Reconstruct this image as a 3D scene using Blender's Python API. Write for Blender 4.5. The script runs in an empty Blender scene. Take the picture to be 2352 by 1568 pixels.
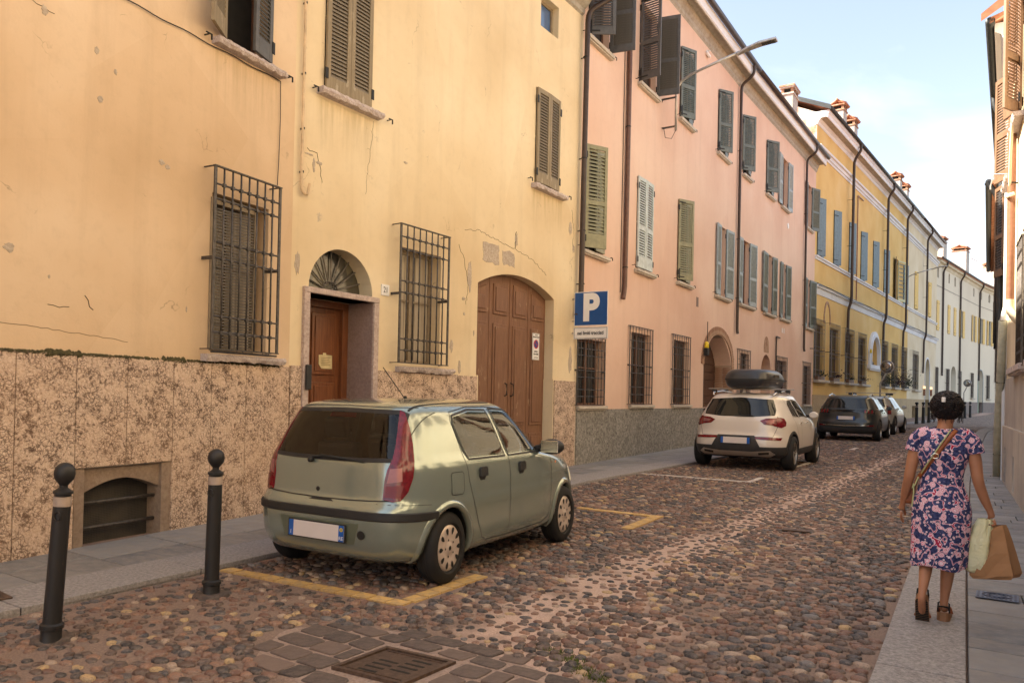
import bpy, bmesh, math, random
from mathutils import Matrix, Vector
from mathutils.bvhtree import BVHTree
from mathutils import geometry as mgeo
random.seed(7)
SC = bpy.context.scene
COL = SC.collection
R = math.radians
G = 0.007            # the street climbs gently along +Y
def gz(y): return G * y

# ---------------------------------------------------------------- camera
th = math.atan(1154 / 1750); roll = R(1.2); pit = R(.5)
f0 = Vector((-math.sin(th), math.cos(th), 0)); r0 = Vector((math.cos(th), math.sin(th), 0)); u0 = Vector((0, 0, 1))
fw = f0 * math.cos(pit) + u0 * math.sin(pit); u1 = u0 * math.cos(pit) - f0 * math.sin(pit)
rt = r0 * math.cos(roll) + u1 * math.sin(roll); up = u1 * math.cos(roll) - r0 * math.sin(roll)
cd = bpy.data.cameras.new('camera'); cam = bpy.data.objects.new('camera', cd); COL.objects.link(cam)
cam.matrix_world = Matrix(((rt.x, up.x, -fw.x, 0), (rt.y, up.y, -fw.y, 0), (rt.z, up.z, -fw.z, 1.58), (0, 0, 0, 1)))
cd.sensor_width = 36; cd.lens = 1750 / 2352 * 36; cd.shift_y = 106.7 / 2352
cd.clip_start = .05; cd.clip_end = 2000
SC.camera = cam
SC.render.resolution_x = 1024; SC.render.resolution_y = 682

# ---------------------------------------------------------------- light
SUN_EL = 41; SUN_AZ = 243
wd = bpy.data.worlds.new('World'); SC.world = wd; wd.use_nodes = True
wt = wd.node_tree; bg = wt.nodes['Background']
sky = wt.nodes.new('ShaderNodeTexSky'); sky.sky_type = 'NISHITA'; sky.sun_disc = False
sky.sun_elevation = R(SUN_EL); sky.sun_rotation = R(SUN_AZ); sky.air_density = 1.0; sky.dust_density = 1.6; sky.ozone_density = 1.2
tc = wt.nodes.new('ShaderNodeTexCoord'); mp = wt.nodes.new('ShaderNodeMapping'); mp.inputs['Scale'].default_value = (1.0, 1.0, 3.2)
nz = wt.nodes.new('ShaderNodeTexNoise'); nz.inputs['Scale'].default_value = 2.6; nz.inputs['Detail'].default_value = 7; nz.inputs['Distortion'].default_value = .5
rp = wt.nodes.new('ShaderNodeValToRGB'); rp.color_ramp.elements[0].position = .43; rp.color_ramp.elements[0].color = (0, 0, 0, 1); rp.color_ramp.elements[1].position = .70; rp.color_ramp.elements[1].color = (.75, .75, .75, 1)
mx = wt.nodes.new('ShaderNodeMix'); mx.data_type = 'RGBA'
wt.links.new(tc.outputs['Generated'], mp.inputs['Vector']); wt.links.new(mp.outputs[0], nz.inputs['Vector']); wt.links.new(nz.outputs['Fac'], rp.inputs[0])
wt.links.new(rp.outputs[0], mx.inputs[0]); hs = wt.nodes.new('ShaderNodeHueSaturation'); hs.inputs['Saturation'].default_value = .68; wt.links.new(sky.outputs[0], hs.inputs['Color']); wt.links.new(hs.outputs[0], mx.inputs[6]); mx.inputs[7].default_value = (4.6, 4.7, 4.75, 1)
wt.links.new(mx.outputs[2], bg.inputs[0]); bg.inputs[1].default_value = .088
sd = bpy.data.lights.new('sun', 'SUN'); sd.energy = 5.0; sd.angle = R(.5); sd.color = (1, .87, .7)
so = bpy.data.objects.new('sun', sd); COL.objects.link(so)
sv = Vector((math.sin(R(SUN_AZ)) * math.cos(R(SUN_EL)), math.cos(R(SUN_AZ)) * math.cos(R(SUN_EL)), math.sin(R(SUN_EL))))
so.rotation_euler = sv.to_track_quat('Z', 'Y').to_euler(); so.location = (-30, -20, 40)
SC.view_settings.view_transform = 'Standard'; SC.view_settings.look = 'None'
SC.view_settings.gamma = 1; SC.view_settings.use_curve_mapping = False
SC.view_settings.exposure = 2.05

# ---------------------------------------------------------------- mesh helpers
WM = {}
def tag(o, label=None, cat=None, group=None, kind=None):
    if label: o['label'] = label
    if cat: o['category'] = cat
    if group: o['group'] = group
    if kind: o['kind'] = kind
    return o
def place(o, parent, M):
    COL.objects.link(o); WM[o.name] = M.copy()
    if parent:
        o.parent = parent; o.matrix_basis = WM[parent.name].inverted() @ M
    else: o.matrix_basis = M
    return o
def empty(name, M, label=None, cat=None, group=None):
    o = bpy.data.objects.new(name, None); o.empty_display_size = .2
    place(o, None, M); tag(o, label, cat, group); return o
I4 = Matrix.Identity(4)
def T(x, y, z): return Matrix.Translation((x, y, z))
def RZ(a): return Matrix.Rotation(a, 4, 'Z')
def RX(a): return Matrix.Rotation(a, 4, 'X')
def RY(a): return Matrix.Rotation(a, 4, 'Y')
class MB:
    def __init__(s): s.v = []; s.f = []
    def add(s, vs, fs):
        n = len(s.v); s.v += [tuple(v) for v in vs]; s.f += [tuple(i + n for i in f) for f in fs]; return s
    def box(s, x0, x1, y0, y1, z0, z1, M=None):
        vs = [Vector((x, y, z)) for z in (z0, z1) for y in (y0, y1) for x in (x0, x1)]
        if M: vs = [M @ v for v in vs]
        return s.add(vs, [(0, 2, 3, 1), (4, 5, 7, 6), (0, 1, 5, 4), (2, 6, 7, 3), (0, 4, 6, 2), (1, 3, 7, 5)])
    def quad(s, *p): return s.add(p, [tuple(range(len(p)))])
    def tube(s, pts, r, n=8, cap=True, rs=None):
        pts = [Vector(p) for p in pts]; rings = []; m = len(pts)
        ref = None
        for i, p in enumerate(pts):
            d = (pts[min(i + 1, m - 1)] - pts[max(i - 1, 0)])
            if d.length < 1e-9: d = Vector((0, 0, 1))
            d.normalize()
            if ref is None: ref = Vector((0, 0, 1)) if abs(d.z) < .9 else Vector((1, 0, 0))
            a = d.cross(ref)
            if a.length < 1e-4: a = d.orthogonal()
            a.normalize(); b = d.cross(a); ref = -b if False else ref
            rr = rs[i] if rs else r
            rings.append([p + a * (rr * math.cos(2 * math.pi * k / n)) + b * (rr * math.sin(2 * math.pi * k / n)) for k in range(n)])
        vs = [v for rg in rings for v in rg]; fs = []
        for i in range(m - 1):
            for k in range(n):
                fs.append((i * n + k, i * n + (k + 1) % n, (i + 1) * n + (k + 1) % n, (i + 1) * n + k))
        if cap: fs += [tuple(range(n))[::-1], tuple((m - 1) * n + k for k in range(n))]
        return s.add(vs, fs)
    def lathe(s, prof, n=24, M=None):
        vs = []; fs = []
        for r, z in prof:
            for k in range(n):
                a = 2 * math.pi * k / n; vs.append(Vector((r * math.cos(a), r * math.sin(a), z)))
        for i in range(len(prof) - 1):
            for k in range(n): fs.append((i * n + k, i * n + (k + 1) % n, (i + 1) * n + (k + 1) % n, (i + 1) * n + k))
        fs += [tuple(range(n))[::-1], tuple((len(prof) - 1) * n + k for k in range(n))]
        if M: vs = [M @ v for v in vs]
        return s.add(vs, fs)
    def prism(s, poly, x0, x1, dz0=0, dz1=0, caps=True):
        """poly of (y,z) pushed along x"""
        n = len(poly)
        vs = [(x0, y, z + dz0) for y, z in poly] + [(x1, y, z + dz1) for y, z in poly]
        fs = [(i, i + n, (i + 1) % n + n, (i + 1) % n) for i in range(n)]
        if caps: fs += [tuple(range(n)), tuple(range(2 * n - 1, n - 1, -1))]
        return s.add(vs, fs)
    def mesh(s, name, m=None, smooth=False):
        me = bpy.data.meshes.new(name); me.from_pydata([tuple(v) for v in s.v], [], s.f)
        bm = bmesh.new(); bm.from_mesh(me); bmesh.ops.recalc_face_normals(bm, faces=bm.faces); bm.to_mesh(me); bm.free()
        if m: me.materials.append(m)
        if smooth:
            for p in me.polygons: p.use_smooth = True
        me.update(); return me
    def build(s, name, m, parent=None, M=I4, smooth=False, bevel=0, kind=None, label=None):
        if name in ('plinth', 'plinth_backing', 'gate_jamb', 'hinge', 'strap_hinge', 'feet', 'vent_plate', 'bracket') and len(s.v) % 8 == 0 and len(s.v) > 8:
            r = None
            for k in range(0, len(s.v), 8):
                q = MB(); q.v = s.v[k:k + 8]; q.f = [tuple(i - k for i in f) for f in s.f if k <= f[0] < k + 8]; r = q.build(name, m, parent, M, smooth, bevel, kind, label)
            return r
        o = bpy.data.objects.new(name, s.mesh(name, m, smooth)); place(o, parent, M)
        if bevel:
            b = o.modifiers.new('b', 'BEVEL'); b.width = bevel; b.segments = 2; b.limit_method = 'ANGLE'
        if smooth == 2:
            e = o.modifiers.new('w', 'EDGE_SPLIT'); e.split_angle = R(38)
        if kind: o['kind'] = kind
        if label: o['label'] = label
        return o
def inst(name, me, parent, M, label=None):
    o = bpy.data.objects.new(name, me); place(o, parent, M)
    if label: o['label'] = label
    return o

# ---------------------------------------------------------------- material helpers
class NT:
    def __init__(s, name):
        s.m = bpy.data.materials.new(name); s.m.use_nodes = True; s.t = s.m.node_tree
        s.p = s.t.nodes['Principled BSDF']; s.tc = s.t.nodes.new('ShaderNodeTexCoord')
    def node(s, t, **k):
        n = s.t.nodes.new('ShaderNode' + t)
        for a, b in k.items(): setattr(n, a, b)
        return n
    def lk(s, a, b): s.t.links.new(a, b)
    def setin(s, n, i, v):
        if hasattr(v, 'is_linked') or isinstance(v, bpy.types.NodeSocket): s.lk(v, n.inputs[i])
        else:
            if isinstance(v, tuple) and len(v) == 3 and n.inputs[i].type == 'RGBA': v = v + (1,)
            n.inputs[i].default_value = v
    def vec(s, scale=(1, 1, 1), rot=(0, 0, 0), src='Object'):
        m = s.node('Mapping'); m.inputs['Scale'].default_value = scale; m.inputs['Rotation'].default_value = rot
        s.lk(s.tc.outputs[src], m.inputs[0]); return m.outputs[0]
    def noise(s, sc, det=4, rough=.55, v=None, dist=0):
        n = s.node('TexNoise'); n.inputs['Scale'].default_value = sc; n.inputs['Detail'].default_value = det
        n.inputs['Roughness'].default_value = rough; n.inputs['Distortion'].default_value = dist
        s.lk(v or s.tc.outputs['Object'], n.inputs['Vector']); return n.outputs['Fac']
    def voro(s, sc, feat='F1', v=None, rnd=1, out='Distance'):
        n = s.node('TexVoronoi', feature=feat); n.inputs['Scale'].default_value = sc; n.inputs['Randomness'].default_value = rnd
        s.lk(v or s.tc.outputs['Object'], n.inputs['Vector']); return n.outputs[out]
    def ramp(s, f, *st, interp='LINEAR'):
        n = s.node('ValToRGB'); cr = n.color_ramp; cr.interpolation = interp
        while len(cr.elements) < len(st): cr.elements.new(.5)
        for e, (p, c) in zip(cr.elements, st):
            e.position = p; e.color = (c, c, c, 1) if isinstance(c, (int, float)) else tuple(c) + (1,)
        s.lk(f, n.inputs[0]); return n.outputs[0]
    def mix(s, f, a, b, bt='MIX'):
        n = s.node('Mix', data_type='RGBA', blend_type=bt)
        s.setin(n, 0, f); s.setin(n, 6, a); s.setin(n, 7, b); return n.outputs[2]
    def math(s, op, a, b=0.):
        n = s.node('Math', operation=op); s.setin(n, 0, a); s.setin(n, 1, b); return n.outputs[0]
    def bump(s, h, st=.3, d=.01, nrm=None):
        n = s.node('Bump'); n.inputs['Strength'].default_value = st; n.inputs['Distance'].default_value = d
        s.lk(h, n.inputs['Height'])
        if nrm: s.lk(nrm, n.inputs['Normal'])
        return n.outputs[0]
    def sep(s, src='Object'):
        n = s.node('SeparateXYZ'); s.lk(s.tc.outputs[src], n.inputs[0]); return n.outputs
    def out(s, col, rough=.7, metal=0., nrm=None, spec=.5, **k):
        s.setin(s.p, 'Base Color', col); s.setin(s.p, 'Roughness', rough); s.setin(s.p, 'Metallic', metal)
        s.p.inputs['Specular IOR Level'].default_value = spec
        if nrm: s.lk(nrm, s.p.inputs['Normal'])
        for a, b in k.items(): s.setin(s.p, a.replace('_', ' '), b)
        return s.m
def flat(name, c, rough=.6, metal=0, var=.18, sc=9, spec=.4, bmp=.15, **k):
    """plain painted / raw surface with slight mottling and grain"""
    n = NT(name); f = n.noise(sc, 5); d = tuple(x * (1 - var) for x in c); l = tuple(min(1, x * (1 + var)) for x in c)
    return n.out(n.ramp(f, (.3, d), (.7, l)), rough, metal, n.bump(n.noise(sc * 9, 3), bmp, .004), spec, **k)
def stucco(name, c1, c2, c3, grime=.25, peel=0., streak=.25, cracks=0., sc=.55, drips=(), dripc=(.30, .22, .10)):
    n = NT(name)
    a = n.noise(sc, 4, .5); col = n.ramp(a, (.32, c1), (.5, c2), (.68, c3))
    st = n.noise(1.6, 5, .6, n.vec((2.2, 2.2, .16)))
    col = n.mix(n.ramp(st, (.52, 0.), (.78, streak)), col, tuple(x * .62 for x in c1))
    b = n.noise(7, 6, .65); col = n.mix(n.ramp(b, (.5, 0.), (.85, grime)), col, tuple(x * .6 for x in c2))
    pv = n.voro(.6, v=n.vec((1, 1, .8)), out='Color'); col = n.mix(.16, col, n.ramp(pv, (.2, c1), (.8, c3)))
    X, Y_, Z_ = n.sep()
    for (a0, a1, zt, ln_) in drips:
        mk = n.math('MULTIPLY', n.ramp(n.math('ABSOLUTE', n.math('SUBTRACT', X, (a0 + a1) / 2)), (max(0, (a1 - a0) / 2 - .06) / 4 * 4 if (a1 - a0) / 2 < 1 else .9, 1.), (min(1, (a1 - a0) / 2 + .05), 0.)), n.ramp(n.math('DIVIDE', n.math('SUBTRACT', zt, Z_), ln_), (0, 0.), (.01, 1.), (1, 0.)))
        mk = n.math('MULTIPLY', mk, n.ramp(n.noise(1, 5, .7, n.vec((13, 13, .7))), (.40, 0.), (.72, 1.))); col = n.mix(n.math('MULTIPLY', mk, .55), col, dripc)
    h = n.noise(38, 5, .6)
    if cracks:
        w = n.noise(2.0, 4, .6)
        vm = n.node('VectorMath', operation='ADD'); nn = n.node('TexNoise'); nn.inputs['Scale'].default_value = 3; nn.inputs['Detail'].default_value = 4
        sc_ = n.node('VectorMath', operation='SCALE'); n.lk(n.tc.outputs['Object'], nn.inputs[0]); n.lk(nn.outputs['Color'], sc_.inputs[0]); sc_.inputs['Scale'].default_value = .5
        n.lk(n.tc.outputs['Object'], vm.inputs[0]); n.lk(sc_.outputs[0], vm.inputs[1])
        e = n.voro(.9, 'DISTANCE_TO_EDGE', vm.outputs[0])
        ln = n.ramp(e, (0, 1.), (.006, .0)); gate = n.ramp(w, (.56, 0.), (.62, 1.))
        k = n.math('MULTIPLY', ln, gate); col = n.mix(n.math('MULTIPLY', k, cracks), col, (.12, .085, .06))
    if peel:
        p1 = n.noise(3.3, 6, .62); p2 = n.noise(.9, 2)
        pm = n.math('MULTIPLY', n.ramp(p1, (.685, 0.), (.692, 1.)), n.ramp(p2, (.55, 0.), (.6, 1.)))
        col = n.mix(n.math('MULTIPLY', pm, peel), col, n.ramp(n.noise(24, 4), (.3, (.34, .27, .21)), (.7, (.5, .42, .34))))
        nb = n.bump(pm, -.6, .012, n.bump(h, .22, .006)); return n.out(col, .88, 0, nb, .25)
    return n.out(col, .88, 0, n.bump(h, .22, .006), .25)
def stone(name, c1, c2, c3, sc=18, bmp=.5, rough=.8):
    n = NT(name); a = n.noise(sc, 6, .7); b = n.noise(sc * .12, 3)
    col = n.ramp(a, (.3, c1), (.5, c2), (.72, c3)); col = n.mix(n.ramp(b, (.4, 0.), (.7, .35)), col, tuple(x * .55 for x in c2))
    return n.out(col, rough, 0, n.bump(n.noise(sc * 2, 6, .7), bmp, .012), .35)

m_wallA = stucco('plaster_ochre', (.53, .365, .215), (.66, .48, .31), (.76, .60, .43), .3, .9, .28, .5, .42, [(3.22, 4.25, 5.36, .75)])
m_wallB = stucco('plaster_pale_yellow', (.62, .47, .28), (.73, .59, .385), (.79, .67, .47), .26, .9, .28, .5, .42, [(.38, 1.48, 5.42, .8), (5.65, 6.8, 5.46, .7), (2.0, 3.2, 8.0, .1)])
m_pink = stucco('plaster_salmon_pink', (.64, .41, .305), (.71, .49, .375), (.76, .56, .44), .2, 0, .24, 0., .35, [(a, b_, z_, .7) for a, b_, z_ in ((.1, 1.36, 9.1), (2.95, 4.2, 9.1), (5.85, 7.0, 9.2), (9.35, 10.6, 9.25), (.1, 1.3, 4.58), (2.95, 4.1, 4.6), (5.9, 7.1, 4.7))], (.78, .60, .52))
m_deep = stucco('plaster_deep_yellow', (.64, .40, .13), (.71, .47, .17), (.74, .52, .23), .15, 0, .12)
m_cream = stucco('plaster_cream', (.64, .52, .34), (.70, .59, .41), (.74, .64, .48), .12, 0, .14)
m_ewall = stucco('plaster_pale_cream', (.68, .60, .47), (.74, .66, .52), (.78, .70, .55), .08, 0, .08, sc=.12)
m_rwall = stucco('plaster_warm_cream', (.62, .52, .36), (.70, .60, .43), (.75, .67, .52), .3, .5, .5)
m_rgrey = stucco('plaster_stained_grey', (.30, .27, .26), (.42, .38, .35), (.55, .50, .44), .6, .8, .8)
m_white = stucco('trim_white', (.66, .66, .68), (.74, .74, .76), (.8, .8, .8), .12, 0, .12)
m_gplinth = stone('plinth_grey_granite', (.05, .045, .04), (.26, .24, .21), (.50, .46, .40), 21, 1.2)
m_dplinth = stone('plinth_tan_render', (.36, .25, .13), (.44, .32, .18), (.50, .38, .23), 9, .5)
m_eplinth = stone('plinth_brown_render', (.20, .16, .14), (.25, .20, .175), (.29, .24, .21), 12, .4)
def breccia():
    n = NT('breccia_marble'); 
    w = n.noise(27, 7, .72, dist=.6); e = n.noise(5, 4, .6); g = n.noise(46, 5, .7)
    base = n.ramp(g, (.3, (.50, .35, .25)), (.6, (.68, .52, .40)), (.8, (.78, .65, .54)))
    thr = n.math('ADD', w, n.math('MULTIPLY', n.math('SUBTRACT', e, .5), .45))
    col = n.mix(n.ramp(thr, (.37, .9), (.49, 0.)), base, (.10, .055, .035))
    dv = n.node('TexNoise'); dv.inputs['Scale'].default_value = 14; dv.inputs['Detail'].default_value = 5; n.lk(n.tc.outputs['Object'], dv.inputs[0]); ds = n.node('VectorMath', operation='SCALE'); n.lk(dv.outputs['Color'], ds.inputs[0]); ds.inputs['Scale'].default_value = .09; da = n.node('VectorMath', operation='ADD'); n.lk(n.tc.outputs['Object'], da.inputs[0]); n.lk(ds.outputs[0], da.inputs[1]); vein = n.math('ADD', n.math('MULTIPLY', n.voro(30, 'DISTANCE_TO_EDGE', da.outputs[0]), .30), n.ramp(n.noise(6, 4), (.46, 0.), (.68, .05)))
    col = n.mix(n.ramp(vein, (.004, .85), (.04, 0.)), col, (.07, .038, .026))
    low = n.ramp(n.noise(.8, 3), (.4, 0.), (.7, .22)); col = n.mix(low, col, (.45, .25, .12))
    return n.out(col, .62, 0, n.bump(n.math('ADD', thr, n.math('MULTIPLY', vein, 4.)), .9, .008), .35)
m_breccia = breccia()
m_sill = stone('rough_marble_sill', (.34, .25, .23), (.56, .47, .44), (.72, .65, .62), 40, 1.0)
m_psill = stone('pale_stone_sill', (.40, .34, .27), (.55, .48, .40), (.66, .6, .52), 22, .4)
m_door_stone = stone('door_stone', (.32, .23, .20), (.50, .39, .34), (.63, .53, .48), 30, .6)
m_jamb = stone('jamb_render', (.22, .15, .13), (.30, .21, .185), (.36, .27, .24), 30, .8)
def wood(name, c, dk, sc=1., rough=.45, wear=.0, wearc=(.5, .42, .3)):
    n = NT(name); a = n.noise(6 * sc, 6, .6, n.vec((6, 6, .6))); col = n.ramp(a, (.3, dk), (.7, c))
    if wear:
        w = n.noise(9, 6, .7, n.vec((1, 1, .35))); col = n.mix(n.ramp(w, (.60, 0.), (.66, wear)), col, wearc)
    return n.out(col, rough, 0, n.bump(a, .25, .004), .4)
m_wdoor = wood('door_wood', (.23, .085, .035), (.13, .045, .02), rough=.35)
m_gate = wood('gate_wood', (.24, .12, .065), (.15, .07, .04), rough=.6, wear=.6, wearc=(.38, .26, .16))
m_shold = wood('shutter_wood_weathered', (.30, .24, .155), (.22, .17, .105), wear=.75, wearc=(.42, .36, .27), rough=.7)
m_shslat = wood('shutter_slat_weathered', (.24, .20, .15), (.17, .14, .10), rough=.75)
m_shgrey = flat('shutter_grey', (.095, .09, .085), .5)
m_shgreen = flat('shutter_grey_green', (.135, .155, .14), .5)
m_sholive = flat('shutter_olive', (.245, .235, .145), .5)
m_shivory = flat('shutter_pale_blue_grey', (.48, .52, .50), .5)
m_shblue = flat('shutter_slate_blue', (.13, .18, .20), .45)
m_shsage = flat('shutter_sage', (.17, .195, .18), .5)
m_shlight = flat('shutter_light_sage', (.28, .325, .34), .5)
m_shyel = flat('shutter_yellow', (.72, .47, .12), .55)
m_shbrown = flat('shutter_brown', (.19, .11, .065), .55)
m_shdark = flat('shutter_dark_brown', (.05, .038, .033), .55)
m_iron = flat('grille_iron', (.085, .075, .068), .5, .55, .4, 26, .5, .4)
m_ironl = flat('grille_iron_dusty', (.16, .14, .12), .6, .3, .35, 26)
m_pipeb = flat('downpipe_dark_brown', (.055, .036, .028), .42, .2)
m_pipebr = flat('downpipe_brown', (.25, .115, .065), .4, .1)
m_pipec = flat('conduit_cream', (.60, .44, .27), .5)
m_pole = flat('pipe_sage_grey', (.40, .40, .32), .5)
m_gutter = flat('gutter_brown', (.06, .042, .036), .45, .3)
m_gutterg = flat('gutter_dark_grey', (.055, .06, .063), .45, .4)
m_soffit = stone('eaves_stone', (.30, .26, .21), (.40, .36, .30), (.50, .46, .40), 7, .5)
m_winframe = flat('window_wood_brown', (.14, .07, .045), .5)
m_winold = flat('window_wood_weathered', (.26, .20, .13), .6)
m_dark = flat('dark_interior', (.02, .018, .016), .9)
m_curtain = NT('curtain'); m_curtain = (lambda n: n.out(n.ramp(n.noise(9, 2, .5, n.vec((4, 4, .05))), (.3, (.24, .19, .13)), (.7, (.50, .43, .33))), .8))(m_curtain)
n_ = NT('window_glass'); m_glass = n_.out((.022, .026, .03), .08, 0, n_.bump(n_.noise(2.2, 2), .05, .02), .5)
n_ = NT('window_glass_blue'); m_glassb = n_.out((.07, .13, .26), .1, 0, None, .8)
m_fanglass = (lambda n: n.out(n.ramp(n.voro(6, v=n.vec((1, 1, .5)), out='Color'), (.3, (.035, .033, .03)), (.6, (.16, .14, .09)), (.8, (.07, .065, .055))), .15, 0, None, .6))(NT('fanlight_glass'))
m_brick = (lambda n: n.out(n.ramp(n.noise(5, 5, .6), (.3, (.24, .12, .07)), (.5, (.38, .22, .14)), (.72, (.52, .39, .28))), .85, 0, n.bump(n.noise(40, 5), .5, .008), .25))(NT('brick_worn'))
m_mortar = stone('mortar_pale', (.38, .32, .25), (.48, .41, .33), (.57, .5, .41), 14, .5)
m_gable = (lambda n: (lambda b: n.out(n.mix(n.ramp(n.noise(1.1, 5, .65), (.42, 0.), (.56, 1.)), b, n.ramp(n.noise(12, 4), (.3, (.52, .47, .42)), (.7, (.68, .64, .58)))), .9, 0, n.bump(n.noise(16, 5), .6, .02)))(n.ramp(n.noise(6, 3, .5, n.vec((1, 1, 5))), (.3, (.36, .13, .07)), (.7, (.58, .36, .24)))))(NT('gable_half_plastered'))
m_tile = (lambda n: n.out(n.ramp(n.noise(4, 5, .6), (.3, (.22, .09, .05)), (.5, (.42, .17, .09)), (.75, (.55, .30, .19))), .85, 0, n.bump(n.noise(30, 4), .4, .008)))(NT('roof_tile'))
m_chim = stone('chimney_render', (.30, .27, .24), (.46, .42, .38), (.60, .56, .51), 6, .6)
m_black = flat('matt_black', (.012, .012, .012), .6)
m_blackpl = flat('black_plastic', (.022, .021, .021), .55)
m_paper = flat('paper_cream', (.62, .52, .30), .8)
m_signw = flat('sign_white', (.78, .76, .74), .45, var=.04)
m_signb = flat('sign_blue', (.012, .075, .26), .4, var=.06)
m_signk = flat('print_black', (.015, .015, .015), .6)
m_signr = flat('print_red', (.5, .02, .03), .5)
m_steel = flat('galvanised_steel', (.42, .40, .38), .4, .7)
m_yel = flat('yellow_plastic', (.75, .55, .03), .4)
# ---------------------------------------------------------------- sections of wall (plan points), local x along the wall, -y towards the street
def secm(p, q):
    d = Vector((q[0] - p[0], q[1] - p[1], 0)).normalized(); y = Vector((-d.y, d.x, 0))
    return Matrix(((d.x, y.x, 0, p[0]), (d.y, y.y, 0, p[1]), (0, 0, 1, 0), (0, 0, 0, 1))), math.hypot(q[0] - p[0], q[1] - p[1])
PA0 = (-7.054, 1.959); PAB = (-7.625, 6.453); PBC = (-7.623, 13.994); PCC = (-7.961, 26.336); PCD = (-8.054, 38.284); PDE = (-5.759, 75.694); PEE = (-3.237, 93.572); PE1 = (1.381, 116.253)
SA, LA = secm(PA0, PAB); SB, LB = secm(PAB, PBC); SCC, LC = secm(PBC, PCC); SC2, LC2 = secm(PCC, PCD); SD, LD = secm(PCD, PDE); SE, LE = secm(PDE, PEE); SE2, LE2 = secm(PEE, PE1)
PR0 = (1.62, -10.0); PR1 = (-.13, 17.0)
SRR, LR = secm(PR1, PR0)      # right hand house, x runs back towards the camera
def sloc(S, x, y, z): return S @ Vector((x, y, z))

def arc_z(o, x):
    """height of opening head at x; o=(x0,x1,z0,z1,rise)"""
    x0, x1, z0, z1, r = o
    if r <= 0: return z1
    c = (x0 + x1) / 2; a = (x1 - x0) / 2; t = max(0, 1 - ((x - c) / a) ** 2)
    w = (z1 - r); h = r
    if r < a * .8:   # segmental
        Rr = (a * a + h * h) / (2 * h); return z1 - Rr + math.sqrt(max(0, Rr * Rr - (x - c) ** 2))
    return w + h * math.sqrt(t)
def wall_mesh(x0, x1, z0, z1, ops, dep=.3, y=0., slope=0.):
    """front skin with openings cut out, plus reveals"""
    b = MB(); xs = sorted({x0, x1} | {v for o in ops for v in o[:2] if x0 < v < x1}); zs = sorted({z0, z1} | {v for o in ops for v in o[2:4] if z0 < v < z1})
    # subdivide long spans
    for i in range(len(xs) - 1):
        for j in range(len(zs) - 1):
            cx = (xs[i] + xs[i + 1]) / 2; cz = (zs[j] + zs[j + 1]) / 2
            if any(o[0] < cx < o[1] and o[2] < cz < o[3] for o in ops): continue
            b.quad((xs[i], y, zs[j]), (xs[i + 1], y, zs[j]), (xs[i + 1], y, zs[j + 1]), (xs[i], y, zs[j + 1]))
    for o in ops:
        d = o[5] if len(o) > 5 else dep; o5 = o[:5]; a, c, e, g, r = o5
        n = 20 if r > 0 else 1; px = [a + (c - a) * (.5 - .5 * math.cos(math.pi * k / n)) for k in range(n + 1)]; pz = [arc_z(o5, x) for x in px]
        for k in range(n):
            if r > 0:
                b.quad((px[k], y, pz[k]), (px[k + 1], y, pz[k + 1]), (px[k + 1], y, g), (px[k], y, g))
            b.quad((px[k], y, pz[k]), (px[k], y + d, pz[k]), (px[k + 1], y + d, pz[k + 1]), (px[k + 1], y, pz[k + 1]))
        b.quad((a, y, e), (a, y + d, e), (a, y + d, pz[0]), (a, y, pz[0])); b.quad((c, y, e), (c, y, pz[-1]), (c, y + d, pz[-1]), (c, y + d, e))
        b.quad((a, y, e), (c, y, e), (c, y + d, e), (a, y + d, e))
    return b
def body_shell(parent, S, x0, x1, ztop, depth, m, roofm, ov=.35, pitch=17, back=True, ztop2=None):
    """rear walls and a tiled pitched roof, so that the house is a solid block"""
    if ztop2 is None: ztop2 = ztop
    b = MB(); y0 = .5
    b.quad((x0, 0.0, -.2), (x0, depth, -.2), (x0, depth, ztop), (x0, 0.0, ztop)); b.quad((x1, 0.0, -.2), (x1, 0.0, ztop2), (x1, depth, ztop2), (x1, depth, -.2))
    b.quad((x0, depth, -.2), (x1, depth, -.2), (x1, depth, ztop2), (x0, depth, ztop))
    rz = math.tan(R(pitch)) * depth / 2
    b.quad((x0, 0, ztop), (x0, depth, ztop), (x0, depth / 2, ztop + rz)); b.quad((x1, 0, ztop2), (x1, depth / 2, ztop2 + rz), (x1, depth, ztop2))
    b.build('side_wall', m, parent, S)
    r = MB(); t = .12; zz = -math.tan(R(pitch)) * ov
    for (ya, yb, za, zb) in ((-ov, depth / 2, zz + .06, rz + .06), (depth + ov, depth / 2, zz + .06, rz + .06)):
        r.add([(x0 - .1, ya, ztop + za), (x1 + .1, ya, ztop2 + za), (x1 + .1, yb, ztop2 + zb), (x0 - .1, yb, ztop + zb), (x0 - .1, ya, ztop + za + t), (x1 + .1, ya, ztop2 + za + t), (x1 + .1, yb, ztop2 + zb + t), (x0 - .1, yb, ztop + zb + t)], [(0, 1, 2, 3), (7, 6, 5, 4), (0, 4, 5, 1), (3, 2, 6, 7), (0, 3, 7, 4), (1, 5, 6, 2)])
    r.build('roof', roofm, parent, S)

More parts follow.
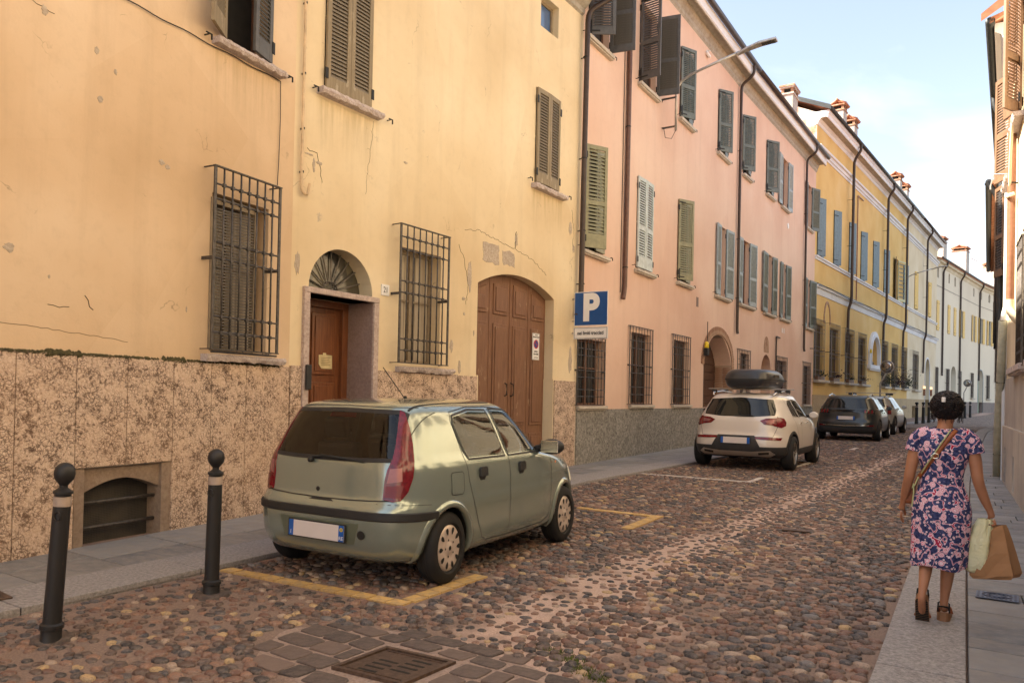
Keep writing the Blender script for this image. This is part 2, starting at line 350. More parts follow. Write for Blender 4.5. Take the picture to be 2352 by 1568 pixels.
# shutter leaf: hinge at (x,y=-.03) turned out by ang; wdt along +x (dirn 1) or -x (dirn -1)
_slat = {}
def slat_mesh(w, m, th=.006, dp=.062, tilt=60):
    k = (round(w, 3), m.name, tilt)
    if k not in _slat: _slat[k] = MB().box(-w / 2, w / 2, -dp / 2, dp / 2, -th / 2, th / 2, RX(R(tilt))).mesh('slat', m)
    return _slat[k]
def leaf(parent, S, x, z0, z1, w, ang, dirn, m, ms=None, panels=2, step=.055, indiv=False, name='shutter', y=-.035, solid=False, bars=None, lab=None, bottom=.16):
    ms = ms or m; fr = MB(); st = .07; h = z1 - z0
    Mx = S @ T(x, y, z0) @ RZ(-R(ang) * dirn) @ (I4 if dirn > 0 else Matrix.Scale(-1, 4, (1, 0, 0)))
    if solid:
        nb = 3; bw = w / nb
        for k in range(nb): fr.box(k * bw + .003, (k + 1) * bw - .003, -.02 + .001 * k, .02, 0, h)
        for zz in (.22, h - .28): fr.box(.0, w * .5, -.03, -.021, zz, zz + .035)
        o = fr.build(name, m, parent, Mx)
        hb = MB()
        for zz in (.22, h - .28): hb.box(-.01, w * .5, -.036, -.0305, zz, zz + .035)
        hb.build('strap_hinge', m_black, o, Mx); 
        if lab: o['label'] = lab
        return o
    fr.box(0, st, -.02, .02, 0, h); fr.box(w - st, w, -.02, .02, 0, h); fr.box(st, w - st, -.019, .019, 0, bottom); fr.box(st, w - st, -.019, .019, h - .09, h)
    zs = []
    if panels == 2:
        zm = h * .44; fr.box(st, w - st, -.019, .019, zm - .05, zm + .05); zs = [(bottom, zm - .05), (zm + .05, h - .09)]
    else: zs = [(bottom, h - .09)]
    o = fr.build(name, m, parent, Mx, bevel=.004)
    if lab: o['label'] = lab
    sw = w - 2 * st; sm = slat_mesh(sw, ms); acc = MB()
    for a, c in zs:
        n = max(1, int((c - a) / step))
        for k in range(n):
            zz = a + (k + .5) * (c - a) / n
            if indiv: inst('slat', sm, o, Mx @ T(w / 2, 0, zz))
            else: acc.box(st, w - st, -.031, .031, -.003, .003, T(0, 0, zz) @ RX(R(60)))
    if not indiv: acc.build('slats', ms, o, Mx, kind='stuff')
    hb = MB()
    hb.box(-.03, .02, -.03, -.021, .12, .26); hb.box(-.03, .02, -.03, -.021, h - .3, h - .16)
    if bars: hb.box(0, .22, -.032, -.022, .06, .09); hb.box(.02, .05, -.033, -.022, .02, .3); hb.box(0, .22, -.032, -.022, h - .1, h - .07)
    hb.build('hinge', m_black, o, Mx)
    return o
def sill(parent, S, x0, x1, z, m, th=.07, out=.13, rough=0):
    b = MB()
    if rough:
        n = int((x1 - x0) / .05); prev = None; rnd = random.Random(int(x0 * 100)); vs = []; fs = []
        for i in range(n + 1):
            x = x0 + (x1 - x0) * i / n; j = lambda a: rnd.uniform(-a, a)
            vs += [(x, .02, z), (x, -out + j(.012), z + j(.006)), (x, -out - .008 + j(.012), z - th * .5), (x, -out + .012 + j(.012), z - th + j(.012)), (x, .02, z - th)]
        for i in range(n):
            for k in range(5): a = i * 5 + k; c = i * 5 + (k + 1) % 5; fs.append((a, c, c + 5, a + 5))
        fs += [(4, 3, 2, 1, 0), tuple(n * 5 + k for k in range(5))]; b.add(vs, fs)
        return b.build('window_sill', m, parent, S)
    b.box(x0, x1, -out, .02, z - th, z); b.box(x0 + .02, x1 - .02, -out + .03, .02, z - th - .03, z - th)
    return b.build('window_sill', m, parent, S, bevel=.008)
def window(parent, S, x0, x1, z0, z1, mf, mg=None, dep=.22, mull=1, curtain=False, bars=1):
    mg = mg or m_glass; f = MB(); w = .055; y = dep - .06
    for a, c, e, g in ((x0, x0 + w, z0, z1), (x1 - w, x1, z0, z1), (x0 + w, x1 - w, z0, z0 + w), (x0 + w, x1 - w, z1 - w, z1)): f.box(a, c, y, y + .05, e, g)
    if mull: c = (x0 + x1) / 2; f.box(c - .045, c + .045, y - .01, y + .04, z0 + w, z1 - w)
    for k in range(bars):
        zz = z0 + (z1 - z0) * (k + 1) / (bars + 1) + .1
        if mull: f.box(x0 + w, (x0 + x1) / 2 - .045, y, y + .03, zz - .015, zz + .015); f.box((x0 + x1) / 2 + .045, x1 - w, y, y + .03, zz - .015, zz + .015)
    o = f.build('window_frame', mf, parent, S)
    g = MB().quad((x0 + w, dep - .03, z0 + w), (x1 - w, dep - .03, z0 + w), (x1 - w, dep - .03, z1 - w), (x0 + w, dep - .03, z1 - w)); g.build('pane', mg, o, S)
    if curtain:
        c = MB(); n = 40; xa = x0 + w; xb = x1 - w
        vs = []; fs = []
        for i in range(n + 1):
            x = xa + (xb - xa) * i / n; yy = dep - .038 + .006 * math.sin(i * 1.9); vs += [(x, yy, z0 + w), (x, yy, z1 - w)]
        for i in range(n):
            if .42 < i / n < .62: continue
            fs.append((2 * i, 2 * i + 2, 2 * i + 3, 2 * i + 1))
        c.add(vs, fs).build('curtain', m_curtain, o, S, smooth=True)
    return o
def grille(parent, S, x0, x1, z0, z1, nv, hz, out=.12, r=.009, indiv=True, m=None, name='window_grille', frame=True):
    m = m or m_iron; f = MB()
    cl = S.inverted() @ Vector((0, 0, 1.58)); kk = (-cl.y - out) / -cl.y   # widths were measured on the wall plane; bars stand proud of it
    x0, x1, z0, z1 = cl.x + (x0 - cl.x) * kk, cl.x + (x1 - cl.x) * kk, 1.58 + (z0 - 1.58) * kk, 1.58 + (z1 - 1.58) * kk; hz = [1.58 + (q - 1.58) * kk for q in hz]
    if frame:
        for x in (x0, x1): f.box(x - .018, x + .018, -out - .008, -out + .008, z0, z1)
        f.box(x0 - .018, x1 + .018, -out - .02, -out + .02, z1, z1 + .014); f.box(x0 - .018, x1 + .018, -out - .02, -out + .02, z0 - .014, z0)
        for z in (z1 + .002, z0 - .012): 
            for x in (x0, x1): f.box(x - .01, x + .01, -out + .02, .04, z, z + .012)
        zm = (z0 + z1) / 2
        for x in (x0, x1): f.box(x - .015, x + .015, -out + .008, .04, zm - .02, zm + .015)
    o = f.build(name, m, parent, S, label=None)
    acc = MB()
    for k in range(nv):
        x = x0 + (x1 - x0) * (k + 1) / (nv + 1); b = MB().tube([(x, -out, z0), (x, -out, z1)], r, 6)
        if indiv: b.build('upright_bar', m, o, S, smooth=True)
        else: acc.tube([(x, -out, z0), (x, -out, z1)], r, 4)
    for zz in hz:
        pts = [(x0 if frame else x0 - .07, -out, zz), (x1 if frame else x1 + .07, -out, zz)]
        if indiv:
            b = MB().tube(pts, r, 6)
            for k in range(nv): x = x0 + (x1 - x0) * (k + 1) / (nv + 1); b.box(x - r * 1.7, x + r * 1.7, -out - r * 1.5, -out + r * 1.5, zz - r * 1.7, zz + r * 1.7)
            b.build('cross_bar', m, o, S)
        else: acc.tube(pts, r, 4)
    if not indiv: acc.build('grille_bars', m, o, S, kind='stuff')
    return o
def pipe(parent, S, pts, r, m, name='downpipe', clips=(), n=12, label=None):
    """rounded polyline"""
    P = [Vector(p) for p in pts]; out = [P[0]]
    for i in range(1, len(P) - 1):
        a = (P[i - 1] - P[i]); c = (P[i + 1] - P[i]); q = min(a.length, c.length) * .45; q = min(q, r * 3.2)
        a.normalize(); c.normalize()
        for k in range(5):
            t = k / 4; s0 = P[i] + a * q * (1 - t); s1 = P[i] + c * q * t; out.append(s0 * (1 - t) + s1 * t)
    out.append(P[-1]); b = MB().tube(out, r, n)
    o = b.build(name, m, parent, S, smooth=2)
    if label: o['label'] = label
    cb = MB()
    for (x, y, z) in clips: cb.tube([(x, y, z - .012), (x, y, z + .012)], r * 1.12, n); cb.box(x - .006, x + .006, y, .02, z - .01, z + .01)
    if clips: cb.build('pipe_clip', m_black, o, S, kind='stuff')
    return o
def hook(parent, S, x, z, m=None):
    MB().box(x - .05, x + .03, -.09, -.075, z - .006, z + .006).box(x - .006, x + .006, -.075, .03, z - .007, z + .005).box(x + .02, x + .032, -.092, -.076, z - .06, z).build('shutter_stay', m_black, parent, S)

# ================================================================ yellow house (nearest, left)
hA = empty('yellow_house', T(*PAB, .03), 'nearest house on the left, worn ochre-yellow plaster over a mottled pink marble plinth, number 21', 'house')
ZE = 9.62
opsA = [(3.36, 4.07, 5.47, 7.35, 0, .3), (3.26, 4.12, 2.0, 3.76, 0, .26), (-3.6, -2.7, 5.47, 7.3, 0), (-3.6, -2.7, 2.0, 3.76, 0)]
wall_mesh(-9, LA, 1.86, ZE, opsA).build('wall', m_wallA, hA, SA)
opsB = [(.47, 1.31, 5.54, 7.5, 0, .25), (.29, 1.46, 2.915, 3.49, .575, .3), (2.02, 2.99, 2.02, 3.74, 0, .26), (5.84, 6.51, 8.62, 9.24, 0, .22), (5.73, 6.58, 5.6, 7.41, 0, .25), (.2, 1.55, 0.0, 2.84, 0, .6), (3.99, 6.55, .0, 3.76, .29, .22)]
wall_mesh(0, LB, 1.86, ZE, opsB).build('wall', m_wallB, hA, SB)
# bend between both walls is closed by the shared edge; plinth slabs, each a piece with open joints
def panel(parent, S, x0, x1, z0, z1, m=m_breccia, y0=-.028, y1=.3, cut=None, name='plinth_panel'):
    b = MB()
    if cut is None: b.box(x0 + .003, x1 - .003, y0, y1, z0, z1)
    else:
        for c in cut: b.box(c[0], c[1], y0, y1, c[2], c[3])
    return b.build(name, m, parent, S, bevel=.006)
MB().box(-9, 1.73, 0, .3, -.1, 1.86).box(2.8, LA, 0, .3, -.1, 1.86).box(1.73, 2.8, 0, .3, .8, 1.86).build('plinth_backing', m_mortar, hA, SA)
px = [-9, -7.6, -6.2, -4.8, -3.6, -2.4, -1.2, -.05, 1.17, 1.72]
for a, c in zip(px[:-1], px[1:]): panel(hA, SA, a, c, -.05, 1.87)
panel(hA, SA, 1.72, 2.25, .81, 1.868); panel(hA, SA, 2.25, 2.79, .81, 1.866)
for a, c, t in ((2.79, 3.29, 1.864), (3.29, 3.8, 1.864), (3.8, LA - .01, 1.868)): panel(hA, SA, a, c, -.05, t)
panel(hA, SB, .005, .19, -.05, 1.89)
for a, c, t in ((1.56, 2.02, 1.885), (2.02, 2.78, 1.88), (2.78, 3.45, 1.885), (3.45, 4.0, 1.875)): panel(hA, SB, a, c, -.05, t)
panel(hA, SB, 6.6, 7.46, -.05, 1.88)
MB().box(0, .2, 0, .3, -.1, 1.86).box(1.55, 3.99, 0, .3, -.1, 1.86).box(6.55, LB, 0, .3, -.1, 1.86).build('plinth_backing', m_mortar, hA, SB)
# ragged moss and mortar edge on top of the plinth
rnd = random.Random(3); mo = MB()
for k in range(900):
    x = rnd.uniform(-1, LA - .1) if k % 3 else rnd.uniform(-.2, 2.4); s = rnd.uniform(.004, .018) * (1.5 if .6 < math.sin(x * 5) else .8)
    mo.add([(x - s, -.032, 1.868 - s * rnd.uniform(0, 1.6)), (x + s, -.032, 1.868 - s * rnd.uniform(0, 1)), (x + s * .6, -.012, 1.868 + s * 1.2), (x - s * .7, -.010, 1.868 + s * .9), (x, -.004, 1.868 + s * 1.7)], [(0, 1, 2, 3), (3, 2, 4)])
mo.build('plinth_moss', flat('moss_dark', (.06, .05, .02), .95, 0, .5, 30), hA, SA, kind='stuff')
# eaves cornice
prof = [(.1, 9.45), (0, 9.5), (-.05, 9.53), (-.06, 9.62), (-.14, 9.68), (-.2, 9.76), (-.36, 9.8), (-.38, 9.92), (.1, 9.92)]
MB().prism(prof, -9, LA + .02).build('cornice', m_soffit, hA, SA); MB().prism(prof, -.02, LB - .06).build('cornice', m_soffit, hA, SB)
for S_, a, c in ((SA, -9, LA), (SB, 0, LB)):
    MB().tube([(a, -.46, 9.9), (c, -.46, 9.9)], .075, 10).build('gutter', m_gutter, hA, S_, smooth=True)
body_shell(hA, SA, -9, LA, 9.9, 9, m_wallA, m_tile, .4); body_shell(hA, SB, 0, LB, 9.9, 9, m_wallB, m_tile, .4)
# open upper window
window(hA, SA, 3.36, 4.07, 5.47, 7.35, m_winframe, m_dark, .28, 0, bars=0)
sill(hA, SA, 3.2, 4.26, 5.46, m_sill, .07, .12, 1)
leaf(hA, SA, 3.36, 5.5, 7.3, .44, 150, 1, m_shold, m_shslat, 1, .05, True, bottom=.2, lab='peeling beige shutter folded back')
leaf(hA, SA, 4.07, 5.5, 7.3, .38, 14, -1, m_shgrey, m_shgrey, 1, .05, True, bottom=.2, lab='grey shutter standing ajar')
hook(hA, SA, 3.1, 5.44); hook(hA, SA, 4.36, 5.45); hook(hA, SB, .28, 5.49); hook(hA, SB, 1.68, 5.5); hook(hA, SB, 5.5, 5.62); hook(hA, SB, 6.98, 5.6)
cb = MB(); pts = []
for k in range(60):
    t = k / 59; x = -1 + 5.2 * t; pts.append((x, -.02, 5.36 + .008 * math.sin(k * .9)))
cb.tube(pts + [(4.25, -.02, 5.36)], .006, 5); cb.tube([(4.25, -.02, 5.36), (4.26, -.02, 4.9), (4.25, -.02, 4.4), (4.235, -.02, 4.08)], .005, 5); cb.build('wall_cable', m_blackpl, hA, SA)
# ground floor window 1: grille, frame and drooping blind
window(hA, SA, 3.26, 4.12, 2.0, 3.76, m_winold, m_glass, .26, 1, curtain=True)
g1 = grille(hA, SA, 3.3, 4.31, 2.03, 4.06, 7, [3.87, 3.70, 3.22, 3.04, 2.39, 2.21], .17, .011)
bl = MB().box(3.24, 3.265, -.02, .1, 2.02, 3.7).box(3.955, 3.975, .05, .1, 2.05, 3.72).box(3.26, 3.96, .06, .09, 3.66, 3.74); bl = bl.build('roller_blind', m_winold, hA, SA)
sm = MB().box(-.35, .35, -.006, .006, -.009, .009).mesh('blind_slat', m_ironl)
for k in range(46): inst('blind_slat', sm, bl, SA @ T(3.61, .075, 2.06 + k * .0345))
b = MB().tube([(3.2, -.1, 1.985), (4.2, -.1, 1.985)], .012, 6)
for x in (3.62, 4.02): b.tube([(x + .05 * math.cos(a * .7), -.1, 2.0 + .02 * math.sin(a * .7)) for a in range(10)], .006, 5)
b.build('grille_scroll', m_iron, g1, SA)
sill(hA, SA, 3.15, 4.36, 1.96, m_sill, .075, .1, 1)
# window 2 upstairs
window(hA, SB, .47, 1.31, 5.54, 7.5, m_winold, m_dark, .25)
leaf(hA, SB, .47, 5.55, 7.5, .418, 2, 1, m_shold, m_shslat, 1, .05, True, bottom=.17); leaf(hA, SB, 1.31, 5.55, 7.5, .418, 2, -1, m_shold, m_shslat, 1, .05, True, bottom=.17)
sill(hA, SB, .35, 1.5, 5.52, m_sill, .08, .13, 1)
# window 3
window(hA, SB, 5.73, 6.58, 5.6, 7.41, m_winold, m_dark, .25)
leaf(hA, SB, 5.73, 5.61, 7.4, .423, 3, 1, m_shold, m_shslat, 1, .055, True, bottom=.2); leaf(hA, SB, 6.58, 5.61, 7.4, .423, 3, -1, m_shold, m_shslat, 1, .055, True, bottom=.2)
sill(hA, SB, 5.62, 6.82, 5.56, m_sill, .08, .13, 1)
window(hA, SB, 5.84, 6.51, 8.62, 9.24, m_winold, m_glassb, .2, 0, bars=0)
# conduit and downpipe
pipe(hA, SB, [(.1, -.05, 9.4), (.09, -.05, 4.3), (.1, -.05, 4.1), (.18, -.06, 4.06), (.2, -.08, 4.22)], .018, m_pipec, 'conduit', [(.1, -.05, z) for z in (6.5, 5.6, 4.9, 4.35)])
pipe(hA, SB, [(7.75, -.5, 9.85), (7.47, -.14, 9.55), (7.46, -.12, 6.0), (7.44, -.12, 3.36), (7.3, -.1, 3.22)], .056, m_pipeb, 'downpipe', [(7.46, -.12, z) for z in (8.6, 6.5, 5.0, 3.9)], 14)
# door 21
b = MB().box(.19, .285, -.05, .58, -.05, 2.84).box(1.46, 1.56, -.05, .58, -.05, 2.84).box(.19, 1.56, -.055, .42, 2.84, 2.915); b.build('door_surround', m_door_stone, hA, SB, bevel=.008)
MB().box(1.448, 1.459, -.02, .58, -.05, 2.838).build('door_jamb', m_jamb, hA, SB)
DY = .12
dr = MB().box(.285, 1.448, .40 + DY, .46 + DY, 0, 2.84); dr = dr.build('front_door', m_wdoor, hA, SB)
b = MB().box(.285, .33, .33 + DY, .40 + DY, 0, 2.84).box(1.34, 1.447, .33 + DY, .40 + DY, 0, 2.84).box(.33, 1.34, .33 + DY, .40 + DY, 2.74, 2.84); b.build('door_frame', m_wdoor, dr, SB, bevel=.006)
for (a, c) in ((.35, .74), (.81, 1.25)):
    for (e, g) in ((1.80, 2.67), (.98, 1.70), (.2, .88)):
        MB().box(a, c, .375 + DY, .40 + DY, e, g).build('raised_moulding', m_wdoor, dr, SB, bevel=.012); MB().box(a + .05, c - .05, .36 + DY, .375 + DY, e + .05, g - .05).build('door_panel', m_wdoor, dr, SB, bevel=.014)
pb = []; random.seed(4)
MB().add([(.92 + u * 1.0, .352 + DY, 1.89 + v) for u, v in ((.05, 0), (.25, 0), (.245, .19), (.11, .195), (.0, .19), (.0, .06))], [(0, 1, 2, 3, 4, 5)]).build('paper_notice', m_paper, dr, SB)
MB().box(.99, 1.05, .347 + DY, .35 + DY, 2.07, 2.11).build('tape', m_paper, dr, SB)
b = MB()
for k in range(5): b.box(.96, 1.13 - .02 * (k % 2), .345 + DY, .349 + DY, 2.04 - .025 * k, 2.044 - .025 * k)
b.build('notice_text', m_winframe, dr, SB)
MB().box(.215, .30, -.09, -.055, 1.59, 1.91).build('letter_box', m_blackpl, hA, SB, bevel=.01)
# fanlight
cx, cz, ra = .875, 2.935, .575
def disc(b, cx, cz, r, y, a0=0, a1=math.pi, n=24, zmin=None):
    vs = [(cx, y, cz)] + [(cx + r * math.cos(a0 + (a1 - a0) * k / n), y, cz + r * math.sin(a0 + (a1 - a0) * k / n)) for k in range(n + 1)]
    return b.add(vs, [(0, k + 1, k + 2) for k in range(n)])
fl = disc(MB(), cx, 2.915, ra + .01, .25).build('fanlight', m_fanglass, hA, SB)
for k in range(9):
    a = math.pi * (k + 1) / 10
    MB().tube([(cx + .13 * math.cos(a), .225, cz + .13 * math.sin(a)), (cx + ra * math.cos(a), .225, cz + ra * math.sin(a))], .010, 6).build('fanlight_bar', m_ironl, fl, SB)
b = MB(); b.tube([(cx + .135 * math.cos(math.pi * k / 14), .225, cz + .135 * math.sin(math.pi * k / 14)) for k in range(15)], .009, 6)
for sx in (-1, 1):
    for (ox, oz, r) in ((.045, .09, .028), (.085, .05, .026), (.04, .035, .024)):
        b.tube([(cx + sx * (ox + r * math.cos(t * .6)), .225, cz + oz + r * math.sin(t * .6) * (1 - t * .03)) for t in range(10)], .0045, 5)
b.tube([(cx, .225, cz), (cx, .225, cz + .13)], .006, 5); b.tube([(cx - ra, .225, cz - .008), (cx + ra, .225, cz - .008)], .012, 6); b.build('fanlight_scrollwork', m_iron, fl, SB)
# house number
hn = MB().box(1.63, 1.79, -.02, 0, 2.97, 3.13).build('number_plate', m_signw, hA, SB, bevel=.006)
def text(s, M, size, m, name='lettering', parent=None, ext=.0015, bold=0, align='CENTER', font=None):
    c = bpy.data.curves.new(name, 'FONT'); c.body = s; c.size = size; c.align_x = align; c.align_y = 'CENTER'; c.extrude = ext; c.offset = bold
    o = bpy.data.objects.new(name, c); COL.objects.link(o); bpy.context.view_layer.update()
    me = bpy.data.meshes.new_from_object(o.evaluated_get(bpy.context.evaluated_depsgraph_get())); bpy.data.objects.remove(o)
    me.name = name; me.materials.clear(); me.materials.append(m); o = bpy.data.objects.new(name, me); place(o, parent, M); return o
def wtext(S, x, y, z, s, size, m, parent, sx=1., **k): return text(s, S @ T(x, y, z) @ RX(R(90)) @ Matrix.Diagonal((sx, 1, 1, 1)), size, m, parent=parent, **k)
wtext(SB, 1.71, -.0225, 3.05, '21', .12, m_signk, hn, .8)
# window with grille, curtain
window(hA, SB, 2.02, 2.99, 2.02, 3.74, m_winold, m_glass, .26, 1, curtain=True)
g2 = grille(hA, SB, 2.04, 3.19, 2.03, 4.08, 7, [3.90, 3.71, 3.24, 3.07, 2.38, 2.21], .17, .011)
sill(hA, SB, 1.97, 3.28, 1.965, m_sill, .08, .1, 1)
# carriage gate
MB().box(6.53, 6.549, -.03, .22, -.05, 1.9).box(3.991, 4.01, -.03, .22, -.05, 1.9).build('gate_jamb', m_wallB, hA, SB)
gt = MB(); GY = .20
for k, (a, c) in enumerate(((3.99, 4.63), (4.63, 5.27), (5.27, 5.91), (5.91, 6.55))):
    n = 6; xs = [a + .004 + (c - a - .008) * i / n for i in range(n + 1)]
    vs = []; fs = []
    for x in xs:
        zt = arc_z((3.99, 6.55, 0, 3.76, .29), min(max(x, 3.992), 6.548)); vs += [(x, GY, 0), (x, GY, zt), (x, GY + .05, 0), (x, GY + .05, zt)]
    for i in range(n): q = 4 * i; fs += [(q, q + 4, q + 5, q + 1), (q + 2, q + 3, q + 7, q + 6), (q + 1, q + 5, q + 7, q + 3), (q, q + 2, q + 6, q + 4)]
    fs += [(0, 1, 3, 2), (4 * n, 4 * n + 2, 4 * n + 3, 4 * n + 1)]; gt.add(vs, fs)
gt = gt.build('carriage_gate', m_gate, hA, SB)
for a, c in ((3.99, 4.63), (4.63, 5.27), (5.27, 5.91), (5.91, 6.55)):
    x0, x1 = a + .1, c - .1
    zt = lambda x: arc_z((3.99, 6.55, 0, 3.76, .29), x) - .14
    MB().add([(x0, GY - .022, 3.02), (x1, GY - .022, 3.02), (x1, GY - .022, zt(x1)), (x0, GY - .022, zt(x0)), (x0, GY, 3.02), (x1, GY, 3.02), (x1, GY, zt(x1)), (x0, GY, zt(x0))], [(0, 1, 2, 3), (0, 4, 5, 1), (1, 5, 6, 2), (2, 6, 7, 3), (3, 7, 4, 0)]).build('gate_panel', m_gate, gt, SB, bevel=.01)
    MB().box(x0 + .05, x1 - .05, GY - .04, GY - .022, 3.08, min(zt(x0), zt(x1)) - .06).build('raised_field', m_gate, gt, SB, bevel=.012)
    for e, g in ((1.0, 2.86), (.15, .85)):
        MB().box(x0, x1, GY - .022, GY, e, g).build('gate_panel', m_gate, gt, SB, bevel=.01); MB().box(x0 + .05, x1 - .05, GY - .04, GY - .022, e + .06, g - .06).build('raised_field', m_gate, gt, SB, bevel=.012)
for x in (5.11, 5.33): MB().tube([(x, GY - .02, 1.55), (x, GY - .08, 1.57), (x, GY - .08, 1.77), (x, GY - .02, 1.79)], .014, 8).build('pull_handle', m_black, gt, SB)
MB().box(5.262, 5.278, GY - .012, GY, 0, 3.7).box(4.61, 4.64, GY - .008, GY, 0, 3.68).box(5.9, 5.92, GY - .008, GY, 0, 3.6).build('meeting_stile', m_gate, gt, SB)
# no-parking plate on the gate
n_gate = len(bpy.data.objects)
def sg(x): return 6.15 + (x - 6.23) * .765
def sz_(z): return 2.52 + (z - 2.1) * .68
pl = MB().box(6.02, 6.28, GY - .05, GY - .043, 2.262, 2.778).build('driveway_sign', m_signw, gt, SB, bevel=.003)
ring = MB(); disc(ring, 6.15, sz_(2.17), .088, GY - .052, 0, 2 * math.pi, 32); ring.build('red_ring', m_signr, gt, SB)
ring = MB(); disc(ring, 6.15, sz_(2.17), .067, GY - .0545, 0, 2 * math.pi, 32); ring.build('blue_disc', m_signb, gt, SB)
MB().box(-.07, .07, -.0025, 0, -.009, .009, T(6.15, GY - .0555, sz_(2.17)) @ RY(R(45))).build('red_bar', m_signr, gt, SB)
b = MB()
for a, c, e, g in ((6.075, 6.385, 2.462, 2.467), (6.075, 6.385, 1.733, 1.738), (6.075, 6.08, 1.738, 2.462), (6.38, 6.385, 1.738, 2.462)): b.box(sg(a), sg(c), GY - .0525, GY - .05, sz_(e), sz_(g))
b.build('sign_border', m_signk, gt, SB)
for z, s, sz in ((2.43, 'comune di', .035), (2.37, 'MANTOVA', .062), (1.97, 'passo', .075), (1.89, 'carrabile', .07), (1.79, 'n. 193   1981', .035)): wtext(SB, 6.15, GY - .0525, sz_(z), s, sz * .72, m_signk, gt)
# basement window with bars and mesh
fr = MB().box(1.73, 1.83, -.01, .22, .02, .8).box(2.68, 2.8, -.01, .22, .02, .8)
vs = []; fs = []; n = 14
for i in range(n + 1):
    x = 1.83 + .85 * i / n; zz = .56 + .12 * math.sin(math.pi * i / n); vs += [(x, .03, zz), (x, .03, .8), (x, .22, zz), (x, .22, .8)]
for i in range(n): q = 4 * i; fs += [(q, q + 4, q + 5, q + 1), (q, q + 2, q + 6, q + 4)]
fr.add(vs, fs); bw = fr.build('basement_window', stone('basement_render', (.20, .14, .10), (.28, .20, .145), (.34, .26, .19), 16, .5), hA, SA)
MB().box(1.73, 2.8, .2, .26, .0, .8).build('mesh_screen', (lambda n: n.out(n.mix(n.ramp(n.math('MINIMUM', n.math('ABSOLUTE', n.math('SUBTRACT', n.math('FRACT', n.math('MULTIPLY', n.sep()[0], 60.)), .5)), n.math('ABSOLUTE', n.math('SUBTRACT', n.math('FRACT', n.math('MULTIPLY', n.sep()[2], 60.)), .5))), (.06, 0.), (.14, 1.)), (.06, .05, .04), n.ramp(n.noise(5, 3), (.3, (.01, .01, .01)), (.7, (.05, .04, .03)))), .8))(NT('basement_mesh')), bw, SA)
for z in (.22, .46): MB().tube([(1.8, .1, z), (2.7, .1, z)], .018, 8).build('window_bar', m_iron, bw, SA, smooth=True)
MB().box(1.73, 2.8, .0, .22, -.02, .05).build('threshold', m_jamb, bw, SA)
# bare mortar patches where plaster has fallen, built as thin irregular flakes recessed edges
m_bare = stone('bare_mortar', (.36, .28, .21), (.48, .39, .30), (.60, .51, .41), 24, .9)
def patch(S, pts, parent=hA, m=None):
    n = len(pts); cxx = sum(p[0] for p in pts) / n; czz = sum(p[1] for p in pts) / n
    vs = [(p[0], -.004, p[1]) for p in pts] + [(cxx, -.007, czz)] + [(p[0], .004, p[1]) for p in pts]
    fs = [(i, (i + 1) % n, n) for i in range(n)] + [(i, i + n + 1, (i + 1) % n + n + 1, (i + 1) % n) for i in range(n)]
    MB().add(vs, fs).build('bare_patch', m or m_bare, parent, S)
def blob(cx, cz, w, h, seed):
    r = random.Random(seed); n = 18; return [(cx + w * math.cos(2 * math.pi * i / n) * r.uniform(.6, 1.1), cz + h * math.sin(2 * math.pi * i / n) * r.uniform(.6, 1.1)) for i in range(n)]
def rblob(x0, x1, z0, z1, seed):
    r = random.Random(seed); P = []
    for a, c, e, g in ((x0, z0, x1, z0), (x1, z0, x1, z1), (x1, z1, x0, z1), (x0, z1, x0, z0)):
        for k in range(5): t = k / 5; P.append((a + (e - a) * t + r.uniform(-.02, .02), c + (g - c) * t + r.uniform(-.025, .025)))
    return P
patch(SB, rblob(4.12, 4.6, 3.86, 4.2, 1)); patch(SB, rblob(4.7, 5.1, 3.9, 4.15, 2)); patch(SB, blob(3.75, 3.55, .07, .28, 3)); patch(SB, blob(5.15, 4.4, .05, .14, 4))
patch(SB, blob(.09, 3.2, .05, .16, 5)); patch(SB, blob(7.25, 2.3, .08, .3, 6)); patch(SB, blob(3.3, 2.35, .05, .12, 7)); patch(SB, blob(3.52, 2.02, .05, .12, 8)); patch(SB, blob(7.15, 5.0, .08, .16, 9)); patch(SB, blob(7.3, 4.6, .05, .1, 10))
for x, z, w, h, s in ((1.1, 2.75, .05, .05, 1), (1.35, 4.9, .03, .05, 2), (1.85, 4.75, .025, .045, 3), (2.05, 4.62, .02, .03, 4), (1.9, 4.3, .03, .04, 5), (2.6, 3.9, .04, .03, 6), (2.67, 3.87, .03, .03, 7), (2.95, 2.42, .012, .035, 8), (1.45, 2.55, .012, .02, 9), (1.2, 5.1, .03, .04, 12)): patch(SA, blob(x, z, w, h, 20 + s))
for x, z, w, h, s in ((.33, 4.5, .03, .1, 1), (.42, 4.55, .06, .03, 2), (.25, 4.62, .09, .015, 3), (3.6, 3.15, .06, .03, 4), (3.62, 2.9, .03, .03, 5), (3.9, 2.6, .02, .05, 6), (2.1, 5.0, .05, .02, 7)): patch(SB, blob(x, z, w, h, 40 + s))
# crack lines
def crack(S, pts, r=.004, seed=1, jit=.02):
    rr = random.Random(seed); P = []
    for (a, c), (e, g) in zip(pts[:-1], pts[1:]):
        n = max(2, int(math.hypot(e - a, g - c) / .05))
        for k in range(n): t = k / n; P.append((a + (e - a) * t + rr.uniform(-jit, jit), -.0015, c + (g - c) * t + rr.uniform(-jit, jit)))
    MB().tube(P, r, 4).build('plaster_crack', m_dark, hA, S)
crack(SA, [(.9, 5.5), (1.05, 5.2), (1.2, 4.95), (1.5, 4.9)], .003, 1); crack(SA, [(-.5, 2.2), (.6, 2.12), (1.2, 2.1), (1.8, 2.06), (2.3, 2.02)], .0018, 2, .008); crack(SA, [(1.45, 2.3), (1.6, 2.29), (1.7, 2.32)], .003, 3, .01); crack(SA, [(1.8, 2.42), (1.85, 2.33), (1.93, 2.28)], .004, 13, .012)
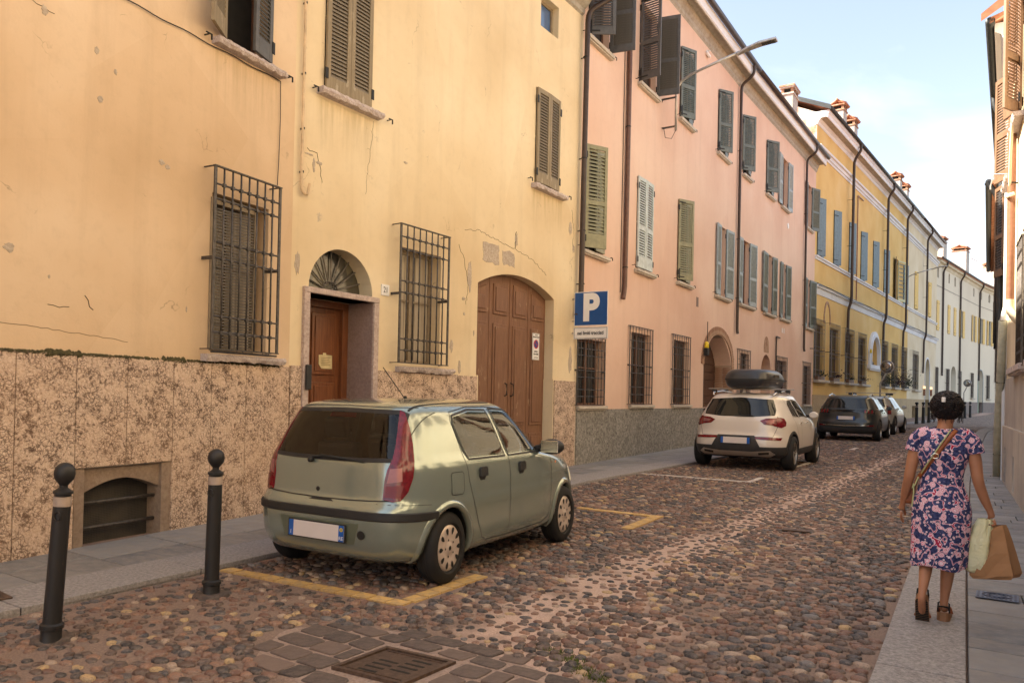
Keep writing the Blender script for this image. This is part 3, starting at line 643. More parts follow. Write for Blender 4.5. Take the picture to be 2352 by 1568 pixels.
crack(SB, [(3.6, 4.3), (4.0, 4.35), (4.6, 4.28), (5.2, 4.22), (5.8, 4.1), (6.3, 3.9)], .003, 4, .02); crack(SB, [(1.4, 5.4), (1.36, 5.0), (1.3, 4.6), (1.28, 4.3)], .0018, 5, .012); crack(SB, [(.2, 4.68), (.38, 4.66), (.45, 4.45), (.47, 4.25)], .004, 6); crack(SB, [(7.2, 5.4), (7.3, 5.0), (7.25, 4.6)], .003, 7)
crack(SB, [(3.45, 4.0), (3.6, 3.8), (3.72, 3.4), (3.65, 3.0)], .003, 8, .02); crack(SB, [(5.12, 4.25), (5.14, 4.6)], .006, 9)
# two brick coloured dark stains beside the plinth are left to the plaster material

# ================================================================ pink house
hC = empty('pink_house', T(*PBC, .09), 'long salmon-pink plastered house with grey-green louvred shutters, between two yellow houses', 'house')
opC = [(.22, 1.25, 9.22, 11.2, 0), (3.0, 4.1, 9.24, 11.25, 0), (5.88, 6.9, 9.32, 11.25, 0), (9.38, 10.4, 9.36, 11.3, 0), (.2, 1.15, 4.7, 6.9, 0), (3.02, 4.0, 4.72, 6.95, 0), (5.92, 6.9, 4.82, 7.05, 0), (9.85, 10.45, 4.86, 7.1, 0), (.02, 1.36, 1.38, 2.8, 0), (2.85, 4.1, 1.4, 3.15, 0), (5.8, 7.0, 1.4, 3.18, 0), (8.4, 11.35, 1.3, 3.62, .95, .6)]
zc0, zc1, zc2 = 12.02, 12.22, 12.5
wall_mesh(.0, LC, 1.3, 12.3, opC).build('wall', m_pink, hC, SCC)
opC2 = [(-.15 + .15, .9, 9.42, 11.4, 0), (2.99, 4.0, 9.46, 11.45, 0), (5.42, 6.38, 9.48, 11.5, 0), (10.1, 10.98, 9.53, 11.55, 0), (.08, .93, 4.9, 7.15, 0), (3.4, 4.1, 4.92, 7.2, 0), (5.75, 6.3, 4.93, 7.2, 0), (10.3, 10.9, 4.96, 7.2, 0), (.1, 1.2, 1.4, 3.2, 0), (2.78, 4.22, 1.32, 3.32, .7, .5), (5.2, 6.75, 1.4, 3.2, 0), (9.95, 11.4, 1.4, 3.2, 0)]
wall_mesh(0, LC2, 1.3, 12.6, opC2).build('wall', m_pink, hC, SC2)
MB().box(0, 8.4, -.025, .3, -.1, 1.3).box(11.35, LC, -.025, .3, -.1, 1.3).build('plinth', m_gplinth, hC, SCC); MB().box(0, 2.78, -.025, .3, -.1, 1.3).box(4.22, LC2, -.025, .3, -.1, 1.3).build('plinth', m_gplinth, hC, SC2)
pf = [(.1, 0), (0, .0), (-.03, .04), (-.05, .06), (-.05, .16), (-.1, .22), (-.13, .32), (-.13, .38), (.1, .38)]
MB().prism(pf, -.05, LC, zc0, zc1).build('cornice_moulding', m_soffit, hC, SCC); MB().prism(pf, 0, LC2 + .02, zc1, zc2).build('cornice_moulding', m_soffit, hC, SC2)
pf = [(.1, .38), (-.36, .38), (-.36, .3), (-.40, .3), (-.40, .62), (.1, .62)]
MB().prism(pf, -.05, LC, zc0, zc1).build('eaves', m_soffit, hC, SCC); MB().prism(pf, 0, LC2 + .15, zc1, zc2).build('eaves', m_soffit, hC, SC2)
MB().prism([(-.402, .32), (-.43, .34), (-.43, .64), (-.402, .64)], -.05, LC, zc0, zc1).build('fascia', m_white, hC, SCC); MB().prism([(-.402, .32), (-.43, .34), (-.43, .64), (-.402, .64)], 0, LC2 + .15, zc1, zc2).build('fascia', m_white, hC, SC2)
MB().tube([(-.1, -.52, zc0 + .68), (LC, -.52, zc1 + .68)], .085, 12).build('gutter', m_gutter, hC, SCC, smooth=True); MB().tube([(0, -.52, zc1 + .68), (LC2 + .2, -.52, zc2 + .68)], .085, 12).build('gutter', m_gutter, hC, SC2, smooth=True)
body_shell(hC, SCC, 0, LC, zc0 + .62, 9, m_pink, m_tile, .4, 14, ztop2=zc1 + .62); body_shell(hC, SC2, 0, LC2, zc1 + .62, 9, m_pink, m_tile, .4, 14, ztop2=zc2 + .62)
def win_simple(h, S, x0, x1, z0, z1, mf=m_winframe, mg=m_glass, **k): return window(h, S, x0, x1, z0, z1, mf, mg, .2, **k)
for o in opC[:8]: win_simple(hC, SCC, *o[:4])
for o in opC2[:8]: win_simple(hC, SC2, *o[:4])
# upper row
for i, (x0, x1, z0, z1, al, ar) in enumerate(((.22, 1.25, 9.22, 11.2, 60, 82), (3.0, 4.1, 9.24, 11.25, 98, 82))):
    leaf(hC, SCC, x0, z0, z1, .55, al, 1, m_shgrey, None, 2, .055, True, bars=1); leaf(hC, SCC, x1, z0, z1, .57, 180 - ar + 0, -1, m_shgrey, None, 2, .055, True) if False else leaf(hC, SCC, x1, z0, z1, .57, ar + 18, -1, m_shgrey, None, 2, .055, True)
for S_, x, z0, z1, w, an in ((SCC, 5.88, 9.32, 11.25, .56, 26), (SCC, 9.38, 9.36, 11.3, .56, 33), (SC2, -.17, 9.5, 11.4, .56, 33), (SC2, 2.97, 9.5, 11.45, .6, 33)):
    leaf(hC, S_, x, z0, z1, w, an, 1, m_shgreen, None, 2, .05, False, bars=1)
    leaf(hC, S_, x + 1.0, z0, z1, .5, 6, -1, m_shgreen, None, 2, .05, False)
def pair_open(h, S, xl0, xl1, xr0, xr1, z0, z1, m, m2=None, ro=4):
    leaf(h, S, xl1, z0, z1, xl1 - xl0, 180 - 3, 1, m, m2, 2, .055, False); leaf(h, S, xr0, z0, z1, xr1 - xr0, 180 - ro, -1, m, m2, 2, .055, False)
pair_open(hC, SC2, 4.8, 5.4, 6.4, 6.98, 9.5, 11.5, m_shlight, m_shlight); pair_open(hC, SC2, 9.62, 10.08, 11.0, 11.62, 9.55, 11.55, m_shgreen, m_shgreen, 22)
for S_, a, c, z in ((SCC, .1, 1.36, 9.19), (SCC, 2.92, 4.22, 9.21), (SCC, 5.8, 7.0, 9.28), (SCC, 9.3, 10.6, 9.33), (SC2, -.1, 1.0, 9.4), (SC2, 2.93, 4.2, 9.44), (SC2, 5.28, 6.55, 9.47), (SC2, 9.85, 11.2, 9.52)): sill(hC, S_, a, c, z, m_psill, .08, .12); hook(hC, S_, c + .12, z + .02); hook(hC, S_, a - .12, z + .02)
# middle row
leaf(hC, SCC, .18, 4.72, 6.9, .55, 29, 1, m_sholive, None, 2, .075, True, bars=0, bottom=.3, lab='olive green shutter standing ajar'); leaf(hC, SCC, 1.15, 4.72, 6.9, .5, 2, -1, m_sholive, None, 2, .075)
leaf(hC, SCC, 3.02, 4.74, 6.95, .485, 2, 1, m_shivory, None, 2, .06, True, bottom=.28, lab='closed pale shutter leaf'); leaf(hC, SCC, 4.0, 4.74, 6.95, .485, 2, -1, m_shivory, None, 2, .06, True, bottom=.28, lab='closed pale shutter leaf')
leaf(hC, SCC, 5.9, 4.84, 7.05, .56, 27, 1, m_sholive, None, 2, .06, True, bars=1, lab='olive green shutter standing ajar'); leaf(hC, SCC, 6.9, 4.84, 7.05, .5, 4, -1, m_sholive, None, 2, .06)
pair_open(hC, SCC, 9.35, 9.85, 10.45, 11.1, 4.88, 7.1, m_shlight, None, 6); pair_open(hC, SC2, -.42, .08, .93, 1.6, 4.92, 7.15, m_shlight, None, 6); pair_open(hC, SC2, 2.6, 3.4, 4.1, 4.62, 4.93, 7.18, m_shsage, None, 6); pair_open(hC, SC2, 5.3, 5.75, 6.3, 6.9, 4.95, 7.2, m_shsage, None, 6); pair_open(hC, SC2, 9.72, 10.3, 10.9, 11.65, 4.97, 7.2, m_shsage, None, 10)
for S_, a, c, z in ((SCC, .06, 1.34, 4.66), (SCC, 2.92, 4.17, 4.69), (SCC, 5.84, 7.1, 4.79), (SCC, 9.3, 10.9, 4.84), (SC2, -.22, 1.6, 4.89), (SC2, 2.92, 4.58, 4.9), (SC2, 5.32, 7.0, 4.92), (SC2, 9.87, 11.68, 4.95)): sill(hC, S_, a, c, z, m_psill, .07, .12, 0); hook(hC, S_, a - .12, z + .06); hook(hC, S_, c + .13, z + .03)
# ground row grilles
for S_, x0, x1, z0, z1, nv in ((SCC, .0, 1.38, 1.4, 2.85, 7), (SCC, 2.75, 4.24, 1.42, 3.29, 7), (SCC, 5.7, 7.18, 1.42, 3.32, 7), (SC2, -.2, 1.35, 1.45, 3.32, 7), (SC2, 5.15, 6.87, 1.42, 3.36, 7), (SC2, 9.85, 11.5, 1.42, 3.36, 7)):
    win_simple(hC, S_, max(x0 + .12, .1), x1 - .15 if x1 < 8 else 11.4, z0 - .02, z1 - .14 if z1 > 3 else z1 - .05)
    grille(hC, S_, x0 + (.02 if S_ is SCC else 0), x1, z0, z1, nv, [z0 + (z1 - z0) * t for t in (.12, .22, .4, .5, .72, .82)], .05, .0085); sill(hC, S_, x0 - .02, x1 + .02, z0 - .03, m_psill, .06, .09)
# brick arch with pieces
def brick_arch(h, S, x0, x1, zs, z1, rise, dep, jamb=True):
    me = MB().box(-.035, .035, -.02, .02, -.12, .12).mesh('brick', m_brick); mh = MB().box(-.12, .12, -.02, .02, -.032, .032).mesh('brick', m_brick)
    a = (x1 - x0) / 2; c = (x0 + x1) / 2; rr = random.Random(5)
    n = int(math.pi * (a + rise) / 2 / .085)
    for k in range(n + 1):
        t = math.pi * k / n; x = c + (a + .13) * math.cos(t); z = zs + (rise + .13) * math.sin(t)
        ang = math.atan2(math.cos(t) / (a + .1), math.sin(t) / (rise + .1))
        inst('brick', me, h, S @ T(x, -.012 + rr.uniform(-.006, .006), z) @ RY(ang) @ RY(rr.uniform(-.03, .03)))
    if jamb:
        z = 1.33
        while z < zs - .03:
            inst('brick', mh, h, S @ T(x1 + .12, -.012 + rr.uniform(-.006, .006), z)); inst('brick', mh, h, S @ T(x1 - .02, .14 + rr.uniform(-.01, .01), z) @ RZ(R(90))); inst('brick', mh, h, S @ T(x1 - .02, .41 + rr.uniform(-.01, .01), z) @ RZ(R(90)))
            z += .075
brick_arch(hC, SCC, 8.4, 11.35, 2.67, 3.62, .95, .9)
wall_mesh(8.0, 11.9, 1.3, 4.1, [(8.4, 11.35, 1.3, 3.62, .95, .9)], y=.004) if False else None
ga = MB(); 
for k in range(14): ga.box(8.4, 11.35, .56, .6, .1 + k * .26, .1 + k * .26 + .255)
ag = ga.build('arch_gate', wood('gate_dark_wood', (.11, .055, .035), (.07, .035, .025), rough=.55), hC, SCC)
for k in range(12): MB().box(8.42, 11.33, .545, .56, .12 + k * .26, .12 + k * .26 + .235).build('gate_plank', ag.data.materials[0], ag, SCC, bevel=.006)
m_bw = (lambda n: (lambda bt: (n.setin(bt, 'Color1', (.34, .19, .11)), n.setin(bt, 'Color2', (.50, .36, .25)), n.setin(bt, 'Mortar', (.50, .43, .34)), n.setin(bt, 'Scale', 1.), n.setin(bt, 'Mortar Size', .012), n.setin(bt, 'Brick Width', .24), n.setin(bt, 'Row Height', .075), n.lk(n.vec((1, 1, 1), (R(90), 0, R(90))), bt.inputs['Vector']), n.out(n.mix(n.ramp(n.noise(6, 5, .7), (.4, 0.), (.7, .5)), bt.outputs['Color'], (.34, .24, .18)), .9, 0, n.bump(n.noise(30, 5), .6, .01)))[-1])(n.node('TexBrick')))(NT('brick_reveal'))
nA = 16; vs = [(11.34, y_, -.05) for y_ in (-.01, .56)] + [(9.875 + 1.465 * math.cos(math.pi * k / nA), y_, 2.67 + .935 * math.sin(math.pi * k / nA)) for k in range(nA + 1) for y_ in (-.01, .56)]
MB().add(vs, [(2 * k, 2 * k + 1, 2 * k + 3, 2 * k + 2) for k in range(nA + 1)]).build('arch_reveal', m_bw, hC, SCC)
# small arched door and blind relief
sd_ = MB(); disc(sd_, 3.5, 2.62, .72, .42); sd_.box(2.78, 4.22, .42, .46, 0, 2.62); sd_.build('arched_door', m_gate, hC, SC2)
b = MB(); disc(b, 3.47, 3.68, .34, -.008); b.box(3.13, 3.81, -.008, 0, 3.4, 3.68); b.build('brick_relief', m_brick, hC, SC2)
# fittings
pipe(hC, SCC, [(2.3, -.07, 12.0), (2.27, -.07, 6.7), (2.24, -.07, 4.1), (2.16, -.07, 3.86)], .055, m_pipebr if False else flat('downpipe_red_brown', (.13, .065, .045), .42), 'downpipe', [(2.27, -.07, 7.9), (2.25, -.07, 4.6)])
MB().tube([(2.12, -.02, 12.0), (2.1, -.02, 4.0)], .01, 6).build('wall_cable', m_blackpl, hC, SCC)
for x, S_, zt in ((-.72 + .05, SC2, zc1), (9.5, SC2, zc2 - .04)):
    pipe(hC, S_, [(x, -.52, zt + .62), (x, -.52, zt + .28), (x, -.1, zt), (x, -.1, 3.95), (x - .03, -.13, 3.8)], .05, m_pipeb, 'downpipe', [(x, -.1, 10), (x, -.1, 7), (x, -.1, 5)])
MB().box(7.62, 7.8, -.006, .02, 4.28, 4.56).build('vent_slot', m_winframe, hC, SCC)
b = MB(); b.lathe([(.12, 0), (.12, .02), (.05, .03)], 16, T(6.56, -.0, 8.88) @ RX(R(90))); b.build('wall_plate', m_signw, hC, SC2)
MB().box(5.85, 5.93, -.012, 0, 4.35, 4.55).box(6.15, 6.23, -.012, 0, 4.35, 4.55).build('vent_plate', m_signw, hC, SC2)
pipe(hC, SC2, [(5.3, -.06, 4.1), (4.75, -.06, 4.12), (4.72, -.06, .3)], .03, m_pipeb, 'gas_pipe')
b = MB(); b.lathe([(.11, 0), (.13, .03), (.13, .06), (.08, .08)], 16, T(8.17, -.0, 11.9) @ RX(R(60)) ); b.tube([(8.17, .02, 12.05), (8.17, -.1, 12.0)], .02, 6); b.build('outdoor_light', m_signw, hC, SCC)
# warning lamp and mast at the arch
b = MB().tube([(8.42, -.1, 2.9), (8.42, -.1, 3.9)], .012, 6); b.build('mast', m_black, hC, SCC)
MB().lathe([(.05, 0), (.07, .02), (.06, .16), (.02, .2)], 12, T(8.3, -.12, 3.1)).build('warning_lamp', m_yel, hC, SCC, smooth=True)
MB().box(8.22, 8.38, -.18, -.06, 2.88, 3.1).build('lamp_box', m_black, hC, SCC, bevel=.01)
# chimney of the pink house
def chimney(label, S, x, y, z0, z1, w=.55, d=.7, tiled=True, m=None, slots=2):
    c = empty('chimney', S @ T(x, y, z0), label, 'chimney'); m = m or m_chim; MM = S @ T(x, y, 0)
    MB().box(-w / 2, w / 2, -d / 2, d / 2, z0, z1 - .45).build('shaft', m, c, MM)
    MB().box(-w / 2 - .05, w / 2 + .05, -d / 2 - .05, d / 2 + .05, z1 - .45, z1 - .38).box(-w / 2 - .07, w / 2 + .07, -d / 2 - .07, d / 2 + .07, z1 - .16, z1 - .1).build('collar', m_brick if tiled else m, c, MM)
    b = MB()
    for i in (-1, 0, 1):
        for j in (-1, 1): b.box(i * w * .42 - .06, i * w * .42 + .06, j * d * .42 - .06, j * d * .42 + .06, z1 - .38, z1 - .16)
    b.build('flue_posts', m_brick, c, MM, kind='stuff')
    MB().box(-w / 2 + .1, w / 2 - .1, -d / 2 + .1, d / 2 - .1, z1 - .38, z1 - .16).build('flue', m_dark, c, MM)
    if tiled:
        b = MB(); n = 5
        for sgn in (-1, 1):
            for k in range(n):
                x0 = -w / 2 - .1 + (w + .2) * (k + .5) / n
                b.tube([(x0, sgn * (d / 2 + .14), z1 - .1), (x0, 0, z1 + .14)], .07, 8)
        b.tube([(-w / 2 - .14, 0, z1 + .15), (w / 2 + .14, 0, z1 + .15)], .075, 8)
        b.build('tile_cap', m_tile, c, MM, smooth=True)
    else: MB().box(-w / 2 - .1, w / 2 + .1, -d / 2 - .1, d / 2 + .1, z1 - .1, z1 - .02).build('cap', m_brick, c, MM)
    return c
chimney('rendered grey chimney with a brick cap on the far end of the pink house roof', SC2, 10.3, .9, 13.0, 16.15, 1.0, .5, False)

# ================================================================ deep yellow palazzo with cream end
hD = empty('palazzo', T(*PCD, .26), 'tall deep-yellow palazzo with white bands, slate-blue board shutters and barred windows, its far end cream', 'house')
shx = [.3, 3.28, 6.46, 9.21, 12.37, 15.52, None, 22.1]
opD = [(x, x + 1.05, 8.62, 11.4, 0) for x in shx if x is not None] + [(19.35, 20.15, 8.62, 11.4, 0)]
gD = [(.1, 2.02), (2.95, 4.97), (6.1, 8.1), (9.1, 11.15), (15.45, 17.35), (18.55, 20.7), (22.0, 24.15)]
opD += [(a + .05, c - .35, 2.66, 5.3, 0) for a, c in gD] + [(11.85, 14.1, 3.85, 5.55, 1.1, .5), (1.2, 1.95, .35, 1.2, 0), (20.5, 21.3, .35, 1.2, 0)]
opD2 = [(26.55, 28.9, 2.66, 5.3, 0), (31.95, 34.2, .2, 5.25, 1.0, .5), (26.9, 28.0, 8.75, 11.5, 0), (32.9, 34.1, 8.8, 11.6, 0), (26.25, 27.55, .3, 1.36, 0)]
DX = 24.15
wall_mesh(0, DX, 1.88, 15.0, [o for o in opD if o[2] > 1.5]).build('wall', m_deep, hD, SD)
wall_mesh(DX, LD, 1.88, 15.0, [o if o[2] > 1 else (o[0], o[1], 1.88, o[3], o[4], .5) for o in opD2[:4]]).build('wall', m_cream, hD, SD, label='cream coloured end of the facade')
MB().box(0, 1.2, -.03, .3, -.1, 1.88).box(1.95, 20.5, -.03, .3, -.1, 1.88).box(21.3, 26.25, -.03, .3, -.1, 1.88).box(27.55, 31.95, -.03, .3, -.1, 1.88).box(34.2, LD, -.03, .3, -.1, 1.88).box(1.2, 1.95, -.03, .3, 1.2, 1.88).box(20.5, 21.3, -.03, .3, 1.2, 1.88).box(26.25, 27.55, -.03, .3, 1.36, 1.88).build('plinth', m_dplinth, hD, SD)
for a, c in ((1.2, 1.95), (20.5, 21.3), (26.25, 27.55)):
    MB().box(a, c, .2, .24, 0, 1.36).build('basement_opening', m_dark, hD, SD)
def band(S, a, c, z0, z1, outs, h, m=m_white, nm='string_course'): 
    n = len(outs); pf = [(.05, z0)] + [(-o, z0 + (z1 - z0) * t) for t, o in outs] + [(.05, z1)]
    return MB().prism(pf, a, c).build(nm, m, h, S)
band(SD, -.02, LD + .1, 6.74, 7.16, [(0, .03), (.25, .05), (.7, .08), (.72, .16), (1, .2)], hD); band(SD, -.02, LD, 8.38, 8.56, [(0, .05), (.6, .07), (.62, .12), (1, .12)], hD)
MB().prism([(.02, 7.16), (-.21, 7.165), (-.2, 7.2), (.02, 7.27)], -.02, LD + .1).build('ledge', m_gutterg, hD, SD)
band(SD, -.02, LD, 13.5, 13.86, [(0, .03), (.3, .04), (.32, .09), (.7, .12), (.75, .2), (1, .22)], hD)
MB().prism([(.1, 14.8), (-.02, 14.85), (-.05, 14.9), (-.06, 14.98), (-.12, 15.02), (-.16, 15.1), (-.44, 15.12), (-.44, 15.08), (-.48, 15.08), (-.5, 15.25), (-.56, 15.3), (-.56, 15.42), (.1, 15.42)], -.02, LD + .02).build('eaves_cornice', m_white, hD, SD)
MB().box(-.0, LD, -.42, -.14, 15.098, 15.108).build('soffit', m_soffit, hD, SD)
MB().tube([(-.1, -.64, 15.47), (DX + 2, -.64, 15.47)], .085, 10).build('gutter', m_gutterg, hD, SD, smooth=True); MB().tube([(DX + 2.02, -.64, 15.47), (LD, -.64, 15.47)], .08, 10).build('gutter', m_gutter, hD, SD, smooth=True)
# body and gable towards the pink roof
DP = 9.; rzD = 15.5 + .5 * (DP / 2)
MB().quad((0, 0, 0), (0, DP, 0), (0, DP, 15.4), (0, DP / 2, rzD - .1), (0, 0, 15.4)).build('gable_wall', m_gable, hD, SD)
MB().quad((LD, 0, 0), (LD, 0, 15.4), (LD, DP / 2, rzD - .1), (LD, DP, 15.4), (LD, DP, 0)).quad((0, DP, 0), (LD, DP, 0), (LD, DP, 15.4), (0, DP, 15.4)).build('side_wall', m_cream, hD, SD)
b = MB()
for ya, yb in ((-.6, DP / 2), (DP + .6, DP / 2)): b.add([(-.1, ya, 15.42 - .0), (LD, ya, 15.42), (LD, yb, rzD + .1), (-.1, yb, rzD + .1), (-.1, ya, 15.52), (LD, ya, 15.52), (LD, yb, rzD + .2), (-.1, yb, rzD + .2)], [(0, 1, 2, 3), (7, 6, 5, 4), (0, 4, 5, 1), (3, 2, 6, 7), (0, 3, 7, 4), (1, 5, 6, 2)])
b.build('roof', m_tile, hD, SD)
MB().add([(-.16, -.66, 15.38), (-.16, DP / 2, rzD + .02), (-.16, DP / 2, rzD + .24), (-.16, -.66, 15.6), (-.1, -.66, 15.38), (-.1, DP / 2, rzD + .02), (-.1, DP / 2, rzD + .24), (-.1, -.66, 15.6)], [(0, 1, 2, 3), (4, 7, 6, 5), (0, 4, 5, 1), (3, 2, 6, 7), (0, 3, 7, 4), (1, 5, 6, 2)]).build('verge_flashing', m_gutterg, hD, SD)
for i, x in enumerate(shx):
    if x is None: continue
    zz = 11.38
    leaf(hD, SD, x, 8.6, zz, .66, 18, 1, m_shblue, solid=True); leaf(hD, SD, x + 1.1, 8.62, zz, .5, 3, -1, m_shblue, solid=True)
    window(hD, SD, x, x + 1.05, 8.62, 11.4, m_winframe, m_glass, .2)
window(hD, SD, 19.35, 20.15, 8.62, 11.4, m_winframe, m_glass, .2, 0)
leaf(hD, SD, 19.35, 8.6, 11.38, .85, 170, 1, m_shdark, solid=True); o = leaf(hD, SD, 20.15, 8.6, 11.38, 1.2, 168, -1, flat('shutter_pale_yellow', (.55, .50, .26), .5), m_shblue, 1, .26)
for i, (a, c) in enumerate(gD):
    window(hD, SD, a + .05, c - .35, 2.66, 5.3, m_winframe, m_glass, .2, curtain=False)
    MB().box(a + .07, a + .07 + .45, .12, .15, 2.7, 5.2).build('inner_shutter', m_shblue, hD, SD)
    grille(hD, SD, a, c, 2.62, 5.56, 8, [5.34, 5.12, 4.92, 4.22, 4.0, 3.8, 3.1, 2.86], .22, .013, indiv=False, m=m_iron); sill(hD, SD, a - .05, c + .05, 2.6, m_psill, .1, .26)
window(hD, SD, 26.55, 28.9, 2.66, 5.3, m_winframe, m_glass, .2); grille(hD, SD, 26.4, 29.0, 2.62, 5.56, 7, [5.3, 4.9, 4.3, 3.9, 3.3, 2.9], .2, .013, indiv=False); sill(hD, SD, 26.3, 29.1, 2.58, m_psill, .1, .24)
for x in (26.6, 32.9): leaf(hD, SD, x, 8.75, 11.55, .6, 12, 1, m_shyel, solid=True); leaf(hD, SD, x + 1.2, 8.75, 11.55, .58, 12, -1, m_shyel, solid=True)
# portal niche
P_ = empty('dummy', I4); bpy.data.objects.remove(P_)
def arch_ring(S, x0, x1, zs, rise, w, z0, y0, y1, m, parent, name, n=22):
    c = (x0 + x1) / 2; a = (x1 - x0) / 2; b = MB(); vs = []; fs = []
    pts = [(x0, z0)] + [(c - a * math.cos(math.pi * k / n), zs + rise * math.sin(math.pi * k / n)) for k in range(n + 1)] + [(x1, z0)]
    pto = [(x0 - w, z0)] + [(c - (a + w) * math.cos(math.pi * k / n), zs + (rise + w) * math.sin(math.pi * k / n)) for k in range(n + 1)] + [(x1 + w, z0)]
    for (p, q) in zip(pts, pto): vs += [(p[0], y0, p[1]), (q[0], y0, q[1]), (p[0], y1, p[1]), (q[0], y1, q[1])]
    for i in range(len(pts) - 1):
        q = 4 * i; fs += [(q, q + 1, q + 5, q + 4), (q + 1, q + 3, q + 7, q + 5), (q + 2, q, q + 4, q + 6), (q + 3, q + 2, q + 6, q + 7)]
    fs += [(0, 2, 3, 1), (q + 4, q + 5, q + 7, q + 6)]
    return b.add(vs, fs).build(name, m, parent, S)
arch_ring(SD, 11.85, 14.1, 4.4, 1.15, .35, 3.82, -.12, .02, m_white, hD, 'portal_surround'); arch_ring(SD, 11.85, 14.1, 4.4, 1.15, .14, 3.82, -.18, -.12, m_white, hD, 'portal_moulding')
MB().box(11.3, 14.7, -.2, .02, 3.6, 3.83).box(11.5, 14.5, -.12, .02, 3.5, 3.6).build('portal_ledge', m_white, hD, SD)
MB().quad((11.8, .5, 3.8), (14.2, .5, 3.8), (14.2, .5, 5.6), (11.8, .5, 5.6)).build('niche_back', m_white, hD, SD)
MB().lathe([(.0, 0), (.12, .01), (.16, .1), (.1, .22), (.0, .24)], 14, SD.inverted() @ SD @ T(12.9, .1, 3.84)).build('niche_lamp', m_black, hD, SD, smooth=True)
MB().box(11.55, 14.45, .02, .05, 1.89, 3.5).build('portal_infill', m_deep, hD, SD)
MB().lathe([(.05, 0), (.07, .02), (.06, .2), (.02, .25)], 10, T(11.35, -.2, 4.5)).build('warning_lamp', m_yel, hD, SD)
arch_ring(SD, 1.85, 2.8, 5.7, .75, .14, 5.45, -.03, 0, m_brick, hD, 'arch_relief', 14)
# pipes
for x, zb in ((6.08, 4.45), (15.15, 3.5), (21.75, 4.2), (30.4, 4.2)):
    pipe(hD, SD, [(x, -.64, 15.4), (x, -.64, 15.1), (x, -.3, 14.6), (x, -.28, 7.0), (x - .03, -.14, 6.6), (x - .05, -.12, zb + .1), (x - .3, -.14, zb - .2)], .075, m_pipeb, 'downpipe', [(x, -.28, 10), (x, -.28, 12.5)], 10)
pipe(hD, SD, [(9.5, -.06, 13.2), (8.15, -.06, 13.2), (8.12, -.06, 7.3)], .03, m_pipebr, 'gas_pipe')
cb = MB(); cb.tube([(k * .6, -.24 - .01 * math.sin(k), 7.12 + .05 * math.sin(k * .45)) for k in range(60)], .018, 5); cb.build('facade_cable', m_blackpl, hD, SD)
# doorway of the cream end
MB().box(31.95, 34.2, .4, .46, 0, 5.3).build('street_door', m_shlight, hD, SD); arch_ring(SD, 31.95, 34.2, 4.3, .95, .12, 0, -.04, .02, m_white, hD, 'door_surround')
n_ = NT('wall_lamp_glow'); m_glow = n_.out((.8, .5, .25), .5); n_.p.inputs['Emission Color'].default_value = (1, .6, .3, 1); n_.p.inputs['Emission Strength'].default_value = .5
for x in (31.3, 34.7):
    o = MB().box(x - .1, x + .1, -.16, 0, 2.2, 2.75).build('wall_lamp', m_pipebr, hD, SD); MB().box(x - .08, x + .08, -.15, -.01, 2.751, 2.95).build('lamp_glass', m_glow, o, SD)
for lab, x, zt in (('first tiled chimney on the palazzo roof, nearest the gable', 8.0, 18.5), ('second tiled chimney on the palazzo roof, just beyond the first', 10.6, 18.4), ('third tiled chimney on the palazzo roof, half way along the ridge of gutters', 24.6, 18.5), ('fourth tiled chimney on the palazzo roof, just beyond the third', 27.4, 18.4)):
    chimney(lab, SD, x, 1.0, 15.9, zt, .8, .65)

# ================================================================ pale house at the far bend
hE = empty('pale_house', T(*PDE, .53), 'pale cream house at the far bend with yellow shutters and small attic windows', 'house')
def E_(x): return (SE, x) if x < LE - .2 else (SE2, x - LE)
att = [(.1, .7), (4.3, 4.85), (6.68, 7.3), (9.3, 9.85)]; att2 = [(-2.83 + 3, -2.27 + 3), (.45, 1.2), (3.85, 4.6), (7.5, 8.3), (11, 11.8)]
opE = [(a, c, 12.6, 13.5, .2) for a, c in att + [(15.2, 15.8)]] + [(x, x + .9, 8.0, 10.6, 0) for x in (.0, 4.15, 6.6)] + [(9.5, 10.4, 8.0, 10.6, 0), (15.2, 16.2, 8.0, 10.65, 0)] + [(a, c, 2.3, 4.78, 0) for a, c in ((0, 1.05), (4.0, 5.3), (9.05, 10.35), (14.7, 16.1))] + [(5.85, 7.95, .3, 5.1, .9, .5)]
wall_mesh(0, LE, 1.8, 13.8, [(o[0], o[1], max(o[2], 1.8)) + o[3:] for o in opE]).build('wall', m_ewall, hE, SE)
opE2 = [(a, c, 12.65, 13.55, .2) for a, c in att2[1:]] + [(x, x + 1.15, 8.0, 10.65, 0) for x in (.47, 3.9, 8.2, 12.)] + [(-.0 + .0, 2.1, .4, 5.2, 1.0, .5)] + [(3.5, 4.9, 2.15, 4.7, 0), (7.4, 8.9, 2.15, 4.68, 0), (11.5, 12.9, 2.15, 4.68, 0)]
wall_mesh(0, LE2, 1.8, 13.9, [(o[0] if o[0] > 0 else .03, o[1], max(o[2], 1.8)) + o[3:] for o in opE2]).build('wall', m_ewall, hE, SE2)
MB().box(0, 5.85, -.03, .3, 0, 1.8).box(7.95, LE, -.03, .3, 0, 1.8).build('plinth', m_eplinth, hE, SE); MB().box(2.1, LE2, -.03, .3, 0, 1.8).build('plinth', m_eplinth, hE, SE2)
for S_, L in ((SE, LE), (SE2, LE2)):
    MB().prism([(.1, 13.55), (0, 13.6), (-.06, 13.7), (-.12, 13.9), (-.3, 13.95), (-.34, 14.2), (.1, 14.2)], 0, L).build('cornice', m_rwall, hE, S_)
    MB().tube([(0, -.42, 14.28), (L, -.42, 14.28)], .09, 8).build('gutter', m_gutter, hE, S_)
    MB().box(0, L, -.02, 0, 11.86, 11.93).build('string_course', m_soffit, hE, S_)
    body_shell(hE, S_, 0, L, 14.2, 10, m_ewall, m_tile, .4, 20)
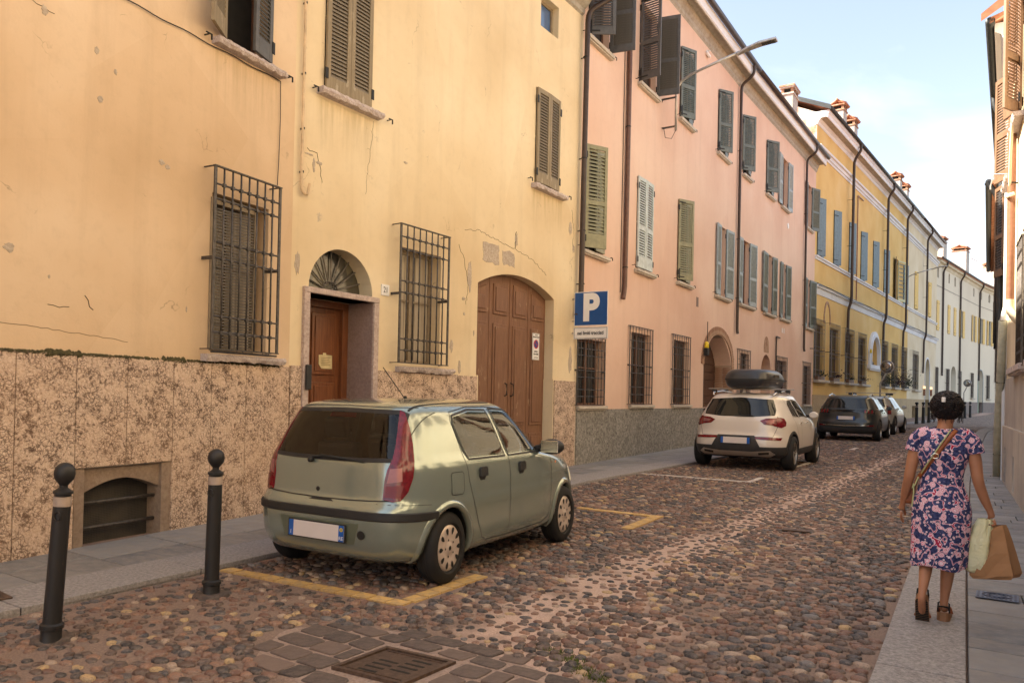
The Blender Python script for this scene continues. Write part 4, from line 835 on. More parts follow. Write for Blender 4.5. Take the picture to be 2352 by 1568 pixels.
def ewin(S, x, w, z0, z1, both=True, closed=False):
    if closed:
        leaf(hE, S, x, z0, z1, w / 2, 3, 1, m_shyel, solid=True); leaf(hE, S, x + w, z0, z1, w / 2, 3, -1, m_shyel, solid=True); return
    window(hE, S, x, x + w, z0, z1, m_shblue, m_glass, .2, 1); leaf(hE, S, x, z0, z1, .65, 176, 1, m_shyel, solid=True); leaf(hE, S, x + w, z0, z1, .65, 176, -1, m_shyel, solid=True)
for x in (0, 4.15, 6.6): ewin(SE, x, .9, 8.0, 10.6, closed=True)
ewin(SE, 9.5, .9, 8.0, 10.6); ewin(SE, 15.2, 1.0, 8, 10.65)
for x in (.47, 3.9, 8.2, 12.): ewin(SE2, x, 1.15, 8, 10.65)
for a, c in att + [(15.2, 15.8)]: MB().box(a, c, .12, .15, 12.6, 13.5).build('attic_window', m_glass, hE, SE)
for a, c in att2[1:]: MB().box(a, c, .12, .15, 12.6, 13.55).build('attic_window', m_glass, hE, SE2)
for S_, a, c in ((SE, 0, 1.05), (SE, 4.0, 5.3), (SE, 9.05, 10.35), (SE, 14.7, 16.1), (SE2, 3.5, 4.9), (SE2, 7.4, 8.9), (SE2, 11.5, 12.9)):
    window(hE, S_, a, c, 2.2, 4.72, m_winframe, m_glass, .2); grille(hE, S_, a, c, 2.2, 4.75, 5, [2.6, 3.1, 3.6, 4.1, 4.5], .1, .015, indiv=False); sill(hE, S_, a - .1, c + .1, 2.2, m_psill, .1, .16)
MB().box(5.85, 7.95, .42, .48, .2, 5.2).build('blue_door', m_shlight, hE, SE); d_ = MB().box(.02, 2.1, .42, .48, .2, 5.2).build('green_door', m_shlight, hE, SE2)
MB().box(.02, 1.0, .1, .16, .4, 4.4).build('door_leaf', flat('door_green', (.16, .2, .12), .5), hE, SE2)
arch_ring(SE2, .05, 2.1, 4.2, 1.0, .1, .4, -.03, .02, m_shlight, hE, 'door_surround')
for S_, x, zt in ((SE, 1.95, 0), (SE, 9.0, 0), (SE2, -.9 + 1.0, 0), (SE2, 6.85, 0)):
    pipe(hE, S_, [(x, -.42, 14.2), (x, -.42, 13.9), (x, -.1, 13.4), (x, -.1, 4.3), (x - .2, -.14, 4.1)], .08, m_pipeb, 'downpipe', (), 8)
chimney('broad tiled chimney on the pale house, beside the palazzo end', SE, 5.2, 1.0, 14.2, 17.0, 1.4, 1.0)
chimney('broad pale chimney with a red tile cap standing alone over the far roof', SE, 14.2, 1.0, 14.4, 17.5, 1.5, 1.3)
chimney('last tiled chimney over the far roof, close to the right-hand shutters', SE2, 8.6, 1.0, 14.4, 17.6, 1.3, 1.1)
an = MB().tube([(0, 0, 0), (0, 0, 2.8)], .025, 6).tube([(-.3, 0, 2.5), (2.4, 0, 2.5)], .02, 5).tube([(-.7, 0, 1.2), (1.0, 0, 1.3)], .02, 5).tube([(-.5, 0, .9), (.7, 0, 1.0)], .015, 5)
for k in range(14): an.tube([(-.2 + k * .19, -.16, 2.5), (-.2 + k * .19, .16, 2.5)], .008, 4)
tag(an.build('aerial', m_steel, None, SE2 @ T(3.0, 1.5, 15.0)), 'thin television aerial on the far pale roof', 'aerial')

# ================================================================ right hand houses (seen at a grazing angle)
hR = empty('cream_house', T(PR1[0], PR1[1], .1), 'cream house filling the right edge, with brown louvred shutters above a grey stained base', 'house')
opR = [(3.6, 4.4, 2.2, 4.1, 0), (2.3, 3.1, 2.2, 4.1, 0), (2.0, 2.85, 6.1, 7.9, 0), (.4, 1.2, 5.6, 7.5, 0)]
yy = 5.5
while yy < 26: opR += [(yy, yy + .95, 2.2, 4.1, 0), (yy, yy + .95, 5.9, 7.8, 0), (yy, yy + .95, 9.0, 10.4, 0)]; yy += 2.7
wall_mesh(0, LR, 2.05, 10.9, opR).build('wall', m_rwall, hR, SRR)
opRl = [(.62, .98, .2, .82, 0, .12), (2.55, 2.9, .22, .78, 0, .12)]
wall_mesh(0, LR, -.05, 1.18, opRl, y=-.05).build('plinth', m_rgrey, hR, SRR); wall_mesh(0, LR, 1.18, 2.05, [], y=-.02).build('stained_band', m_rgrey, hR, SRR)
MB().box(0, LR, -.05, -.0, 1.18, 1.2).build('plinth_cap', m_psill, hR, SRR)
for a, c in ((.62, .98), (2.55, 2.9)): MB().box(a, c, .03, .06, .2, .84).build('basement_shutter', m_blackpl if a < 1 else m_jamb, hR, SRR)
for o in opR: window(hR, SRR, *o[:4], m_winframe, m_glass, .16)
for k, o in enumerate([o for o in opR if o[2] < 3][:9]):
    grille(hR, SRR, o[0] - .1, o[1] + .1, 2.18, 4.15, 6, [2.4, 2.6, 3.05, 3.25, 3.75, 3.95], .09, .011, indiv=k < 2, m=m_iron); sill(hR, SRR, o[0] - .15, o[1] + .15, 2.16, m_sill, .09, .13)
leaf(hR, SRR, 2.85, 6.1, 8.0, .48, 150, -1, m_shbrown, None, 2, .05, True); leaf(hR, SRR, 2.0, 6.1, 8.0, .42, 160, 1, m_shbrown, None, 2, .05, True) if False else None
leaf(hR, SRR, 2.95, 6.15, 8.4, .5, 22, -1, m_shbrown, m_shbrown, 2, .05, True, lab='brown louvred shutter swung out, nearest')
leaf(hR, SRR, .95, 5.62, 7.5, .52, 24, -1, m_shbrown, m_shbrown, 2, .05, True)
for o in opR[4:]:
    if o[2] > 5: leaf(hR, SRR, o[0], o[2], o[3], .47, 172, 1, m_shbrown, None, 2, .055); leaf(hR, SRR, o[1], o[2], o[3], .47, 172, -1, m_shbrown, None, 2, .055); sill(hR, SRR, o[0] - .1, o[1] + .1, o[2] - .03, m_psill)
sill(hR, SRR, 1.9, 3.1, 6.08, m_sill, .08, .14, 1); sill(hR, SRR, .3, 1.3, 5.58, m_sill, .08, .14, 1)
pipe(hR, SRR, [(2.15, -.09, 10.8), (2.17, -.09, 3.3), ], .06, m_pipebr, 'downpipe', [(2.16, -.09, 7.5), (2.16, -.09, 5.2)], 12)
pipe(hR, SRR, [(2.17, -.09, 3.3), (2.17, -.09, 3.12), (2.3, -.02, 2.98), (2.34, .05, 2.9)], .064, m_rwall, 'pipe_elbow')
MB().tube([(2.0 + .9 * t / 10, -.1 - .03 * math.sin(t * .3), 5.0 + 1.6 * (t / 10) ** 1.5) for t in range(11)], .022, 6).tube([(2.1, -.12, 4.98), (2.25, -.17, 4.98), (2.3, -.06, 5.0)], .03, 6).build('cable_loop', m_rwall, hR, SRR)
b = MB().tube([(1.4, -.02, 5.55), (1.3, -.3, 5.6), (1.5, -.36, 5.35), (1.55, -.36, 5.28)], .012, 6); b.build('shutter_stay', m_steel, hR, SRR)
MB().prism([(.1, 10.9), (-.1, 10.9), (-.4, 11.0), (-.4, 11.2), (.1, 11.2)], 0, LR).build('eaves', m_soffit, hR, SRR); body_shell(hR, SRR, 0, LR, 11.1, 9, m_rwall, m_tile, .4)
pp = MB().tube([sloc(SRR.inverted(), *p) for p in [(-.27, 17.75, .16), (-.255, 17.4, 1.2), (-.215, 16.9, 2.2), (-.19, 16.4, 3.1)]], .07, 12)
o = pp.build('standpipe', m_pole, hR, SRR, smooth=True); MB().tube([sloc(SRR.inverted(), *p) for p in [(-.2, 16.4, 3.1), (-.14, 16.5, 3.4), (-.1, 16.6, 5.4)]], .045, 8).build('thin_pipe', m_white, hR, SRR, smooth=True)
b = MB()
for z, x, y in ((.62, -.262, 17.6), (2.0, -.225, 17.0)): b.lathe([(.074, -.012), (.074, .012)], 12, SRR.inverted() @ T(x, y, z))
b.build('pipe_clip', m_black, o, SRR, kind='stuff')
# next house up the street
PR3 = (-.24, 30.0); PR2 = (-.2, 17.02)
SR2, LR2 = secm(PR3, PR2)
hR2 = empty('eaves_house', T(PR3[0], PR3[1], .2), 'narrow-looking house on the right whose dark deep gutter stands against the sky', 'house')
opR2 = [(8.6, 9.6, 4.5, 6.5, 0), (4.0, 5.0, 4.5, 6.5, 0)]
wall_mesh(0, LR2, 0, 8.5, opR2).build('wall', m_rwall, hR2, SR2)
for o in opR2: window(hR2, SR2, *o[:4], m_winframe, m_glass, .18)
leaf(hR2, SR2, 9.7, 4.5, 6.55, .5, 20, -1, m_shbrown, m_shdark, 2, .06, False, lab='brown shutter swung out')
leaf(hR2, SR2, 5.0, 4.5, 6.55, .45, 24, -1, m_shdark, m_shdark, 2, .06); leaf(hR2, SR2, 8.6, 4.5, 6.55, .48, 165, 1, m_shdark, None, 2, .06)
MB().prism([(.1, 8.5), (-.05, 8.5), (-.1, 8.6), (-.2, 8.66), (-.2, 8.82), (.1, 8.82)], 0, LR2).build('eaves', m_white, hR2, SR2)
MB().tube([(0, -.27, 8.84), (LR2 + .1, -.27, 8.84)], .085, 12).build('gutter', m_gutterg, hR2, SR2, smooth=True)
MB().add([(LR2 + .15, -.42, 8.85), (LR2 + .15, 0, 9.1), (LR2 + .15, 4.5, 10.3), (LR2 + .15, 4.5, 10.5), (LR2 + .15, 0, 9.3), (LR2 + .15, -.42, 9.0)], [(0, 1, 2, 3, 4, 5)]).build('verge', m_pipebr, hR2, SR2)
body_shell(hR2, SR2, 0, LR2, 8.82, 9, m_white, m_tile, .28, 17)
pipe(hR2, SR2, [(9.0, -.27, 8.8), (9.0, -.27, 8.6), (9.0, -.1, 8.2), (9.0, -.1, 2.0)], .06, m_gutterg, 'downpipe', ())
# third house, corner towards the bend
PR4 = (-.85, 50.0); SR3, LR3 = secm(PR4, (-.36, 30.05))
hR3 = empty('corner_house', T(PR4[0], PR4[1], .35), 'dark-edged house at the right where the street bends, showing one gutter corner', 'house')
opR3 = [(5 + 3.2 * k, 6 + 3.2 * k, 4.6, 6.6, 0) for k in range(5)]
wall_mesh(0, LR3, .1, 9.0, opR3).build('wall', m_rwall, hR3, SR3); body_shell(hR3, SR3, 0, LR3, 9.0, 8, m_rwall, m_tile, .35, 17)
for o in opR3: window(hR3, SR3, *o[:4], m_winframe, m_glass, .18)
for k in range(5): leaf(hR3, SR3, 6 + 3.2 * k, 4.6, 6.65, .45, 22, -1, m_shdark, None, 2, .06)
MB().tube([(0, -.45, 9.05), (LR3, -.45, 9.05)], .1, 10).build('gutter', m_gutterg, hR3, SR3)
pipe(hR3, SR3, [(20.5, -.5, 8.9), (20.5, -.16, 8.4), (20.5, -.16, 3.4)], .09, m_black, 'downpipe')
# house closing the right side behind the bend, giving bounce only where seen
# ================================================================ ground
gr = MB(); gr.box(-60, 60, -40, 200, -.6, -.12)
def tilt(b): b.v = [(x, y, z + gz(y)) for x, y, z in b.v]; return b
m_earth = flat('earth', (.16, .13, .10), .95)
b = MB()
for j in range(-4, 21): b.quad((-70, j * 10, -.03), (70, j * 10, -.03), (70, j * 10 + 10, -.03), (-70, j * 10 + 10, -.03))
tilt(b).build('ground', m_earth, None, I4, kind='structure')
# kerb lines as functions of y
def lerp_tab(t, y):
    if y <= t[0][0]: return t[0][1]
    for (a, u), (c, v) in zip(t[:-1], t[1:]):
        if y <= c: return u + (v - u) * (y - a) / (c - a)
    return t[-1][1]
KL = [(-12, -5.5), (2, -5.58), (5, -5.68), (12, -6.1), (14, -6.02), (18, -5.9), (30, -6.3), (38, -6.3), (44, -5.4), (50, -5.0), (66, -3.7), (75, -3.0), (95, -1.0), (130, 4)]
KR = [(-12, .1), (2, -.56), (4.6, -.64), (8, -.78), (20, -1.08), (34, -1.39), (43, -1.42), (48, -1.15), (52, -.7), (60, 1.4), (75, 6), (130, 18)]
KRi = [(-12, .45), (2, -.05), (5, -.2), (7.6, -.32), (17, -.68), (33, -.93), (41, -1.0), (48, -.65), (52, -.2), (60, 2), (130, 19)]
KLi = [(y, x - .62) for y, x in KL]
# mortar bed of the street (sandier in the wheel tracks)
m_bed = (lambda n: n.out(n.mix(n.ramp(n.math('ABSOLUTE', n.math('ADD', n.math('ADD', n.sep()[0], 2.55), n.math('MULTIPLY', n.math('SUBTRACT', n.noise(1.1, 5, .65), .5), 3.0))), (.25, 1.), (.75, .25), (1.0, .3)), n.ramp(n.noise(70, 4, .7), (.3, (.07, .05, .04)), (.7, (.22, .16, .13))), n.ramp(n.noise(90, 4, .7), (.3, (.36, .25, .20)), (.7, (.62, .46, .38)))), .95, 0, n.bump(n.noise(110, 3, .7), .9, .008), .2))(NT('sand_mortar_bed'))
b = MB(); ys = [-12 + 1.0 * k for k in range(90)] + [78 + 4 * k for k in range(14)]
for y0, y1 in zip(ys[:-1], ys[1:]):
    b.quad((lerp_tab(KL, y0), y0, 0), (lerp_tab(KR, y0), y0, 0), (lerp_tab(KR, y1), y1, 0), (lerp_tab(KL, y1), y1, 0))
street = tilt(b).build('street', m_bed, None, I4, kind='structure')
def cobble_col():
    n = NT('river_cobble'); g = n.node('NewGeometry'); r = n.math('FRACT', n.math('ADD', g.outputs['Random Per Island'], n.math('MULTIPLY', n.node('ObjectInfo').outputs['Random'], 7.31)))
    col = n.ramp(r, (0, (.024, .022, .026)), (.16, (.075, .042, .032)), (.33, (.14, .062, .042)), (.45, (.09, .062, .054)), (.57, (.19, .10, .07)), (.68, (.048, .048, .058)), (.78, (.25, .135, .09)), (.87, (.36, .265, .20)), (.93, (.44, .30, .15)), (.97, (.13, .125, .13)), interp='CONSTANT')
    col = n.mix(n.ramp(n.noise(34, 5, .75), (.42, 0.), (.72, .6)), col, (.36, .29, .245)); col = n.mix(n.ramp(n.noise(60, 4, .7), (.48, 0.), (.7, .65)), col, (.028, .02, .018))
    return n.out(col, n.ramp(n.noise(14, 3), (.3, .5), (.7, .8)), 0, n.bump(n.noise(80, 4, .6), .35, .004), .45)
m_cob = cobble_col()
# exclusion zones: stall marking strips, manhole with its slab ring
STY = [[(-5.62, 4.06), (-3.68, 4.19), (-3.68, 4.31), (-5.62, 4.18)], [(-3.80, 4.2), (-3.66, 4.2), (-3.68, 5.3), (-3.82, 5.3)], [(-3.78, 8.05), (-3.64, 8.05), (-3.70, 9.18), (-3.84, 9.18)], [(-4.9, 9.05), (-3.72, 9.05), (-3.72, 9.18), (-4.9, 9.18)]]
MH = [(-3.17, 3.03), (-3.16, 3.47), (-2.66, 3.51), (-2.68, 3.07)]; MHC = (-2.92, 3.27)
def inpoly(x, y, P):
    c = False; j = len(P) - 1
    for i in range(len(P)):
        if (P[i][1] > y) != (P[j][1] > y) and x < (P[j][0] - P[i][0]) * (y - P[i][1]) / (P[j][1] - P[i][1]) + P[i][0]: c = not c
        j = i
    return c
def slabzone(x, y):
    dx = (x - MHC[0]) / 1.05; dy = (y - MHC[1]) / .55
    if dx > 0: dx *= .72
    return dx * dx + dy * dy < 1
rc = random.Random(11)
stones = []
y = 1.9
while y < 44:
    dens = 1.0 if y < 16 else 1.25 if y < 26 else 1.6
    st = .085 * dens * rc.uniform(.92, 1.06); xl = lerp_tab(KL, y) + .05; xr = lerp_tab(KR, y) - .05; x = xl + rc.uniform(0, .06)
    while x < xr:
        w = st * rc.uniform(.72, 1.5)
        yy = y + rc.uniform(-.025, .025) * dens
        lane = math.exp(-((x - (-2.95 + .02 * y)) / .28) ** 2) + math.exp(-((x - (-1.9 + .01 * y)) / .18) ** 2) * .6 + (.6 if x < -4.2 and y < 4.1 else 0)
        skip = rc.random() < .30 * lane
        if not skip and not any(inpoly(x + dx_, yy + dy_, P) for P in STY for dx_, dy_ in ((0, 0), (.05, 0), (-.05, 0), (0, .04), (0, -.04))) and not slabzone(x, yy): stones.append((x, yy, w, st, lane))
        x += w * 1.02
    y += st * .84
def stone_mesh_data(x, y, w, d, lane, rr, hi):
    n = 9 if hi else 6; k = rr.uniform(.86, 1.1) * (1 - .26 * lane); a = rr.uniform(-.4, .4); h = rr.uniform(.012, .024) * (1 - .45 * lane)
    rx = w * .5 * k; ry = d * .46 * k; ca, sa = math.cos(a), math.sin(a); vs = []
    per = [rr.uniform(.78, 1.12) for _ in range(n)]
    rings = ((1.0, -.012), (.95, h * .55), (.66, h * .95)) if hi else ((1.0, -.01), (.8, h * .85))
    tx = rr.uniform(-.06, .06); ty = rr.uniform(-.06, .06)
    for s, z in rings:
        for i in range(n):
            t = 2 * math.pi * i / n; px_ = rx * s * per[i] * math.cos(t); py_ = ry * s * per[i] * math.sin(t)
            vs.append((x + px_ * ca - py_ * sa, y + px_ * sa + py_ * ca, gz(y) + z + px_ * tx + py_ * ty))
    vs.append((x, y, gz(y) + h)); fs = []
    m = len(rings)
    for j in range(m - 1):
        for i in range(n): fs.append((j * n + i, j * n + (i + 1) % n, (j + 1) * n + (i + 1) % n, (j + 1) * n + i))
    for i in range(n): fs.append(((m - 1) * n + i, (m - 1) * n + (i + 1) % n, m * n))
    return vs, fs
rs = random.Random(2); big = MB()
# the 300 that show largest: nearest to the camera inside the frame
def vis(x, y):
    v = Vector((x, y, gz(y) - 1.58)); d = v.dot(fw)
    if d < .5: return None
    px_ = 1176 + v.dot(rt) / d * 1750; py_ = 784 - v.dot(up) / d * 1750 + 106.7
    return (px_, py_, d) if -20 < px_ < 2372 and py_ < 1590 else None
near = sorted([(vis(s[0], s[1])[2] / s[2], i) for i, s in enumerate(stones) if vis(s[0], s[1])])[:296]; near = {i for _, i in near}
for i, s in enumerate(stones):
    if s[1] < 12 and not vis(s[0], s[1]): continue
    vs, fs = stone_mesh_data(*s, rs, s[1] < 13)
    if i in near:
        c = Vector((s[0], s[1], gz(s[1]))); me = bpy.data.meshes.new('cobble'); me.from_pydata([tuple(Vector(v) - c) for v in vs], [], fs); me.materials.append(m_cob)
        for p in me.polygons: p.use_smooth = True
        inst('cobble', me, street, T(*c))
    else: big.add(vs, fs)
me = bpy.data.meshes.new('cobbles'); me.from_pydata(big.v, [], big.f); me.materials.append(m_cob)
for p in me.polygons: p.use_smooth = True
o = bpy.data.objects.new('cobbles', me); place(o, street, I4); o['kind'] = 'stuff'
# far street surface: cobble relief in the material only
m_farcob = (lambda n: n.out(n.mix(n.ramp(n.voro(7, 'DISTANCE_TO_EDGE', n.vec((1, .8, 1))), (.02, .8), (.12, 0.)), n.ramp(n.voro(7, v=n.vec((1, .8, 1)), out='Color'), (.2, (.07, .055, .05)), (.6, (.17, .12, .10)), (.9, (.30, .22, .17))), (.30, .24, .20)), .8, 0, n.bump(n.voro(7, v=n.vec((1, .8, 1))), -.5, .02), .3))(NT('far_cobbles'))
b = MB()
for y0, y1 in zip(ys[:-1], ys[1:]):
    if y0 >= 43: b.quad((lerp_tab(KL, y0), y0, .008), (lerp_tab(KR, y0), y0, .008), (lerp_tab(KR, y1), y1, .008), (lerp_tab(KL, y1), y1, .008))
tilt(b).build('far_paving', m_farcob, street, I4, kind='stuff')
# irregular flat slabs round the manhole
m_slab = (lambda n: n.out(n.mix(n.ramp(n.noise(30, 5, .7), (.4, 0.), (.75, .5)), n.ramp(n.node('ObjectInfo').outputs['Random'], (0, (.06, .048, .045)), (.5, (.10, .075, .066)), (1, (.17, .12, .10))), (.22, .17, .14)), .7, 0, n.bump(n.noise(45, 5, .7), .6, .008), .35))(NT('street_slab'))
rg = random.Random(8)
rows = [2.52, 2.66, 2.81, 2.985, 3.17, 3.36, 3.555, 3.70, 3.84]
for y0_, y1_ in zip(rows[:-1], rows[1:]):
    segs = [(-4.15, -3.21), (-2.62, -1.45)] if 2.98 < (y0_ + y1_) / 2 < 3.56 else [(-4.15, -1.45)]
    for sa, sb_ in segs:
        cuts = [sa]
        while cuts[-1] < sb_ - .33: cuts.append(cuts[-1] + rg.uniform(.15, .31))
        cuts.append(sb_)
        for c0, c1 in zip(cuts[:-1], cuts[1:]):
            cxx = (c0 + c1) / 2; cyy = (y0_ + y1_) / 2
            if not slabzone(cxx, cyy): continue
            gp = .012; j = lambda: rg.uniform(-.013, .013); e0 = -.012 if c0 == sa else gp + j(); sk = rg.uniform(-.025, .025) if len(segs) == 1 else 0
            q = [(c0 + gp + j() + sk, y0_ + gp + j()), (c1 - gp + j() + sk, y0_ + gp + j()), (c1 - gp + j() - sk, y1_ - gp + j()), (c0 + gp + j() - sk, y1_ - gp + j())]; h = rg.uniform(.008, .015)
            q2 = []
            for a_, c_ in zip(q, q[1:] + q[:1]): t1_, t2_ = rg.uniform(.04, .12), rg.uniform(.04, .12); q2 += [(a_[0] * (1 - t1_) + c_[0] * t1_, a_[1] * (1 - t1_) + c_[1] * t1_), (a_[0] * .5 + c_[0] * .5 + rg.uniform(-.006, .006), a_[1] * .5 + c_[1] * .5 + rg.uniform(-.006, .006)), (a_[0] * t2_ + c_[0] * (1 - t2_), a_[1] * t2_ + c_[1] * (1 - t2_))]
            nn = len(q2); vs = [(p[0] - cxx, p[1] - cyy, -.01) for p in q2] + [(p[0] - cxx, p[1] - cyy, h * .6) for p in q2] + [((p[0] - cxx) * .95, (p[1] - cyy) * .94, h) for p in q2]
            MB().add(vs, [(t, (t + 1) % nn, (t + 1) % nn + nn, t + nn) for t in range(nn)] + [(t + nn, (t + 1) % nn + nn, (t + 1) % nn + 2 * nn, t + 2 * nn) for t in range(nn)] + [tuple(range(2 * nn, 3 * nn))]).build('paving_slab', m_slab, street, T(cxx, cyy, gz(cyy) + .001))
ell = [(MHC[0] + (1.38 if math.cos(t) > 0 else 1.0) * .98 * math.cos(t) * (1 + .05 * math.sin(5 * t)), MHC[1] + .50 * math.sin(t) * (1 + .06 * math.sin(7 * t))) for t in [k * math.pi / 18 for k in range(36)]]
MB().add([(x, yv, gz(yv) + .003) for x, yv in ell], [tuple(range(36))]).build('slab_mortar', stone('slab_mortar', (.20, .145, .12), (.34, .25, .21), (.46, .36, .30), 60, .6), street, I4)
# manhole
def Fr(P4, u, v): 
    a = Vector(P4[0]) * (1 - u) * (1 - v) + Vector(P4[3]) * u * (1 - v) + Vector(P4[2]) * u * v + Vector(P4[1]) * (1 - u) * v; return a
m_cast = flat('cast_iron_rusty', (.115, .075, .055), .55, .45, .4, 30, .4, .5)
mh = empty('manhole_cover', T(MHC[0], MHC[1], gz(3.2)), 'rusty square cast-iron drain cover with slots, in the street at the bottom edge', 'manhole cover')
def mhbox(b, u0, u1, v0, v1, z0, z1):
    ps = [Fr([(p[0], p[1]) for p in MH], u, v) for u, v in ((u0, v0), (u1, v0), (u1, v1), (u0, v1))]; zb = gz(3.2)
    b.add([(p.x, p.y, zb + z0) for p in ps] + [(p.x, p.y, zb + z1) for p in ps], [(3, 2, 1, 0), (4, 5, 6, 7)] + [(i, (i + 1) % 4, (i + 1) % 4 + 4, i + 4) for i in range(4)])
b = MB(); w = .06
for a in ((0, 1, 0, w), (0, 1, 1 - w, 1), (0, w, w, 1 - w), (1 - w, 1, w, 1 - w)): mhbox(b, *a, -.01, .022)
b.build('frame', m_cast, mh, I4)
b = MB(); slots = [(.24, .5, .18), (.24, .5, .31), (.24, .5, .44), (.24, .5, .57), (.56, .82, .36), (.56, .82, .5), (.56, .82, .63), (.56, .82, .77)]
mhbox(b, w + .01, 1 - w - .01, w + .01, 1 - w - .01, -.01, .012); b.build('cover_plate', m_cast, mh, I4)
for u0_, u1_, v_ in slots: b = MB(); mhbox(b, u0_, u1_, v_ - .022, v_ + .022, .0121, .0135); b.build('slot', m_dark, mh, I4)
b = MB(); mhbox(b, w + .05, 1 - w - .05, w + .05, w + .065, .012, .017); mhbox(b, w + .05, 1 - w - .05, 1 - w - .065, 1 - w - .05, .012, .017); b.build('rib', m_cast, mh, I4)
MB().box(-.17, .13, -.08, .08, 0, .01).build('small_cover', m_cast, None, T(-2.06, 9.18, gz(9.18) + .02) @ RZ(.15)); tag(bpy.data.objects['small_cover'], 'small rusty metal cover lying flush among the cobbles right of centre', 'drain cover')
# stall markings made of bricks set in the street
m_ybrick = (lambda n: n.out(n.mix(n.ramp(n.noise(11, 7, .75), (.42, 0.), (.62, .8)), n.ramp(n.node('ObjectInfo').outputs['Random'], (0, (.52, .32, .10)), (1, (.64, .42, .16))), (.33, .24, .15)), .75, 0, n.bump(n.noise(60, 4), .4, .005), .3))(NT('yellow_marking'))
m_wmark = (lambda n: n.out(n.mix(n.ramp(n.noise(9, 6, .7), (.45, 0.), (.8, .7)), (.60, .54, .50), (.34, .27, .22)), .75, 0, n.bump(n.noise(60, 4), .4, .005), .3))(NT('white_marking'))
def strip(p, q, w, L, m, z=.014):
    p = Vector(p); q = Vector(q); d = (q - p); n = max(1, round(d.length / L)); a = math.atan2(d.y, d.x); st = d.length / n
    me = MB().box(-st / 2 + .006, st / 2 - .006, -w / 2, w / 2, -.02, 0).mesh('marking_brick', m)
    for k in range(n):
        c = p + d * ((k + .5) / n); inst('marking_brick', me, street, T(c.x, c.y, gz(c.y) + z + rg.uniform(-.002, .002)) @ RZ(a + rg.uniform(-.01, .01)))
strip((-5.62, 4.12), (-3.68, 4.25), .12, .16, m_ybrick); strip((-3.73, 4.32), (-3.75, 5.28), .13, .16, m_ybrick); strip((-3.71, 8.07), (-3.77, 9.1), .13, .2, m_ybrick); strip((-4.9, 9.12), (-3.7, 9.12), .12, .2, m_ybrick)
strip((-6.0, 13.7), (-3.9, 13.7), .1, .25, m_wmark, .022); strip((-3.93, 13.75), (-3.95, 14.6), .1, .25, m_wmark, .022); strip((-3.95, 17.3), (-3.95, 18.9), .1, .25, m_wmark, .022); strip((-5.9, 19.0), (-3.9, 19.0), .1, .25, m_wmark, .022)
strip((-3.95, 24), (-3.95, 25), .12, .25, m_wmark, .022)
# pavements
m_kerb = (lambda n: n.out(n.mix(n.ramp(n.node('ObjectInfo').outputs['Random'], (0, 0.), (1, .35)), n.ramp(n.noise(38, 6, .8), (.32, (.12, .11, .105)), (.5, (.30, .275, .26)), (.7, (.48, .445, .42))), (.22, .21, .22)), .75, 0, n.bump(n.noise(80, 5, .7), .5, .006), .35))(NT('granite_kerb'))
m_flag = (lambda n: n.out(n.mix(n.ramp(n.noise(5, 7, .75, n.vec((1, 2.5, 1))), (.38, 0.), (.62, .8)), n.ramp(n.node('ObjectInfo').outputs['Random'], (0, (.13, .14, .16)), (.3, (.20, .19, .19)), (.6, (.27, .265, .27)), (1, (.16, .155, .15))), (.28, .255, .23)), n.ramp(n.noise(6, 3), (.3, .45), (.7, .75)), 0, n.bump(n.noise(20, 6, .7, n.vec((1, 3, 1))), .7, .01), .4))(NT('flagstone'))
pavL = bpy.data.meshes.new('pavement'); b = MB(); ys2 = [-12 + 1.5 * k for k in range(90)]
def wallxL(y):
    pts = [(-12, -6.0), (PA0[1], PA0[0]), (PAB[1], PAB[0]), (PBC[1], PBC[0]), (PCC[1], PCC[0]), (PCD[1], PCD[0]), (PDE[1], PDE[0]), (PEE[1], PEE[0]), (PE1[1], PE1[0])]; pts[0] = (-12, PA0[0] + (PAB[0] - PA0[0]) / (PAB[1] - PA0[1]) * (-12 - PA0[1]))
    return lerp_tab(pts, y)
for y0, y1 in zip(ys2[:-1], ys2[1:]): b.quad((wallxL(y0) - .2, y0, .012), (lerp_tab(KL, y0), y0, .012), (lerp_tab(KL, y1), y1, .012), (wallxL(y1) - .2, y1, .012))
pavL = tilt(b).build('pavement', m_bed, None, I4, kind='structure')
def wallxR(y): return lerp_tab([(-12, 1.8), (17, -.05), (30, -.32), (52, -.9), (60, 3), (130, 20)], y)
b = MB()
for y0, y1 in zip(ys2[:-1], ys2[1:]): b.quad((lerp_tab(KR, y0), y0, .012), (wallxR(y0) + .3, y0, .012), (wallxR(y1) + .3, y1, .012), (lerp_tab(KR, y1), y1, .012))
pavR = tilt(b).build('pavement', m_bed, None, I4, kind='structure')
def stoneblock(parent, name, m, a, c, e, g, y0, y1, z, gap=.006):
    """a,c = left/right x at y0 ; e,g = left/right x at y1"""
    cx_ = (a + c + e + g) / 4; cy_ = (y0 + y1) / 2; q = .004
    vs = [(a + gap, y0 + gap, -.05), (c - gap, y0 + gap, -.05), (g - gap, y1 - gap, -.05), (e + gap, y1 - gap, -.05), (a + gap, y0 + gap, z - q), (c - gap, y0 + gap, z - q), (g - gap, y1 - gap, z - q), (e + gap, y1 - gap, z - q), (a + gap + q, y0 + gap + q, z), (c - gap - q, y0 + gap + q, z), (g - gap - q, y1 - gap - q, z), (e + gap + q, y1 - gap - q, z)]
    vs = [(x - cx_, yv - cy_, zz + gz(yv) - gz(cy_)) for x, yv, zz in vs]
    MB().add(vs, [(0, 1, 5, 4), (1, 2, 6, 5), (2, 3, 7, 6), (3, 0, 4, 7), (4, 5, 9, 8), (5, 6, 10, 9), (6, 7, 11, 10), (7, 4, 8, 11), (8, 9, 10, 11)]).build(name, m, parent, T(cx_, cy_, gz(cy_)))
rp_ = random.Random(21)
y = -1.0
